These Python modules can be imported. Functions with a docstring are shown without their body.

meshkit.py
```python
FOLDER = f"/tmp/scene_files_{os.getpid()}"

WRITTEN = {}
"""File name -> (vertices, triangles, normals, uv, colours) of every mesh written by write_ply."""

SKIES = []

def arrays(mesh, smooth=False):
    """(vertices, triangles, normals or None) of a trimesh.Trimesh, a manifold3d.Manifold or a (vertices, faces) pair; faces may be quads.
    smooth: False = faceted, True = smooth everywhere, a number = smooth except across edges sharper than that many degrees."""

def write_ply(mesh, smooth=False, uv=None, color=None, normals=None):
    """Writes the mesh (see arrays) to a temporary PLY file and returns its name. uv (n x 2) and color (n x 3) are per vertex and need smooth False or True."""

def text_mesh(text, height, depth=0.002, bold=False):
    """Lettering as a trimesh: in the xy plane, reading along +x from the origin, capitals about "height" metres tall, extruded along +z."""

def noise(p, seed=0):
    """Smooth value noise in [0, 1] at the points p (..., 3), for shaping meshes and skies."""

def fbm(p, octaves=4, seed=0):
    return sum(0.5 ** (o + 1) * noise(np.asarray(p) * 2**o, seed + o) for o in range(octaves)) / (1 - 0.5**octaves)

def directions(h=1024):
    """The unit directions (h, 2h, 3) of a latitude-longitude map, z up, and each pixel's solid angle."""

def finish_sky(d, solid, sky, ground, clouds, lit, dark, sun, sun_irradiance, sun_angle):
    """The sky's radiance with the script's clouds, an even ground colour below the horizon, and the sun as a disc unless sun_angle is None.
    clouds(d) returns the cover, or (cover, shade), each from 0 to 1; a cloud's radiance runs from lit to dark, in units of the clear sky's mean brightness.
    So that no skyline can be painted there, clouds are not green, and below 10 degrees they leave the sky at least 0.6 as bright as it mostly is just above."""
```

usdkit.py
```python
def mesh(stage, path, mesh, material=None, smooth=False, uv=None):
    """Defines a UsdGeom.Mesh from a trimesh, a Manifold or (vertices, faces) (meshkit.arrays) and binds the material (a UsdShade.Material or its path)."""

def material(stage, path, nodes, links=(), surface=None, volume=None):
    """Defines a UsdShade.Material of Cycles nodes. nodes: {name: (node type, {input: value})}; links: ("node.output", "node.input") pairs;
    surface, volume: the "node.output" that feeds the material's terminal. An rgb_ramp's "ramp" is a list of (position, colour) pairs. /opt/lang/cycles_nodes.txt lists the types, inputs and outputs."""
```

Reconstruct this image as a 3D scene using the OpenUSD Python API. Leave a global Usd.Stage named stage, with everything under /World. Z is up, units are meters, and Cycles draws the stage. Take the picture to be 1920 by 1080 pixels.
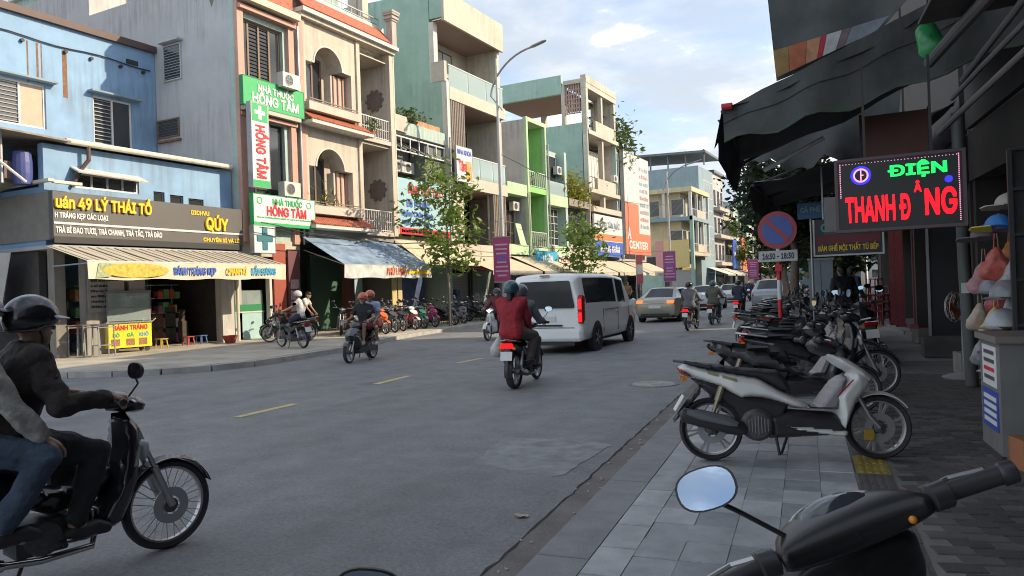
import math, random
import numpy as np, trimesh, usdkit, meshkit
import manifold3d as m3
import shapely
from shapely.geometry import Polygon, Point, LineString, MultiPolygon
from scipy.spatial import Delaunay
from pxr import Usd, UsdGeom, UsdLux, UsdShade, Gf, Sdf

stage = Usd.Stage.CreateInMemory()
UsdGeom.SetStageUpAxis(stage, UsdGeom.Tokens.z); UsdGeom.SetStageMetersPerUnit(stage, 1.0)
UsdGeom.Xform.Define(stage, '/World'); UsdGeom.Scope.Define(stage, '/World/Looks')
rng = random.Random(7); nrng = np.random.default_rng(7)

# ------------------------------------------------------------------ camera
F = 1400.0; CH = 1.55                                   # focal length for a 1920 wide picture, eye height
YAW, PITCH, ROLL = math.atan(745 / F), math.atan(5 / F), math.atan(.035)
_f0 = np.array([-math.sin(YAW), math.cos(YAW), 0]); _r0 = np.array([math.cos(YAW), math.sin(YAW), 0])
FW = _f0 * math.cos(PITCH) + np.array([0, 0, math.sin(PITCH)]); _u1 = np.cross(_r0, FW)
RT = _r0 * math.cos(ROLL) - _u1 * math.sin(ROLL); UP = np.cross(RT, FW); CAM = np.array([0, 0, CH])
cam = UsdGeom.Camera.Define(stage, '/World/camera')
cam.CreateHorizontalApertureAttr(36.0); cam.CreateVerticalApertureAttr(20.25); cam.CreateFocalLengthAttr(36 * F / 1920)
cam.CreateClippingRangeAttr(Gf.Vec2f(.05, 4000))
cam.AddTransformOp().Set(Gf.Matrix4d(*RT, 0, *UP, 0, *(-FW), 0, *CAM, 1))
EXPOSURE = 1.7
cam.CreateExposureAttr(EXPOSURE)

# ------------------------------------------------------------------ sky and sun
SUN_AZ, SUN_EL = math.radians(65), math.radians(30)      # azimuth from +Y (along the street) towards +X
SUN = np.array([math.sin(SUN_AZ) * math.cos(SUN_EL), math.cos(SUN_AZ) * math.cos(SUN_EL), math.sin(SUN_EL)])
def make_sky():
    n = {'tc': ('texture_coordinate', {}), 'sep': ('separate_xyz', {}), 'zc': ('math', {'math_type': 'maximum', 'value2': .07}),
         'zp': ('math', {'math_type': 'add', 'value2': .12}),
         'dx': ('math', {'math_type': 'divide'}), 'dy': ('math', {'math_type': 'divide'}), 'cb': ('combine_xyz', {}),
         'n1': ('noise_texture', {'scale': 1.05, 'detail': 8.0, 'roughness': .56, 'distortion': .35}),
         'mp': ('mapping', {'location': (1.7, .35, 2.2)}), 'r1': ('rgb_ramp', {'ramp': [(0, (.26, .26, .26)), (.44, (.34, .34, .34)), (.52, (.72, .72, .72)), (.60, (1, 1, 1)), (1, (1, 1, 1))]}),
         'mp2': ('mapping', {'location': (4.2, 1.1, 5.0)}), 'n2': ('noise_texture', {'scale': 2.3, 'detail': 7.0, 'roughness': .55}),
         'r2': ('rgb_ramp', {'ramp': [(0, (2.3, 2.6, 3.05)), (.40, (2.7, 3.0, 3.4)), (.52, (3.4, 3.6, 3.85)), (.60, (7.4, 7.3, 7.0)), (1, (8.4, 8.2, 7.8))]}),
         'sky': ('sky_texture', {'sky_type': 'single_scattering', 'sun_disc': False, 'sun_elevation': SUN_EL, 'sun_rotation': SUN_AZ, 'aerosol_density': 1.6, 'air_density': 1.0}),
         'mx': ('mix_color', {'use_clamp': False}), 'bg': ('background_shader', {'strength': .083})}
    l = [('tc.generated', 'sep.vector'), ('sep.z', 'zc.value1'), ('zc.value', 'zp.value1'), ('sep.x', 'dx.value1'), ('zp.value', 'dx.value2'), ('sep.y', 'dy.value1'), ('zp.value', 'dy.value2'),
         ('dx.value', 'cb.x'), ('dy.value', 'cb.y'), ('cb.vector', 'mp.vector'), ('mp.vector', 'n1.vector'), ('n1.fac', 'r1.fac'),
         ('cb.vector', 'mp2.vector'), ('mp2.vector', 'n2.vector'), ('n2.fac', 'r2.fac'), ('r1.color', 'mx.fac'), ('sky.color', 'mx.a'), ('r2.color', 'mx.b'), ('mx.result', 'bg.color')]
    n['mx'] = ('mix', {'mix_type': 'mix'})
    l = [(a, b.replace('mx.a', 'mx.color1').replace('mx.b', 'mx.color2')) for a, b in l]
    l = [(a.replace('mx.result', 'mx.color'), b) for a, b in l]
    return usdkit.material(stage, '/World/Looks/sky_look', n, l, surface='bg.background')
sky = UsdLux.DomeLight.Define(stage, '/World/sky'); sky.CreateIntensityAttr(1.0)
UsdShade.MaterialBindingAPI.Apply(sky.GetPrim()).Bind(make_sky())
sky.GetPrim().SetCustomDataByKey('kind', 'structure'); sky.GetPrim().SetCustomDataByKey('label', 'pale blue afternoon sky with bright broken clouds'); sky.GetPrim().SetCustomDataByKey('category', 'sky')
sun = UsdLux.DistantLight.Define(stage, '/World/sun'); sun.CreateNormalizeAttr(True); sun.CreateIntensityAttr(.5); sun.CreateAngleAttr(.6)
sun.CreateColorAttr(Gf.Vec3f(1.0, .82, .59))
_q = Gf.Rotation(Gf.Vec3d(0, 0, 1), Gf.Vec3d(*map(float, SUN))); sun.AddTransformOp().Set(Gf.Matrix4d().SetRotate(_q))

# ------------------------------------------------------------------ pixel helpers: a viewing ray meets a known plane of the place
def ray(px, py): return FW * F + RT * (px - 960) - UP * (py - 540)
def gp(px, py, z=0.0): d = ray(px, py); return CAM + d * ((z - CH) / d[2])
def onX(px, py, X): d = ray(px, py); return CAM + d * (X / d[0])
def onY(px, py, Y): d = ray(px, py); return CAM + d * (Y / d[1])
def onD(px, py, k): return CAM + ray(px, py) * (k / F)

# ------------------------------------------------------------------ materials
_mats = {}
def M(name, col, rough=.6, metal=0., var=.1, scale=4., streak=0., bump=0., bscale=60., coat=0., spec=.5, dirt=(.12, .105, .085), emit=0., squash=(1, 1, 1)):
    if name in _mats: return _mats[name]
    c = np.array(col, float)
    n = {'g': ('geometry', {}), 'mp': ('mapping', {'scale': squash}), 'n': ('noise_texture', {'scale': scale, 'detail': 5.0, 'roughness': .6}),
         'r': ('rgb_ramp', {'ramp': [(0, tuple(c * (1 - var))), (.35, tuple(c * (1 - var * .6))), (.65, tuple(np.minimum(c * (1 + var * .5), 1))), (1, tuple(np.minimum(c * (1 + var), 1)))]}),
         'p': ('principled_bsdf', {'roughness': rough, 'metallic': metal, 'coat_weight': coat, 'specular_ior_level': spec})}
    l = [('g.position', 'mp.vector'), ('mp.vector', 'n.vector'), ('n.fac', 'r.fac')]
    out = 'r.color'
    if streak:
        n.update({'m2': ('mapping', {'scale': (3.2, 3.2, .22)}), 'n2': ('noise_texture', {'scale': 1.4, 'detail': 6.0, 'roughness': .68}),
                  'r2': ('rgb_ramp', {'ramp': [(0, (0, 0, 0)), (.44, (0, 0, 0)), (.62, (streak * .75,) * 3), (1, (streak * 1.0,) * 3)]}), 'x': ('mix', {'color2': dirt})})
        n.update({'n6': ('noise_texture', {'scale': .42, 'detail': 3.0}), 'r6': ('rgb_ramp', {'ramp': [(0, (0, 0, 0)), (.42, (.12, .12, .12)), (.58, (1, 1, 1)), (1, (1, 1, 1))]}), 'mm': ('math', {'math_type': 'multiply'})})
        l += [('g.position', 'n6.vector'), ('n6.fac', 'r6.fac'), ('r6.color', 'mm.value1'), ('r2.color', 'mm.value2'), ('g.position', 'm2.vector'), ('m2.vector', 'n2.vector'), ('n2.fac', 'r2.fac'), ('mm.value', 'x.fac'), (out, 'x.color1')]
        out = 'x.color'
        n.update({'n4': ('noise_texture', {'scale': .55, 'detail': 7.0, 'roughness': .72}), 'r4': ('rgb_ramp', {'ramp': [(0, (.66, .66, .64)), (.4, (.92, .92, .91)), (.52, (1, 1, 1)), (.66, (1.04, 1.03, 1.0)), (1, (.8, .78, .74))]}), 'x4': ('mix', {'mix_type': 'multiply', 'fac': min(1., streak * 1.6)})})
        l += [('g.position', 'n4.vector'), ('n4.fac', 'r4.fac'), (out, 'x4.color1'), ('r4.color', 'x4.color2')]; out = 'x4.color'
    l.append((out, 'p.base_color'))
    if emit:
        n['p'][1]['emission_strength'] = emit; l.append((out, 'p.emission_color'))
    if bump:
        n.update({'bn': ('noise_texture', {'scale': bscale, 'detail': 4.0}), 'b': ('bump', {'strength': bump, 'distance': .02})})
        l += [('g.position', 'bn.vector'), ('bn.fac', 'b.height'), ('b.normal', 'p.normal')]
    _mats[name] = usdkit.material(stage, '/World/Looks/' + name, n, l, surface='p.BSDF')
    return _mats[name]
def paint(name, col, rough=.28, var=.05): return M(name, col, rough=rough, var=var, scale=9, coat=.5)
def glassM(name='window_glass', col=(.03, .036, .04), rough=.06):
    return M(name, col, rough=rough, var=.25, scale=1.1, spec=.8)
def leafM(name, col, var=.35):
    if name in _mats: return _mats[name]
    c = np.array(col)
    _mats[name] = usdkit.material(stage, '/World/Looks/' + name, {
        'g': ('geometry', {}), 'r': ('rgb_ramp', {'ramp': [(0, tuple(c * (1 - var))), (.5, tuple(c)), (1, tuple(c * (1 + var) + np.array([.02, .012, 0])))]}),
        'd': ('principled_bsdf', {'roughness': .5}), 't': ('translucent_bsdf', {}), 'm': ('mix_closure', {'fac': .4})},
        [('g.random_per_island', 'r.fac'), ('r.color', 'd.base_color'), ('r.color', 't.color'), ('d.BSDF', 'm.closure1'), ('t.BSDF', 'm.closure2')], surface='m.closure')
    return _mats[name]
def clearM(name, tint=(.75, .86, .86), op=.35):
    """a thin pane of glass: lets light through, tinted, with a sheen"""
    if name in _mats: return _mats[name]
    _mats[name] = usdkit.material(stage, '/World/Looks/' + name, {
        't': ('transparent_bsdf', {'color': tint}), 'gl': ('glossy_bsdf', {'color': (.9, .9, .9), 'roughness': .05}), 'd': ('diffuse_bsdf', {'color': tint}),
        'fr': ('fresnel', {'IOR': 1.5}), 'm1': ('mix_closure', {'fac': op}), 'm2': ('mix_closure', {})},
        [('t.BSDF', 'm1.closure1'), ('d.BSDF', 'm1.closure2'), ('fr.fac', 'm2.fac'), ('m1.closure', 'm2.closure1'), ('gl.BSDF', 'm2.closure2')], surface='m2.closure')
    return _mats[name]

# ------------------------------------------------------------------ things and parts
_names = {}
def _path(parent, name):
    base = f'{parent}/{name}'
    k = _names.get(base, -1) + 1; _names[base] = k
    return base if k == 0 else f'{base}_{k:03d}'
def P(o): return str(o.GetPath()) if o is not None else '/World'
def tag(o, label=None, cat=None, group=None, kind=None):
    for k, v in (('label', label), ('category', cat), ('group', group), ('kind', kind)):
        if v: o.SetCustomDataByKey(k, v)
    return o
def thing(name, label, cat, loc=(0, 0, 0), rz=0., rx=0., group=None, kind=None):
    x = UsdGeom.Xform.Define(stage, _path('/World', name)); x.AddTranslateOp().Set(Gf.Vec3d(*map(float, loc)))
    if rz: x.AddRotateZOp().Set(math.degrees(rz))
    if rx: x.AddRotateXOp().Set(math.degrees(rx))
    return tag(x.GetPrim(), label, cat, group, kind)
def part(parent, name, mesh, mat, label=None, smooth=False, kind=None):
    if isinstance(mesh, MB): mesh = mesh.mesh()
    o = usdkit.mesh(stage, _path(P(parent), name), mesh, mat, smooth=smooth).GetPrim()
    return tag(o, label, kind=kind)
def solo(name, mesh, mat, label, cat, group=None, kind=None, smooth=False):
    return tag(part(None, name, mesh, mat, smooth=smooth), label, cat, group, kind)
def struct(name, mesh, mat, label=None, cat=None, smooth=False): return solo(name, mesh, mat, label, cat, kind='structure', smooth=smooth)
def dup(src, loc, rz=0., rx=0., label=None, group=None):
    was = src.GetCustomData(); nm = src.GetName()
    if nm[-3:].isdigit(): nm = nm[:-4]
    r = thing(nm, label or was['label'], was['category'], (0, 0, 0), 0, 0, group or was.get('group'))
    r.GetReferences().AddInternalReference(src.GetPath())
    x = UsdGeom.Xformable(r); x.ClearXformOpOrder()
    for a in ('xformOp:translate', 'xformOp:rotateZ', 'xformOp:rotateX'):
        if r.HasAttribute(a): pass
    m = Gf.Matrix4d().SetRotate(Gf.Rotation(Gf.Vec3d(1, 0, 0), math.degrees(rx))) * Gf.Matrix4d().SetRotate(Gf.Rotation(Gf.Vec3d(0, 0, 1), math.degrees(rz))) * Gf.Matrix4d().SetTranslate(Gf.Vec3d(*map(float, loc)))
    x.AddTransformOp().Set(m); r.SetInstanceable(True)
    return r

# ------------------------------------------------------------------ mesh building
def unit(v): v = np.asarray(v, float); return v / max(np.linalg.norm(v), 1e-12)
_BOXF = np.array([[0, 2, 3], [0, 3, 1], [4, 5, 7], [4, 7, 6], [0, 1, 5], [0, 5, 4], [2, 6, 7], [2, 7, 3], [0, 4, 6], [0, 6, 2], [1, 3, 7], [1, 7, 5]])
class MB:
    def __init__(s): s.v, s.f, s.n = [], [], 0
    def add(s, v, f):
        v = np.asarray(v, float); f = np.asarray(f, int)
        if f.shape[1] == 4: f = np.vstack([f[:, [0, 1, 2]], f[:, [0, 2, 3]]])
        s.v.append(v); s.f.append(f + s.n); s.n += len(v); return s
    def tm(s, m, T=None):
        v, f = np.array(m.vertices), np.array(m.faces)
        if T is not None: v = v @ T[:3, :3].T + T[:3, 3]
        return s.add(v, f)
    def box(s, x0, x1, y0, y1, z0, z1):
        x0, x1 = sorted((x0, x1)); y0, y1 = sorted((y0, y1)); z0, z1 = sorted((z0, z1))
        v = np.array([[x, y, z] for x in (x0, x1) for y in (y0, y1) for z in (z0, z1)])
        return s.add(v, _BOXF[:, [0, 1, 2]] if False else np.array([[0, 1, 3], [0, 3, 2], [4, 6, 7], [4, 7, 5], [0, 4, 5], [0, 5, 1], [2, 3, 7], [2, 7, 6], [0, 2, 6], [0, 6, 4], [1, 5, 7], [1, 7, 3]]))
    def obox(s, c, u, v, w, su, sv, sw):
        """box of size su, sv, sw along the axes u, v, w about the centre c"""
        b = MB().box(-su / 2, su / 2, -sv / 2, sv / 2, -sw / 2, sw / 2).mesh(); T = np.eye(4)
        T[:3, 0], T[:3, 1], T[:3, 2], T[:3, 3] = unit(u), unit(v), unit(w), c
        return s.tm(b, T)
    def bar(s, p, q, w, h=None, up=(0, 0, 1)):
        p, q = np.asarray(p, float), np.asarray(q, float); d = unit(q - p); h = w if h is None else h
        if abs(d @ unit(up)) > .98: up = (1, 0, 0)
        a = unit(np.cross(d, up)); b = np.cross(a, d)
        return s.obox((p + q) / 2, a, d, b, w, np.linalg.norm(q - p), h)
    def tube(s, pts, r, n=7, caps=True):
        pts = np.asarray(pts, float); k = len(pts); r = np.full(k, r) if np.ndim(r) == 0 else np.asarray(r, float)
        t = np.gradient(pts, axis=0) if k > 2 else np.array([pts[1] - pts[0]] * 2)
        ref = np.array([0, 0, 1.]) if abs(unit(t[0])[2]) < .9 else np.array([1., 0, 0]); V = []
        for i in range(k):
            d = unit(t[i]); a = unit(np.cross(d, ref)); b = np.cross(d, a); ref = np.cross(a, d) if abs(np.dot(np.cross(a, d), np.ones(3))) > 1e-9 else ref
            an = np.arange(n) * 2 * np.pi / n
            V.append(pts[i] + r[i] * (np.cos(an)[:, None] * a + np.sin(an)[:, None] * b))
        return s._rings(np.array(V), caps)
    def _rings(s, R, caps=True, closed=False):
        k, n = R.shape[:2]; V = R.reshape(-1, 3); i = np.arange(k if closed else k - 1)[:, None]; j = np.arange(n)[None, :]
        a, b, c, d = (i * n + j), (i * n + (j + 1) % n), (((i + 1) % k) * n + (j + 1) % n), (((i + 1) % k) * n + j)
        Fq = np.stack([a, b, c, d], -1).reshape(-1, 4); f = np.vstack([Fq[:, [0, 1, 2]], Fq[:, [0, 2, 3]]])
        if caps and not closed:
            V = np.vstack([V, R[0].mean(0), R[-1].mean(0)]); c0, c1 = k * n, k * n + 1; jj = np.arange(n)
            f = np.vstack([f, np.stack([np.full(n, c0), (jj + 1) % n, jj], 1), np.stack([np.full(n, c1), (k - 1) * n + jj, (k - 1) * n + (jj + 1) % n], 1)])
        return s.add(V, f)
    def lathe(s, prof, c=(0, 0, 0), axis=(0, 0, 1), n=20):
        """profile of (radius, along) about an axis through c"""
        w = unit(axis); u = unit(np.cross(w, (1, 0, 0) if abs(w[0]) < .9 else (0, 1, 0))); v = np.cross(w, u); an = np.arange(n) * 2 * np.pi / n
        R = np.array([np.asarray(c) + r * (np.cos(an)[:, None] * u + np.sin(an)[:, None] * v) + a * w for r, a in prof])
        return s._rings(R, caps=True)
    def torus(s, c, axis, R, prof, n=28):
        """closed profile of (radial, axial) offsets swept round the axis"""
        w = unit(axis); u = unit(np.cross(w, (1, 0, 0) if abs(w[0]) < .9 else (0, 1, 0))); v = np.cross(w, u); an = np.arange(n) * 2 * np.pi / n
        pr = np.array(prof); rings = np.array([np.asarray(c) + (R + pr[:, 0])[:, None] * (math.cos(a) * u + math.sin(a) * v) + pr[:, 1][:, None] * w for a in an])
        return s._rings(rings, closed=True)
    def prism(s, poly, o, u, v, depth):
        """polygon in the plane o + a u + b v, thickened along u x v by depth"""
        if not isinstance(poly, (Polygon, MultiPolygon)): poly = Polygon(poly)
        u, v = unit(u), unit(v); w = np.cross(u, v); T = np.eye(4); T[:3, 0], T[:3, 1], T[:3, 2], T[:3, 3] = u, v, w, o
        for g in getattr(poly, 'geoms', [poly]):
            if g.is_empty or g.area < 1e-7: continue
            s.tm(trimesh.creation.extrude_polygon(g, depth, engine='earcut'), T)
        return s
    def sheet(s, q, t=.01):
        """a thick sheet through 4 corners"""
        q = np.asarray(q, float); n = unit(np.cross(q[1] - q[0], q[3] - q[0])) * t
        v = np.vstack([q, q - n]); return s.add(v, [[0, 1, 2, 3], [7, 6, 5, 4], [0, 4, 5, 1], [1, 5, 6, 2], [2, 6, 7, 3], [3, 7, 4, 0]])
    def loft(s, st, n=14, ex=2.4, y0=0.):
        """superellipse sections along a path in the xz plane: stations (x, z, half height, half width)"""
        st = np.asarray(st, float); pts = st[:, :2]; t = np.gradient(pts, axis=0); R = []
        an = (np.arange(n) + .5) * 2 * np.pi / n; ca, sa = np.cos(an), np.sin(an)
        cy = np.sign(ca) * np.abs(ca) ** (2 / ex); cz = np.sign(sa) * np.abs(sa) ** (2 / ex)
        for i in range(len(st)):
            d = unit(t[i]); nn = np.array([-d[1], d[0]])
            R.append(np.stack([pts[i, 0] + nn[0] * cz * st[i, 2], y0 + cy * st[i, 3], pts[i, 1] + nn[1] * cz * st[i, 2]], 1))
        return s._rings(np.array(R), True)
    def mesh(s): return trimesh.Trimesh(np.vstack(s.v), np.vstack(s.f), process=False)
    def moved(s, T):
        m = s.mesh(); r = MB(); return r.tm(m, T)
def inflate(poly, W, bev=.04, step=.03, e=.0, y0=0.):
    """a side outline (x, z) blown up to a rounded body: half width W (number or function of x, z), rounded within bev of the edge"""
    P_ = Polygon(poly).buffer(0); P_ = max(getattr(P_, 'geoms', [P_]), key=lambda g: g.area); L = P_.exterior; k = max(8, int(L.length / step))
    bp = np.array([L.interpolate(i / k, normalized=True).coords[0] for i in range(k)])
    x0, z0, x1, z1 = P_.bounds; gx, gz = np.meshgrid(np.arange(x0, x1, step), np.arange(z0, z1, step)); gx[::2] += step / 2
    ip = np.stack([gx.ravel(), gz.ravel()], 1); pp = shapely.points(ip); ins = shapely.contains(P_, pp); ip = ip[ins]; dd = shapely.distance(L, pp[ins]); ip = ip[dd > step * .45]
    A = np.vstack([bp, ip]); d = shapely.distance(L, shapely.points(A)); tri = Delaunay(A).simplices
    tri = tri[shapely.contains(P_, shapely.points(A[tri].mean(1)))]
    p = np.sqrt(np.clip(1 - (1 - np.minimum(d / bev, 1)) ** 2, 0, 1)); w = np.array([W(x, z) for x, z in A]) if callable(W) else np.full(len(A), W); y = e + (w - e) * p
    n = len(A); V = np.vstack([np.stack([A[:, 0], y0 + y, A[:, 1]], 1), np.stack([A[:, 0], y0 - y, A[:, 1]], 1)])
    c = A[tri]; cr = (c[:, 1, 0] - c[:, 0, 0]) * (c[:, 2, 1] - c[:, 0, 1]) - (c[:, 1, 1] - c[:, 0, 1]) * (c[:, 2, 0] - c[:, 0, 0]); tri = np.where((cr > 0)[:, None], tri[:, ::-1], tri)
    j = np.arange(k); j2 = (j + 1) % k
    f = np.vstack([tri, tri[:, ::-1] + n, np.stack([j, j2, j2 + n], 1), np.stack([j, j2 + n, j + n], 1)])
    return trimesh.Trimesh(V, f, process=True)
def lettering(parent, s, h, o, u, v, mat, width=None, depth=.015, bold=True, name='lettering', center=False, label=None):
    """text of capital height h from o along u, upright v"""
    m = meshkit.text_mesh(s, h, depth, bold); tp = m.triangles[m.face_normals[:, 2] > .9][:, :, :2]
    if bold:
        g = shapely.union_all(shapely.polygons(tp)).buffer(.024 * h, join_style='mitre').simplify(.008 * h); b0 = MB().prism(g, (0, 0, 0), UX, UY, depth); m = b0.mesh()
    x1 = m.bounds[1][0]; k = 1.
    if width: k = width / x1
    u, v = unit(u), unit(v); w = np.cross(u, v); T = np.eye(4); T[:3, 0], T[:3, 1], T[:3, 2] = u * k, v, w
    T[:3, 3] = np.asarray(o) - (u * x1 * k / 2 if center else 0)
    return part(parent, name, MB().tm(m, T), mat, label)
UX, UY, UZ = np.array([1., 0, 0]), np.array([0, 1., 0]), np.array([0, 0, 1.])

# ================================================================== the setting: ground, road, pavements
def kerbR(y):      # near side kerb line: runs 6.5 degrees off the far facades, then bends to be parallel with them
    return float(np.interp(y, [-40, 0, 27, 34, 42, 60, 400], [3.2, -1.40, -4.5, -5.1, -5.45, -5.6, -5.6]))
def kerbL(y):
    return float(np.interp(y, [10.9, 13, 16, 18.5, 21, 24, 29, 36, 60, 400], [-13.5, -13.55, -14.1, -14.9, -15.8, -16.4, -17.0, -17.25, -17.3, -17.3]))
m_asph = usdkit.material(stage, '/World/Looks/asphalt', {
    'g': ('geometry', {}), 'n1': ('noise_texture', {'scale': .35, 'detail': 5.0, 'roughness': .6}), 'n2': ('noise_texture', {'scale': 90., 'detail': 3.0}), 'n3': ('noise_texture', {'scale': 2.6, 'detail': 6.0, 'roughness': .65}),
    'mp': ('mapping', {'scale': (1.6, .12, 1.), 'rotation': (0, 0, -.12)}), 'n4': ('noise_texture', {'scale': 1.0, 'detail': 3.0}),
    'r1': ('rgb_ramp', {'ramp': [(0, (.13, .133, .138)), (.4, (.168, .171, .177)), (.6, (.192, .195, .2)), (1, (.238, .238, .238))]}),
    'r2': ('rgb_ramp', {'ramp': [(0, (.55, .55, .55)), (.5, (1, 1, 1)), (1, (1.5, 1.5, 1.5))]}), 'r3': ('rgb_ramp', {'ramp': [(0, (.5, .5, .5)), (.40, (.90, .90, .90)), (.60, (1.08, 1.08, 1.07)), (1, (1.5, 1.49, 1.46))]}),
    'r4': ('rgb_ramp', {'ramp': [(0, (.68, .68, .68)), (.45, (.98, .98, .98)), (.6, (1.06, 1.06, 1.06)), (1, (1.3, 1.29, 1.27))]}),
    'x': ('mix', {'mix_type': 'multiply', 'fac': 1.}), 'x2': ('mix', {'mix_type': 'multiply', 'fac': 1.}), 'x3': ('mix', {'mix_type': 'multiply', 'fac': 1.}), 'v': ('voronoi_texture', {'scale': .55, 'randomness': 1.0}), 'rv': ('rgb_ramp', {'ramp': [(0, (.55, .55, .55)), (.10, (.72, .72, .72)), (.2, (1, 1, 1)), (1, (1, 1, 1))]}), 'nv': ('noise_texture', {'scale': 5.0, 'detail': 5.0}), 'mv': ('mix', {'mix_type': 'linear_light', 'fac': .22}), 'x4': ('mix', {'mix_type': 'multiply', 'fac': .8}),
    'n5': ('noise_texture', {'scale': 28., 'detail': 4.0, 'roughness': .8}), 'r5': ('rgb_ramp', {'ramp': [(0, (.4, .4, .4)), (.36, (.78, .78, .78)), (.5, (1, 1, 1)), (.62, (1.18, 1.18, 1.17)), (1, (2.1, 2.1, 2.06))]}), 'x5': ('mix', {'mix_type': 'multiply', 'fac': 1.}),
    'b': ('bump', {'strength': .5, 'distance': .012}), 'p': ('principled_bsdf', {'roughness': .68, 'specular_ior_level': .5})},
    [('g.position', 'n1.vector'), ('g.position', 'n2.vector'), ('g.position', 'n3.vector'), ('n1.fac', 'r1.fac'), ('n2.fac', 'r2.fac'), ('n3.fac', 'r3.fac'), ('g.position', 'mp.vector'), ('mp.vector', 'n4.vector'), ('n4.fac', 'r4.fac'), ('r1.color', 'x.color1'), ('r2.color', 'x.color2'), ('x.color', 'x2.color1'), ('r3.color', 'x2.color2'),
     ('x2.color', 'x3.color1'), ('r4.color', 'x3.color2'), ('g.position', 'nv.vector'), ('g.position', 'mv.color1'), ('nv.color', 'mv.color2'), ('mv.color', 'v.vector'), ('v.distance', 'rv.fac'), ('x3.color', 'x4.color1'), ('rv.color', 'x4.color2'), ('g.position', 'n5.vector'), ('n5.fac', 'r5.fac'), ('x4.color', 'x5.color1'), ('r5.color', 'x5.color2'), ('x5.color', 'p.base_color'), ('n2.fac', 'b.height'), ('b.normal', 'p.normal')], surface='p.BSDF')
m_conc = M('pavement_concrete', (.25, .24, .225), .8, var=.3, scale=.9, bump=.3, bscale=40, streak=0)
m_kerb = M('kerb_granite', (.245, .247, .25), .75, var=.22, scale=5, bump=.3, bscale=70)
m_gut = M('gutter_dust', (.17, .158, .142), .9, var=.35, scale=3, bump=.5, bscale=50)
m_tile = [M(f'paving_grey_{k}', c, .62, var=.3, scale=4.5, bump=.25, bscale=90) for k, c in zip(('light', 'mid', 'dark'), ((.42, .425, .43), (.34, .347, .356), (.27, .28, .292)))]
m_joint = M('joint_sand', (.17, .168, .16), .95, var=.3, scale=6)
m_dark = M('paver_dark', (.10, .096, .09), .8, var=.3, scale=5, bump=.3, bscale=70)
m_dark2 = M('paver_darker', (.06, .059, .057), .8, var=.3, scale=5, bump=.3, bscale=70)
m_yel = M('tactile_yellow', (.34, .25, .055), .75, var=.35, scale=6)
m_line = M('road_paint', (.56, .46, .20), .7, var=.35, scale=9)

struct('ground', MB().box(-1500, 1500, -1500, 1500, -.3, -.03), m_conc, 'flat ground of the city far beyond the street', 'ground')
road = struct('road', MB().box(-60, 30, -45, 420, -.2, 0), m_asph, 'grey asphalt street running between the two rows of shophouses', 'road')
def on_road(px0, py0, px1, py1, w):          # a painted dash between two points of the road
    a, b = gp(px0, py0), gp(px1, py1); d = unit(b - a); n = np.array([-d[1], d[0], 0]) * w / 2
    return MB().sheet([a + n, a - n, b - n, b + n][::-1], -.004) if False else MB().add(np.array([a - n, b - n, b + n, a + n]) + [0, 0, .004], [[0, 1, 2, 3]])
for q in ((444, 782.5, 553, 757.5, .13), (704, 720.5, 767, 705, .13), (857, 681, 905, 671.5, .12), (930, 664, 975, 655, .12)):
    part(road, 'lane_dash', on_road(*q), m_line)
for k in range(9):
    y = 24 + 5 * k + .6 * k; x = -9.6 - .055 * (y - 20) * (1 if y < 40 else .5)
    part(road, 'lane_dash', MB().box(x - .06, x + .06, y, y + 1.1, -.002, .004), m_line)
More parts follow.
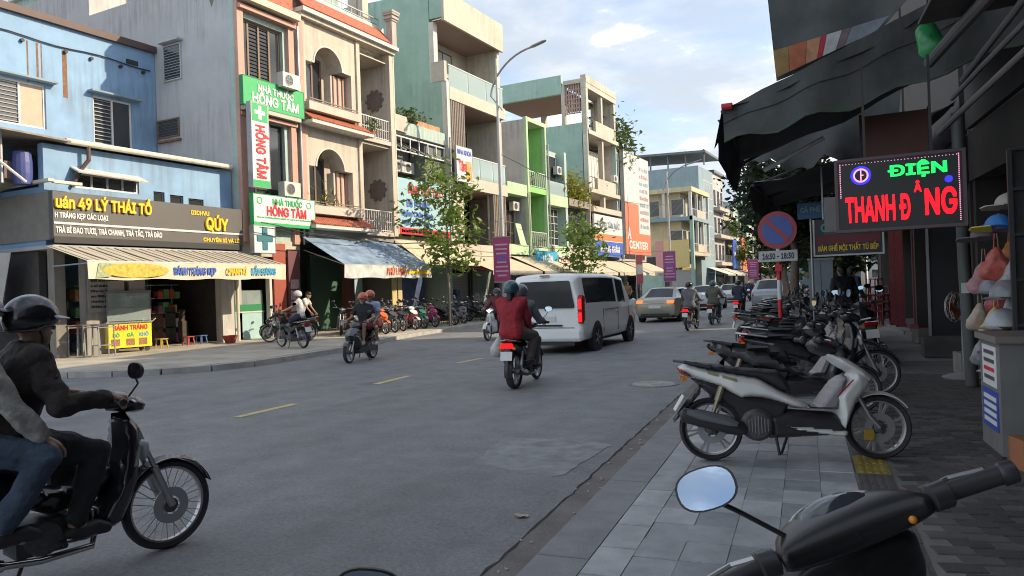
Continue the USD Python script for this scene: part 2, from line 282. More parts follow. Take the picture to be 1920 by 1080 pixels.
# worn repair patch in the asphalt, with an uneven outline
pc = (gp(925, 850) + gp(1110, 862)) / 2
pp_ = [gp(*q)[:2] for q in ((900, 868), (955, 824), (1050, 826), (1135, 834), (1090, 862), (1045, 890), (970, 880))]
pp_ = Polygon(pp_).buffer(.06).simplify(.01); bl = pp_.exterior; pts = []
for i in range(70):
    q = np.array(bl.interpolate(i / 70, normalized=True).coords[0]); pts.append(q + nrng.normal(0, .012, 2))
part(road, 'repair_patch', MB().prism(Polygon(pts).buffer(0), (0, 0, -.01), UX, UY, .014), M('patch_gravel', (.255, .256, .258), .85, var=.4, scale=5, bump=.3, bscale=60))
# gutter strip along the near kerb
ys = np.concatenate([np.arange(-6, 30, 1.), np.arange(30, 125, 5.)])
def strip(off0, off1, z, k=kerbR, yy=ys):
    a = np.array([[k(y) + off0, y, z] for y in yy]); b = np.array([[k(y) + off1, y, z] for y in yy]); n = len(yy); i = np.arange(n - 1)
    return MB().add(np.vstack([a, b]), np.stack([i, n + i, n + i + 1, i + 1], 1))
part(road, 'gutter', strip(-.30, .02, .005), m_gut)
crack = []
for y in np.arange(3.0, 10.5, .12): crack.append([kerbR(y) - .305 + nrng.normal(0, .008), y, .0062])
crack = np.array(crack); i = np.arange(len(crack) - 1); wv = np.clip(.011 + nrng.normal(0, .004, len(crack)), .004, .03)[:, None] * np.array([[1, 0, 0]])
part(road, 'gutter_crack', MB().add(np.vstack([crack - wv, crack + wv]), np.stack([i, len(crack) + i, len(crack) + i + 1, i + 1], 1)), M('crack_black', (.03, .03, .03), .95))

# near pavement: slab, kerb stones, border stones, paving stones, tactile strip, dark pavers
PA = math.radians(6.55); PU = np.array([-math.sin(PA), math.cos(PA), 0]); PV = np.array([math.cos(PA), math.sin(PA), 0]); PO = np.array([-1.40, 0, 0])
def pw(u, v, z=0.): return PO + PU * u + PV * v + np.array([0, 0, z])
poly = [(kerbR(y) + .28, y) for y in ys] + [(26, 120), (26, -6)]
pave = struct('pavement_near', MB().prism(Polygon(poly), (0, 0, 0), UX, UY, .128), m_conc, 'dark paved footpath on the near side in front of the shops', 'pavement')
def pbox(u0, u1, v0, v1, z0, z1, g=.004):
    b = MB(); c = pw((u0 + u1) / 2, (v0 + v1) / 2, (z0 + z1) / 2); return b.obox(c, PV, PU, UZ, v1 - v0 - g * .5, u1 - u0 - g * 1.5, z1 - z0)
for k in range(34):
    u0 = -2 + k * .8
    part(pave, 'kerb_stone', pbox(u0, u0 + .8, .0, .29, -.05, .136 + rng.uniform(-.002, .003), .008), m_kerb)
for y in (27, 34, 42, 60):
    y1 = {27: 34, 34: 42, 42: 60, 60: 120}[y]
    y0 = y if y > 27 else 25.1
    part(pave, 'kerb_stone', MB().bar((kerbR(y0) + .14, y0, .04), (kerbR(y1) + .14, y1, .04), .29, .19), m_kerb)
part(pave, 'paving_bed', pbox(-2, 16, .29, 2.02, .1, .1305, 0), m_joint)
for k in range(44):
    u0 = -1.4 + k * .4; part(pave, 'border_stone', pbox(u0, u0 + .4, .295, .50, .1, .1375 + rng.uniform(-.002, .002), .009), m_tile[0 if rng.random() < .6 else 1])
nt = 0
for r in range(44):
    u0 = -1.4 + r * .30
    for c in range(5):
        v0 = .50 + c * .235
        if u0 > 11.5 or nt > 195: continue
        nt += 1
        part(pave, 'paving_stone', pbox(u0, u0 + .30, v0, v0 + .235, .1, .1365 + rng.uniform(-.0035, .0035), .006), m_tile[rng.choice((0, 1, 1, 2))])
part(pave, 'paving_far', pbox(11.6, 16, .50, 1.675, .1, .136, .008), m_tile[1])
for k in range(26):
    u0 = .4 + k * .3; b = pbox(u0, u0 + .3, 1.69, 1.92, .1, .137 + rng.uniform(-.002, .002), .008)
    for j in range(4): b.obox(pw(u0 + .15, 1.69 + .04 + j * .05, .139), PV, PU, UZ, .025, .25, .008)
    part(pave, 'tactile_stone', b, m_yel if k in (18, 19) else m_dark)
# dark small pavers, laid in slanting rows
bed = pbox(-1, 14, 1.93, 4.6, .1, .1325, 0); part(pave, 'paving_bed', bed, m_joint)
cnt = 0; rest = MB()
for r in range(16):
    for c in range(100):
        u0 = .6 + c * .125; v0 = 1.95 + r * .2 + (0 if c % 2 else .1)
        if v0 > 4.4 or u0 > 12: continue
        c0 = pw(u0, v0 + .1, .135 + rng.uniform(-.002, .002)); sk = .18
        b = MB().obox(c0, PV + PU * sk, PU - PV * sk, UZ, .188, .115, .012)
        if cnt < 290 and v0 < 2.9 and 1.6 < u0 < 9: part(pave, 'dark_paver', b, m_dark if rng.random() < .6 else m_dark2); cnt += 1
        else: rest.tm(b.mesh())
part(pave, 'dark_paving', rest, m_dark, kind='stuff')

# far pavement with rounded street corner
ys2 = np.concatenate([[13.2], np.arange(14, 40, 1.), np.arange(40, 130, 5.)])
corner = [(-60, 8.9), (-22, 8.9), (-18, 9.25), (-16, 9.8), (-14.6, 10.4), (-13.85, 11.3), (-13.55, 12.3)]
poly = corner + [(kerbL(y), y) for y in ys2] + [(-40, 125), (-60, 125)]
pavef = struct('pavement_far', MB().prism(Polygon([(x - .0, y) for x, y in poly]).buffer(-.17), (0, 0, 0), UX, UY, .132), M('far_pavement', (.39, .355, .295), .8, var=.35, scale=1.3, bump=.3, bscale=30),
               'worn concrete footpath on the far side in front of the shophouses', 'pavement')
kl = LineString(corner + [(kerbL(y), y) for y in ys2]); kk = kl.buffer(.16, cap_style='flat')
nk = int(kl.length / 1.); m_kerb2 = M('kerb_far_concrete', (.33, .32, .295), .8, var=.3, scale=3, bump=.3)

for i in range(nk):
    if i < 40 or i > nk: continue
    a, b = kl.interpolate(i), kl.interpolate(min(i + .99, kl.length)); 
    if a.y > 60: break
    part(pavef, 'kerb_stone', MB().bar((a.x, a.y, .04), (b.x, b.y, .04), .22, .18 + rng.uniform(-.004, .004)), m_kerb2)
part(pavef, 'kerb_far', MB().bar((-17.3, 60.5, .04), (-17.3, 125, .04), .22, .18), m_kerb)
# manhole cover, litter
mc = gp(1225, 720); mh = thing('manhole_cover', 'round pale concrete manhole cover set in the asphalt', 'manhole cover', mc)
part(mh, 'rim', MB().torus((0, 0, .002), UZ, .37, [(-.03, -.01), (.03, -.01), (.03, .006), (-.03, .006)], 40), M('manhole_rim', (.2, .2, .2), .8, var=.3, scale=8))
lid = MB().lathe([(.338, -.02), (.338, .006), (.33, .01)], n=40); [lid.torus((0, 0, .009), UZ, r, [(-.012, 0), (.012, 0), (.008, .005), (-.008, .005)], 36) for r in (.09, .17, .25)]
part(mh, 'lid', lid, M('manhole_lid', (.36, .35, .32), .85, var=.3, scale=9, bump=.4))
lp = gp(977, 970); lf = MB(); a = np.linspace(0, 2 * np.pi, 15)[:-1]
pts = np.stack([lp[0] + .05 * np.cos(a) * (1 + .25 * np.sin(3 * a)), lp[1] + .032 * np.sin(a), .008 + .012 * np.abs(np.sin(a * 2))], 1); lf.add(np.vstack([pts, [[lp[0], lp[1], .006]], pts - [0, 0, .005], [[lp[0], lp[1], .003]]]), [[i, (i + 1) % 14, 14] for i in range(14)] + [[15 + (i + 1) % 14, 15 + i, 29] for i in range(14)])
solo('dry_leaf', lf, M('dry_leaf', (.42, .34, .27), .8, var=.3, scale=40), 'single dry brown leaf lying on the road by the gutter', 'leaf')

lt = MB()
for k in range(60):
    y = rng.uniform(3.2, 16); x = kerbR(y) - rng.uniform(.02, .32); a = rng.uniform(0, 3); lt.obox((x, y, .010), (math.cos(a), math.sin(a), 0), (-math.sin(a), math.cos(a), .1), UZ, rng.uniform(.01, .035), rng.uniform(.008, .025), .006)
solo('litter', lt, M('litter_pale', (.36, .33, .29), .8, var=.5, scale=30), 'specks of pale litter and grit lying along the near gutter', 'litter', kind='stuff')

# ================================================================== the far row of shophouses (front plane X = XL, along Y)
XL = -20.6
m_white = M('trim_white', (.56, .535, .485), .6, streak=.3); m_cream = M('wall_cream', (.49, .435, .365), .75, var=.08, streak=.35); m_cream2 = M('wall_ivory', (.47, .43, .365), .75, var=.12, streak=.5)
m_salmon = M('trim_salmon', (.50, .29, .23), .7, streak=.4); m_gray = M('wall_grey', (.43, .43, .435), .8, var=.1, streak=.5, scale=1.2); m_teal = M('wall_teal', (.31, .45, .39), .75, var=.12, streak=.55, scale=1.)
m_blue = M('wall_blue', (.215, .36, .54), .75, var=.14, streak=.5, scale=1.2); m_bluegrey = M('wall_bluegrey', (.22, .31, .36), .75, streak=.4, scale=1.); m_paleteal = M('wall_paleteal', (.36, .46, .43), .75, streak=.45)
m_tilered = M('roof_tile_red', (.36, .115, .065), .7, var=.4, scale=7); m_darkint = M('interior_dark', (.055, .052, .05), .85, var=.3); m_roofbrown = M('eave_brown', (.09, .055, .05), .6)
m_glass = glassM(); m_frame_w = M('frame_white', (.62, .62, .61), .5); m_frame_b = M('frame_brown', (.17, .11, .075), .55); m_frame_d = M('frame_dark', (.06, .055, .055), .5)
m_steel = M('steel_grey', (.32, .33, .34), .4, metal=.7); m_rail = M('rail_white', (.58, .58, .57), .5); m_slat = M('slat_brown', (.20, .165, .14), .65, var=.25)
m_greenwall = M('wall_green', (.24, .54, .16), .75, streak=.3); m_greenlight = M('wall_lightgreen', (.42, .58, .36), .75, streak=.4); m_pipe = M('pipe_ivory', (.62, .58, .47), .6, streak=.3); m_yellowwall = M('wall_yellow', (.56, .49, .30), .75, streak=.45)
m_alloy0 = M('tank_steel', (.45, .46, .47), .3, metal=.8); m_rust = M('rust_brown', (.20, .11, .06), .85, var=.4, scale=9); m_tealglass = clearM('balcony_glass', (.62, .80, .80), .45); m_acw = M('ac_white', (.55, .54, .50), .55, streak=.35); m_black = M('matt_black', (.025, .025, .027), .6)
m_leaf = leafM('leaf_young', (.21, .33, .055)); m_leafd = leafM('leaf_dark', (.035, .06, .022)); m_leafm = leafM('leaf_mid', (.11, .17, .04)); m_leafy = leafM('leaf_yellow', (.34, .35, .05)); m_bark = M('bark', (.16, .125, .095), .9, var=.4, scale=14, bump=.6)
def S(name, c, **k): return M(name, c, .5, var=.05, **k)
s_green, s_red, s_white, s_yellow, s_blue, s_teal, s_orange, s_gray, s_pink = S('sign_green', (.03, .36, .11)), S('sign_red', (.52, .02, .03)), S('sign_white', (.60, .61, .60)), S('sign_yellow', (.80, .50, .02)), S('sign_blue', (.05, .12, .45)), S('sign_teal', (.05, .33, .30)), S('sign_orange', (.62, .19, .08)), S('sign_charcoal', (.095, .092, .088), scale=1.), S('sign_magenta', (.42, .06, .19))
s_paleblue, s_cyan, s_green2 = S('sign_paleblue', (.29, .46, .51)), S('sign_cyan', (.05, .33, .56)), S('sign_darkgreen', (.02, .20, .08))

def wallX(o, name, y0, y1, z0, z1, mat, holes=(), X=XL, t=.3):
    p = shapely.box(y0, z0, y1, z1)
    for h in holes: p = p.difference(h if isinstance(h, Polygon) else shapely.box(h[0], h[2], h[1], h[3]))
    return part(o, name, MB().prism(p, (X - t, 0, 0), UY, UZ, t), mat)
def wallY(o, name, x0, x1, z0, z1, mat, Y, holes=(), t=.3):      # a wall facing -Y, its face at Y
    p = shapely.box(x0, z0, x1, z1)
    for h in holes: p = p.difference(shapely.box(h[0], h[2], h[1], h[3]))
    return part(o, name, MB().prism(p, (0, Y + t, 0), UX, UZ, t), mat)
def window(o, y0, y1, z0, z1, nx=2, nz=1, X=XL - .12, fm=None, gm=None, fw=.06, louvre=(), lm=None, label=None, name='window'):
    """a framed window in a wall facing +X: frame, one pane or louvre set per light"""
    fm, gm = fm or m_frame_w, gm or m_glass; b = MB()
    b.box(X - .06, X, y0, y0 + fw, z0, z1).box(X - .06, X, y1 - fw, y1, z0, z1).box(X - .06, X, y0 + fw, y1 - fw, z0, z0 + fw).box(X - .06, X, y0 + fw, y1 - fw, z1 - fw, z1)
    ys_, zs_ = np.linspace(y0 + fw / 2, y1 - fw / 2, nx + 1), np.linspace(z0 + fw / 2, z1 - fw / 2, nz + 1)
    for y in ys_[1:-1]: b.box(X - .055, X - .002, y - fw / 2, y + fw / 2, z0 + fw, z1 - fw)
    for z in zs_[1:-1]: b.box(X - .053, X - .004, y0 + fw, y1 - fw, z - fw / 3, z + fw / 3)
    w = part(o, name, b, fm, label)
    for i in range(nx):
        for j in range(nz):
            a0, a1, c0, c1 = ys_[i] + fw / 2, ys_[i + 1] - fw / 2, zs_[j] + fw / 3, zs_[j + 1] - fw / 3
            if (i, j) in louvre or i in louvre:
                k = max(4, int((c1 - c0) / .13)); bb = MB(); part(w, 'louvre_back', MB().box(X - .055, X - .05, a0, a1, c0, c1), m_glass)
                for q in range(k):
                    z = c0 + (q + .5) * (c1 - c0) / k; bb.obox((X - .025, (a0 + a1) / 2, z), UY, unit((1, 0, -.9)), unit((.9, 0, 1)), a1 - a0, .05, .006)
                part(w, 'louvre', bb, lm or m_frame_d)
            else: part(w, 'pane', MB().box(X - .045, X - .03, a0, a1, c0, c1), gm)
    return w
def railing(o, y0, y1, z0, h, X, mat, n=None, r=.012, rows=0):
    b = MB(); n = n or int((y1 - y0) / .14)
    b.box(X - .025, X + .025, y0, y1, z0 + h - .04, z0 + h).box(X - .015, X + .015, y0, y1, z0 + .06, z0 + .09)
    for y in np.linspace(y0 + .03, y1 - .03, n): b.box(X - r, X + r, y - r, y + r, z0 + (.09 if rows == 0 else 0), z0 + h - .04)
    for k in range(rows): b.box(X - .012, X + .012, y0, y1, z0 + (k + 1) * h / (rows + 1) - .012, z0 + (k + 1) * h / (rows + 1) + .012)
    return part(o, 'railing', b, mat)
def ac_unit(y, z, X, label, group=None, w=.82, h=.58):
    t = thing('air_conditioner', label, 'air conditioner', (X, y, z), group=group)
    part(t, 'casing', MB().box(0, .32, -w / 2, w / 2, .04, h), m_acw)
    g = MB().torus((.322, -.1, h / 2 + .02), UX, .2, [(-.012, -.004), (.012, -.004), (.012, .012), (-.012, .012)], 24)
    for r in (.06, .11, .155): g.torus((.326, -.1, h / 2 + .02), UX, r, [(-.005, -.003), (.005, -.003), (.005, .003), (-.005, .003)], 20)
    g.bar((.327, -.3, h / 2 + .02), (.327, .1, h / 2 + .02), .01).bar((.327, -.1, h / 2 - .18), (.327, -.1, h / 2 + .22), .01); part(t, 'fan_grille', g, m_steel)
    part(t, 'fan', MB().lathe([(0, 0), (.19, 0), (.19, .003), (0, .003)], (.321, -.1, h / 2 + .02), UX, 18), m_black)
    part(t, 'bracket', MB().box(-.02, .36, -w / 2 + .08, -w / 2 + .12, 0, .04).box(-.02, .36, w / 2 - .12, w / 2 - .08, 0, .04), m_steel)
    return t
def awning(name, label, y0, y1, zt, zb, X0, X1, mat, valance=0., vm=None, ribs=0, ribm=None, sag=.0, tilt=0., group=None):
    """fabric canopy from the wall (X0, zt) down to a front bar (X1, zb)"""
    t = thing(name, label, 'awning', (X0, (y0 + y1) / 2, 0), group=group); yc = (y0 + y1) / 2; ny, nx = 26, 8
    yy, xx = np.linspace(y0 - yc, y1 - yc, ny), np.linspace(0, 1, nx); V = []
    for a in xx:
        for y in yy: V.append([a * (X1 - X0), y + a * tilt, zt + (zb - zt) * a - sag * math.sin(math.pi * a) + .022 * math.sin(y * 9.) * math.sin(math.pi * a * .9 + .2)])
    V = np.array(V); q = np.array([[i * ny + j, i * ny + j + 1, (i + 1) * ny + j + 1, (i + 1) * ny + j] for i in range(nx - 1) for j in range(ny - 1)])
    b = MB().add(V, q).add(V - [0, 0, .006], q[:, ::-1])
    c = part(t, 'canopy', b, mat, smooth=True)
    if ribs:
        for k in range(ribs):
            y = y0 - yc + (k + .5) * (y1 - y0) / ribs
            part(t, 'fold', MB().bar((.0, y, zt + .012), (X1 - X0, y + tilt, zb + .012), (y1 - y0) / ribs * .42, .018), ribm)
    part(t, 'front_bar', MB().tube([(X1 - X0, y0 - yc + tilt, zb - .015), (X1 - X0, y1 - yc + tilt, zb - .015)], .025), m_steel)
    for y in (y0 - yc + .15, y1 - yc - .15): part(t, 'arm', MB().bar((0, y, zt - .55), (X1 - X0, y + tilt, zb - .05), .035), m_steel)
    if valance:
        n = 40; yy = np.linspace(y0 - yc + tilt, y1 - yc + tilt, n); top = np.array([[X1 - X0 + .03, y, zb - .02] for y in yy]); bot = np.array([[X1 - X0 + .03 + .025 * math.sin(y * 5), y, zb - valance + .02 * math.sin(y * 3.3)] for y in yy])
        i = np.arange(n - 1); q = np.stack([i, n + i, n + i + 1, i + 1], 1); vb = MB().add(np.vstack([top, bot]), q[:, ::-1]).add(np.vstack([top, bot]) - [.006, 0, 0], q)
        part(t, 'valance', vb, vm or mat)
    return t
def signboard(name, label, y0, y1, z0, z1, X, mat, depth=.12, frame=None, cat='sign'):
    t = thing(name, label, cat, (X, (y0 + y1) / 2, z0)); w, h = (y1 - y0) / 2, z1 - z0
    part(t, 'board', MB().box(-depth, 0, -w, w, 0, h), mat)
    if frame: part(t, 'edge_trim', MB().box(-depth - .02, .012, -w - .02, -w, -.02, h + .02).box(-depth - .02, .012, w, w + .02, -.02, h + .02).box(-depth - .02, .012, -w, w, h, h + .02).box(-depth - .02, .012, -w, w, -.02, 0), frame)
    return t
def word(t, s, y, z, h, mat, width=None, **k): return lettering(t, s, h, (.004, y, z), UY, UZ, mat, width=width, **k)
def scribble(t, y0, y1, z, h, mat, seed=0, name='small_print'):
    """a line of print too small to read"""
    r = random.Random(seed); b = MB(); y = y0
    while y < y1:
        L = r.uniform(.5, 1.6) * h; b.box(.001, .006, y, min(y + L, y1), z, z + h * r.choice((.75, 1, 1))); y += L + h * r.choice((.18, .18, .5))
    return part(t, name, b, mat)

# ---- the corner shop: low blue front, taller blue house behind
a = thing('corner_shop', 'low blue corner building with food shop under a charcoal sign band', 'building', (0, 0, 0))
wallX(a, 'wall', 12.2, 18.7, 3.25, 6.1, m_blue, [(13.1, 15.1, 4.95, 5.4), (15.6, 16.0, 4.75, 5.1), (16.2, 16.7, 4.7, 5.05), (16.9, 17.5, 4.65, 5.0)], X=XL - .45, t=.25)
wallY(a, 'side_wall', -32, XL - .7, 3.25, 4.9, m_blue, 12.2)
part(a, 'floor_slab', MB().box(-32, XL - .02, 12.15, 18.7, 3.15, 3.25), m_gray)
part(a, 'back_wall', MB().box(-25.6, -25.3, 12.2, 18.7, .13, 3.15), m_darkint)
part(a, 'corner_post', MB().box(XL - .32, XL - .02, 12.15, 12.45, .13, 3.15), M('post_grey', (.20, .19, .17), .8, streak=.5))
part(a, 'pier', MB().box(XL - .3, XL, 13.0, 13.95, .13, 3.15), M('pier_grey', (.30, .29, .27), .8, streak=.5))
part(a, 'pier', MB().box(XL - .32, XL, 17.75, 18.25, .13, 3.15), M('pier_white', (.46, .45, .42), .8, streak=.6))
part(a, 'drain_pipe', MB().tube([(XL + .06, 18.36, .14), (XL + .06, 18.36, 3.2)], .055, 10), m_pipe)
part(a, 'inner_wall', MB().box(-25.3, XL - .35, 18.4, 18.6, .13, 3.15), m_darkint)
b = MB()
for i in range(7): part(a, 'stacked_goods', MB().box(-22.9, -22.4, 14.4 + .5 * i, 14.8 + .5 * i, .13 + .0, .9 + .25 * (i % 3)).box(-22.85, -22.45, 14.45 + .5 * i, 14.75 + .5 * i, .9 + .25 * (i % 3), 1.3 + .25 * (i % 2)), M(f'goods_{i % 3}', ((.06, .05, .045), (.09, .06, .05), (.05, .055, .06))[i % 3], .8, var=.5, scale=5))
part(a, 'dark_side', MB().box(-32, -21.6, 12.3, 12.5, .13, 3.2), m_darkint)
# upper terrace at the corner with sheet roof, gutter and clutter
part(a, 'terrace_roof', MB().sheet([(-27, 9.6, 6.6), (XL - .1, 9.6, 6.32), (XL - .1, 12.8, 6.22), (-27, 12.8, 6.5)], .05), M('roof_sheet', (.27, .23, .19), .6, var=.3, streak=.4))
part(a, 'upper_roof', MB().sheet([(-27, 12.75, 6.6), (XL - .35, 12.75, 6.3), (XL - .35, 18.7, 6.3), (-27, 18.7, 6.6)], .08), m_gray)
part(a, 'gutter', MB().tube([(XL - .2, 12.7, 6.2), (XL - .2, 18.5, 6.21)], .085, 12), m_pipe)
part(a, 'gutter_pipe', MB().tube([(XL - .2, 13.35, 6.15), (XL - .2, 13.35, 5.75), (XL - .3, 13.2, 5.5), (XL - .38, 12.95, 4.95)], [.06, .06, .06, .05], 10), m_roofbrown)
part(a, 'terrace_wall', MB().box(-23.4, -23.2, 9.6, 12.75, 4.7, 6.35), m_blue)
part(a, 'terrace_edge', MB().box(-25, XL + .02, 12.05, 12.2, 4.98, 5.06).box(XL - .1, XL + .02, 12.2, 13.0, 4.95, 5.03), m_pipe)
part(a, 'terrace_post', MB().tube([(XL - .6, 11.2, 4.9), (XL - .6, 11.2, 6.3)], .03).tube([(XL - .5, 10.9, 5.6), (XL - .4, 11.7, 4.95)], .04), m_rail)
window(a, 13.1, 15.1, 4.95, 5.4, 4, 1, X=XL - .5, fm=m_frame_w)
part(a, 'window_hood', MB().sheet([(XL - .45, 12.95, 5.55), (XL - .05, 12.95, 5.36), (XL - .05, 15.15, 5.3), (XL - .45, 15.15, 5.5)], .04), m_white)
for y0, y1, z0, z1 in ((15.6, 16.0, 4.75, 5.1), (16.2, 16.7, 4.7, 5.05), (16.9, 17.5, 4.65, 5.0)): window(a, y0, y1, z0, z1, 1, 1, X=XL - .5, fm=m_frame_d, fw=.04)
b = MB()
for i in range(12): part(a, 'stored_box', MB().obox((XL - 1.6 + rng.uniform(-.8, .8), 10.6 + rng.uniform(-.7, 1.2), 5.15 + rng.uniform(-.1, .25)), unit((1, rng.uniform(-.5, .5), .2)), unit((-rng.uniform(-.5, .5), 1, 0)), UZ, rng.uniform(.2, .7), rng.uniform(.15, .5), rng.uniform(.2, .5)), M(f'clutter_{i % 4}', ((.16, .12, .11), (.25, .07, .06), (.1, .12, .16), (.2, .19, .17))[i % 4], .8, var=.4))

part(a, 'blue_drum', MB().lathe([(.22, 0), (.25, .3), (.25, .6), (.22, .9)], (XL - .9, 11.9, 4.95), n=14), M('drum_blue', (.06, .08, .25), .5))

h = thing('blue_house', 'two storey faded blue house with brown eave behind the corner shop', 'house', (0, 0, 0)); XB = -24.96
wallX(h, 'wall', 4, 18.73, 5, 11.0, m_blue, [(13.0, 14.62, 7.4, 8.85), (16.25, 17.72, 7.15, 8.9)], X=XB, t=.3)
part(h, 'core', MB().box(-36, XB - .32, 4, 18.7, 0, 10.9), m_blue)
part(h, 'roof', MB().prism([(-36, 11.6), (XB + .15, 10.98), (XB + .15, 11.22), (-36, 12.9)], (0, 18.72, 0), UX, UZ, 14.7), m_roofbrown)
window(h, 13.0, 14.62, 7.4, 8.85, 2, 1, X=XB - .06, louvre=(0,), lm=M('louvre_pale', (.4, .4, .4), .5), gm=M('curtain_beige', (.38, .30, .22), .4), label='sliding window with louvred half and beige curtain')
window(h, 16.25, 17.72, 7.15, 8.9, 2, 1, X=XB - .06, louvre=(0,), lm=M('louvre_pale', (.4, .4, .4), .5))
part(h, 'window_ledge', MB().box(XB, XB + .28, 12.6, 14.9, 8.93, 8.99), m_bluegrey); part(h, 'window_ledge', MB().box(XB, XB + .3, 16.05, 18.0, 8.98, 9.04), m_bluegrey)
part(h, 'wall_cable', MB().tube([(XB + .05, y, 10.3 - .0 * y + .04 * math.sin(y * 2)) for y in np.linspace(11, 18.5, 16)], .022), m_black)
for y in (13.9, 15.3, 16.2, 17.3, 18.2): part(h, 'cable_knob', MB().lathe([(0, 0), (.06, 0), (.06, .1), (0, .1)], (XB, y, 10.15), UX, 8), m_black)
for y, L, w in ((14.05, 1.35, .05), (14.35, 1.3, .07), (14.5, 1.3, .04), (15.2, 1.6, .16)): part(h, 'rust_streak', MB().box(XB - .001, XB + .003, y, y + w, 10.2 - L, 10.2), m_rust)
part(h, 'wall_vent', MB().box(XB, XB + .05, 17.55, 18.0, 10.35, 10.5), m_black)

# ---- the pharmacy
b_ = thing('pharmacy_building', 'narrow four storey pharmacy house with salmon pilasters and grey flank wall', 'building', (0, 0, 0)); Y0, Y1 = 18.75, 21.55
part(b_, 'flank_wall', MB().box(-28.9, XL - .4, Y0, Y0 + .2, 0, 13.25), m_gray); part(b_, 'core', MB().box(-36, XL - .4, Y0 + .2, Y1, 3.9, 12.6), m_gray)
part(b_, 'rear_block', MB().box(-40, -28.9, Y0 + .02, Y1, 0, 14.6), m_gray)
holes = [(18.95, 21.05, 9.35, 11.65), (18.95, 21.0, 5.35, 8.05)]
wallX(b_, 'front_wall', Y0 + .0, Y1, 3.7, 12.6, m_paleteal, holes, X=XL - .1, t=.3)
part(b_, 'parapet', MB().box(XL - .5, XL - .0, Y0, Y1, 12.6, 13.3), m_tilered)
part(b_, 'cornice', MB().box(XL - .1, XL + .45, Y0 + .02, Y1 - .05, 12.1, 12.35), M('cornice_ivory', (.58, .52, .38), .7, streak=.5)); part(b_, 'cornice', MB().box(XL - .1, XL + .2, Y0 + .02, Y1 - .05, 11.85, 12.0), m_salmon)
part(b_, 'cornice', MB().box(XL - .1, XL + .3, Y0 + .02, Y1 - .05, 8.25, 8.4), m_cream2); part(b_, 'cornice', MB().box(XL - .1, XL + .12, Y0 + .02, Y1 - .05, 8.08, 8.2), m_salmon)
for y in (Y0 - .01, Y1 - .35): part(b_, 'pilaster', MB().box(XL - .12, XL + .06, y, y + .28, 3.6, 12.1), m_salmon)
window(b_, 18.95, 21.05, 9.35, 11.65, 4, 1, X=XL - .25, fm=m_frame_b, fw=.08, louvre=(1, 2), label='large brown framed window with open louvre shutters')
window(b_, 18.95, 21.0, 5.35, 8.05, 3, 1, X=XL - .25, fm=m_frame_d, fw=.05, louvre=(1,))
for (y0, y1, z0, z1) in ((16.5 - .0, 17.0, 0, 0),): pass
f = wallY(b_, 'flank_trim', -24.85, -23.6, 7.55, 7.62, m_rust, Y0 - .12, t=.12)
def sidewin(o, x0, x1, z0, z1, Y, fm, n=1):
    b = MB().box(x0 - .05, x0, Y - .05, Y, z0 - .05, z1 + .05).box(x1, x1 + .05, Y - .05, Y, z0 - .05, z1 + .05).box(x0, x1, Y - .05, Y, z0 - .05, z0).box(x0, x1, Y - .05, Y, z1, z1 + .05)
    w = part(o, 'window', b, fm); pane = MB().box(x0, x1, Y - .02, Y - .003, z0, z1); part(w, 'pane', pane, m_glass)
    lv = MB(); 
    for z in np.arange(z0 + .05, z1, .1): lv.box(x0, x1, Y - .035, Y - .02, z, z + .012)
    part(w, 'louvre', lv, fm)
q0, q1 = onY(308, 90, Y0), onY(340, 145, Y0); sidewin(b_, q0[0], q1[0], q1[2], q0[2], Y0, m_gray)
part(b_, 'window_ledge', MB().box(q0[0] - .1, q1[0] + .15, Y0 - .25, Y0, q0[2] + .1, q0[2] + .17), m_gray)
q0, q1 = onY(298, 230, Y0), onY(336, 252, Y0); sidewin(b_, q0[0], q1[0], q1[2], q0[2], Y0, m_frame_b)
part(b_, 'moss_stain', MB().prism([(-22.9, 13.2), (-21.2, 13.2), (-21.35, 12.5), (-21.6, 12.9), (-21.9, 12.2), (-22.3, 12.8), (-22.6, 12.45)], (0, Y0 - .003, 0), -UX, UZ, .003) if False else MB().add([(-23, Y0 - .003, 13.2), (-22.6, Y0 - .003, 12.5), (-22.2, Y0 - .003, 13.2), (-21.8, Y0 - .003, 12.1), (-21.2, Y0 - .003, 13.2)], [[0, 1, 2], [2, 3, 4]]), M('moss', (.15, .16, .11), .9, var=.5, scale=6))
# ground floor: counter, red pier, back wall
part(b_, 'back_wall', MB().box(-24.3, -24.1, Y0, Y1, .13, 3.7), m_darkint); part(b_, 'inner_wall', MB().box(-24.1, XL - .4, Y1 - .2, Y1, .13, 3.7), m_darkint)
part(b_, 'red_pier', MB().box(XL - .35, XL - .02, 20.15, 20.75, .13, 3.6), M('pier_red', (.30, .065, .04), .6)); part(b_, 'door_post', MB().box(XL - .3, XL - .1, 20.0, 20.12, .13, 3.0), m_white)
part(b_, 'lintel', MB().box(XL - .4, XL - .05, Y0, Y1, 3.1, 3.7), m_cream2)
t = thing('pharmacy_counter', 'glass fronted teal pharmacy counter behind the white drain pipe', 'counter', (XL - .6, 19.2, .14))
part(t, 'base', MB().box(-.3, .2, -.75, .75, 0, .95), M('counter_teal', (.33, .50, .50), .4)); part(t, 'top', MB().box(-.32, .22, -.77, .77, .95, 1.0), m_white)
part(t, 'glass_case', MB().box(-.28, .18, -.73, .73, 1.0, 1.75), clearM('case_glass', (.7, .85, .82), .3)); part(t, 'green_band', MB().box(.2, .206, -.75, .75, .95, 1.25), s_green2)
part(t, 'shelf', MB().box(-1.6, -1.4, -.75, .75, 0, 2.4), M('shelf_stock', (.28, .27, .27), .6, var=.7, scale=9))
t = signboard('text_panel', 'narrow maroon upright panel with pale lettering beside the dark garage mouth', 20.82, 21.42, .5, 3.4, XL + .05, M('panel_maroon', (.13, .045, .05), .6))
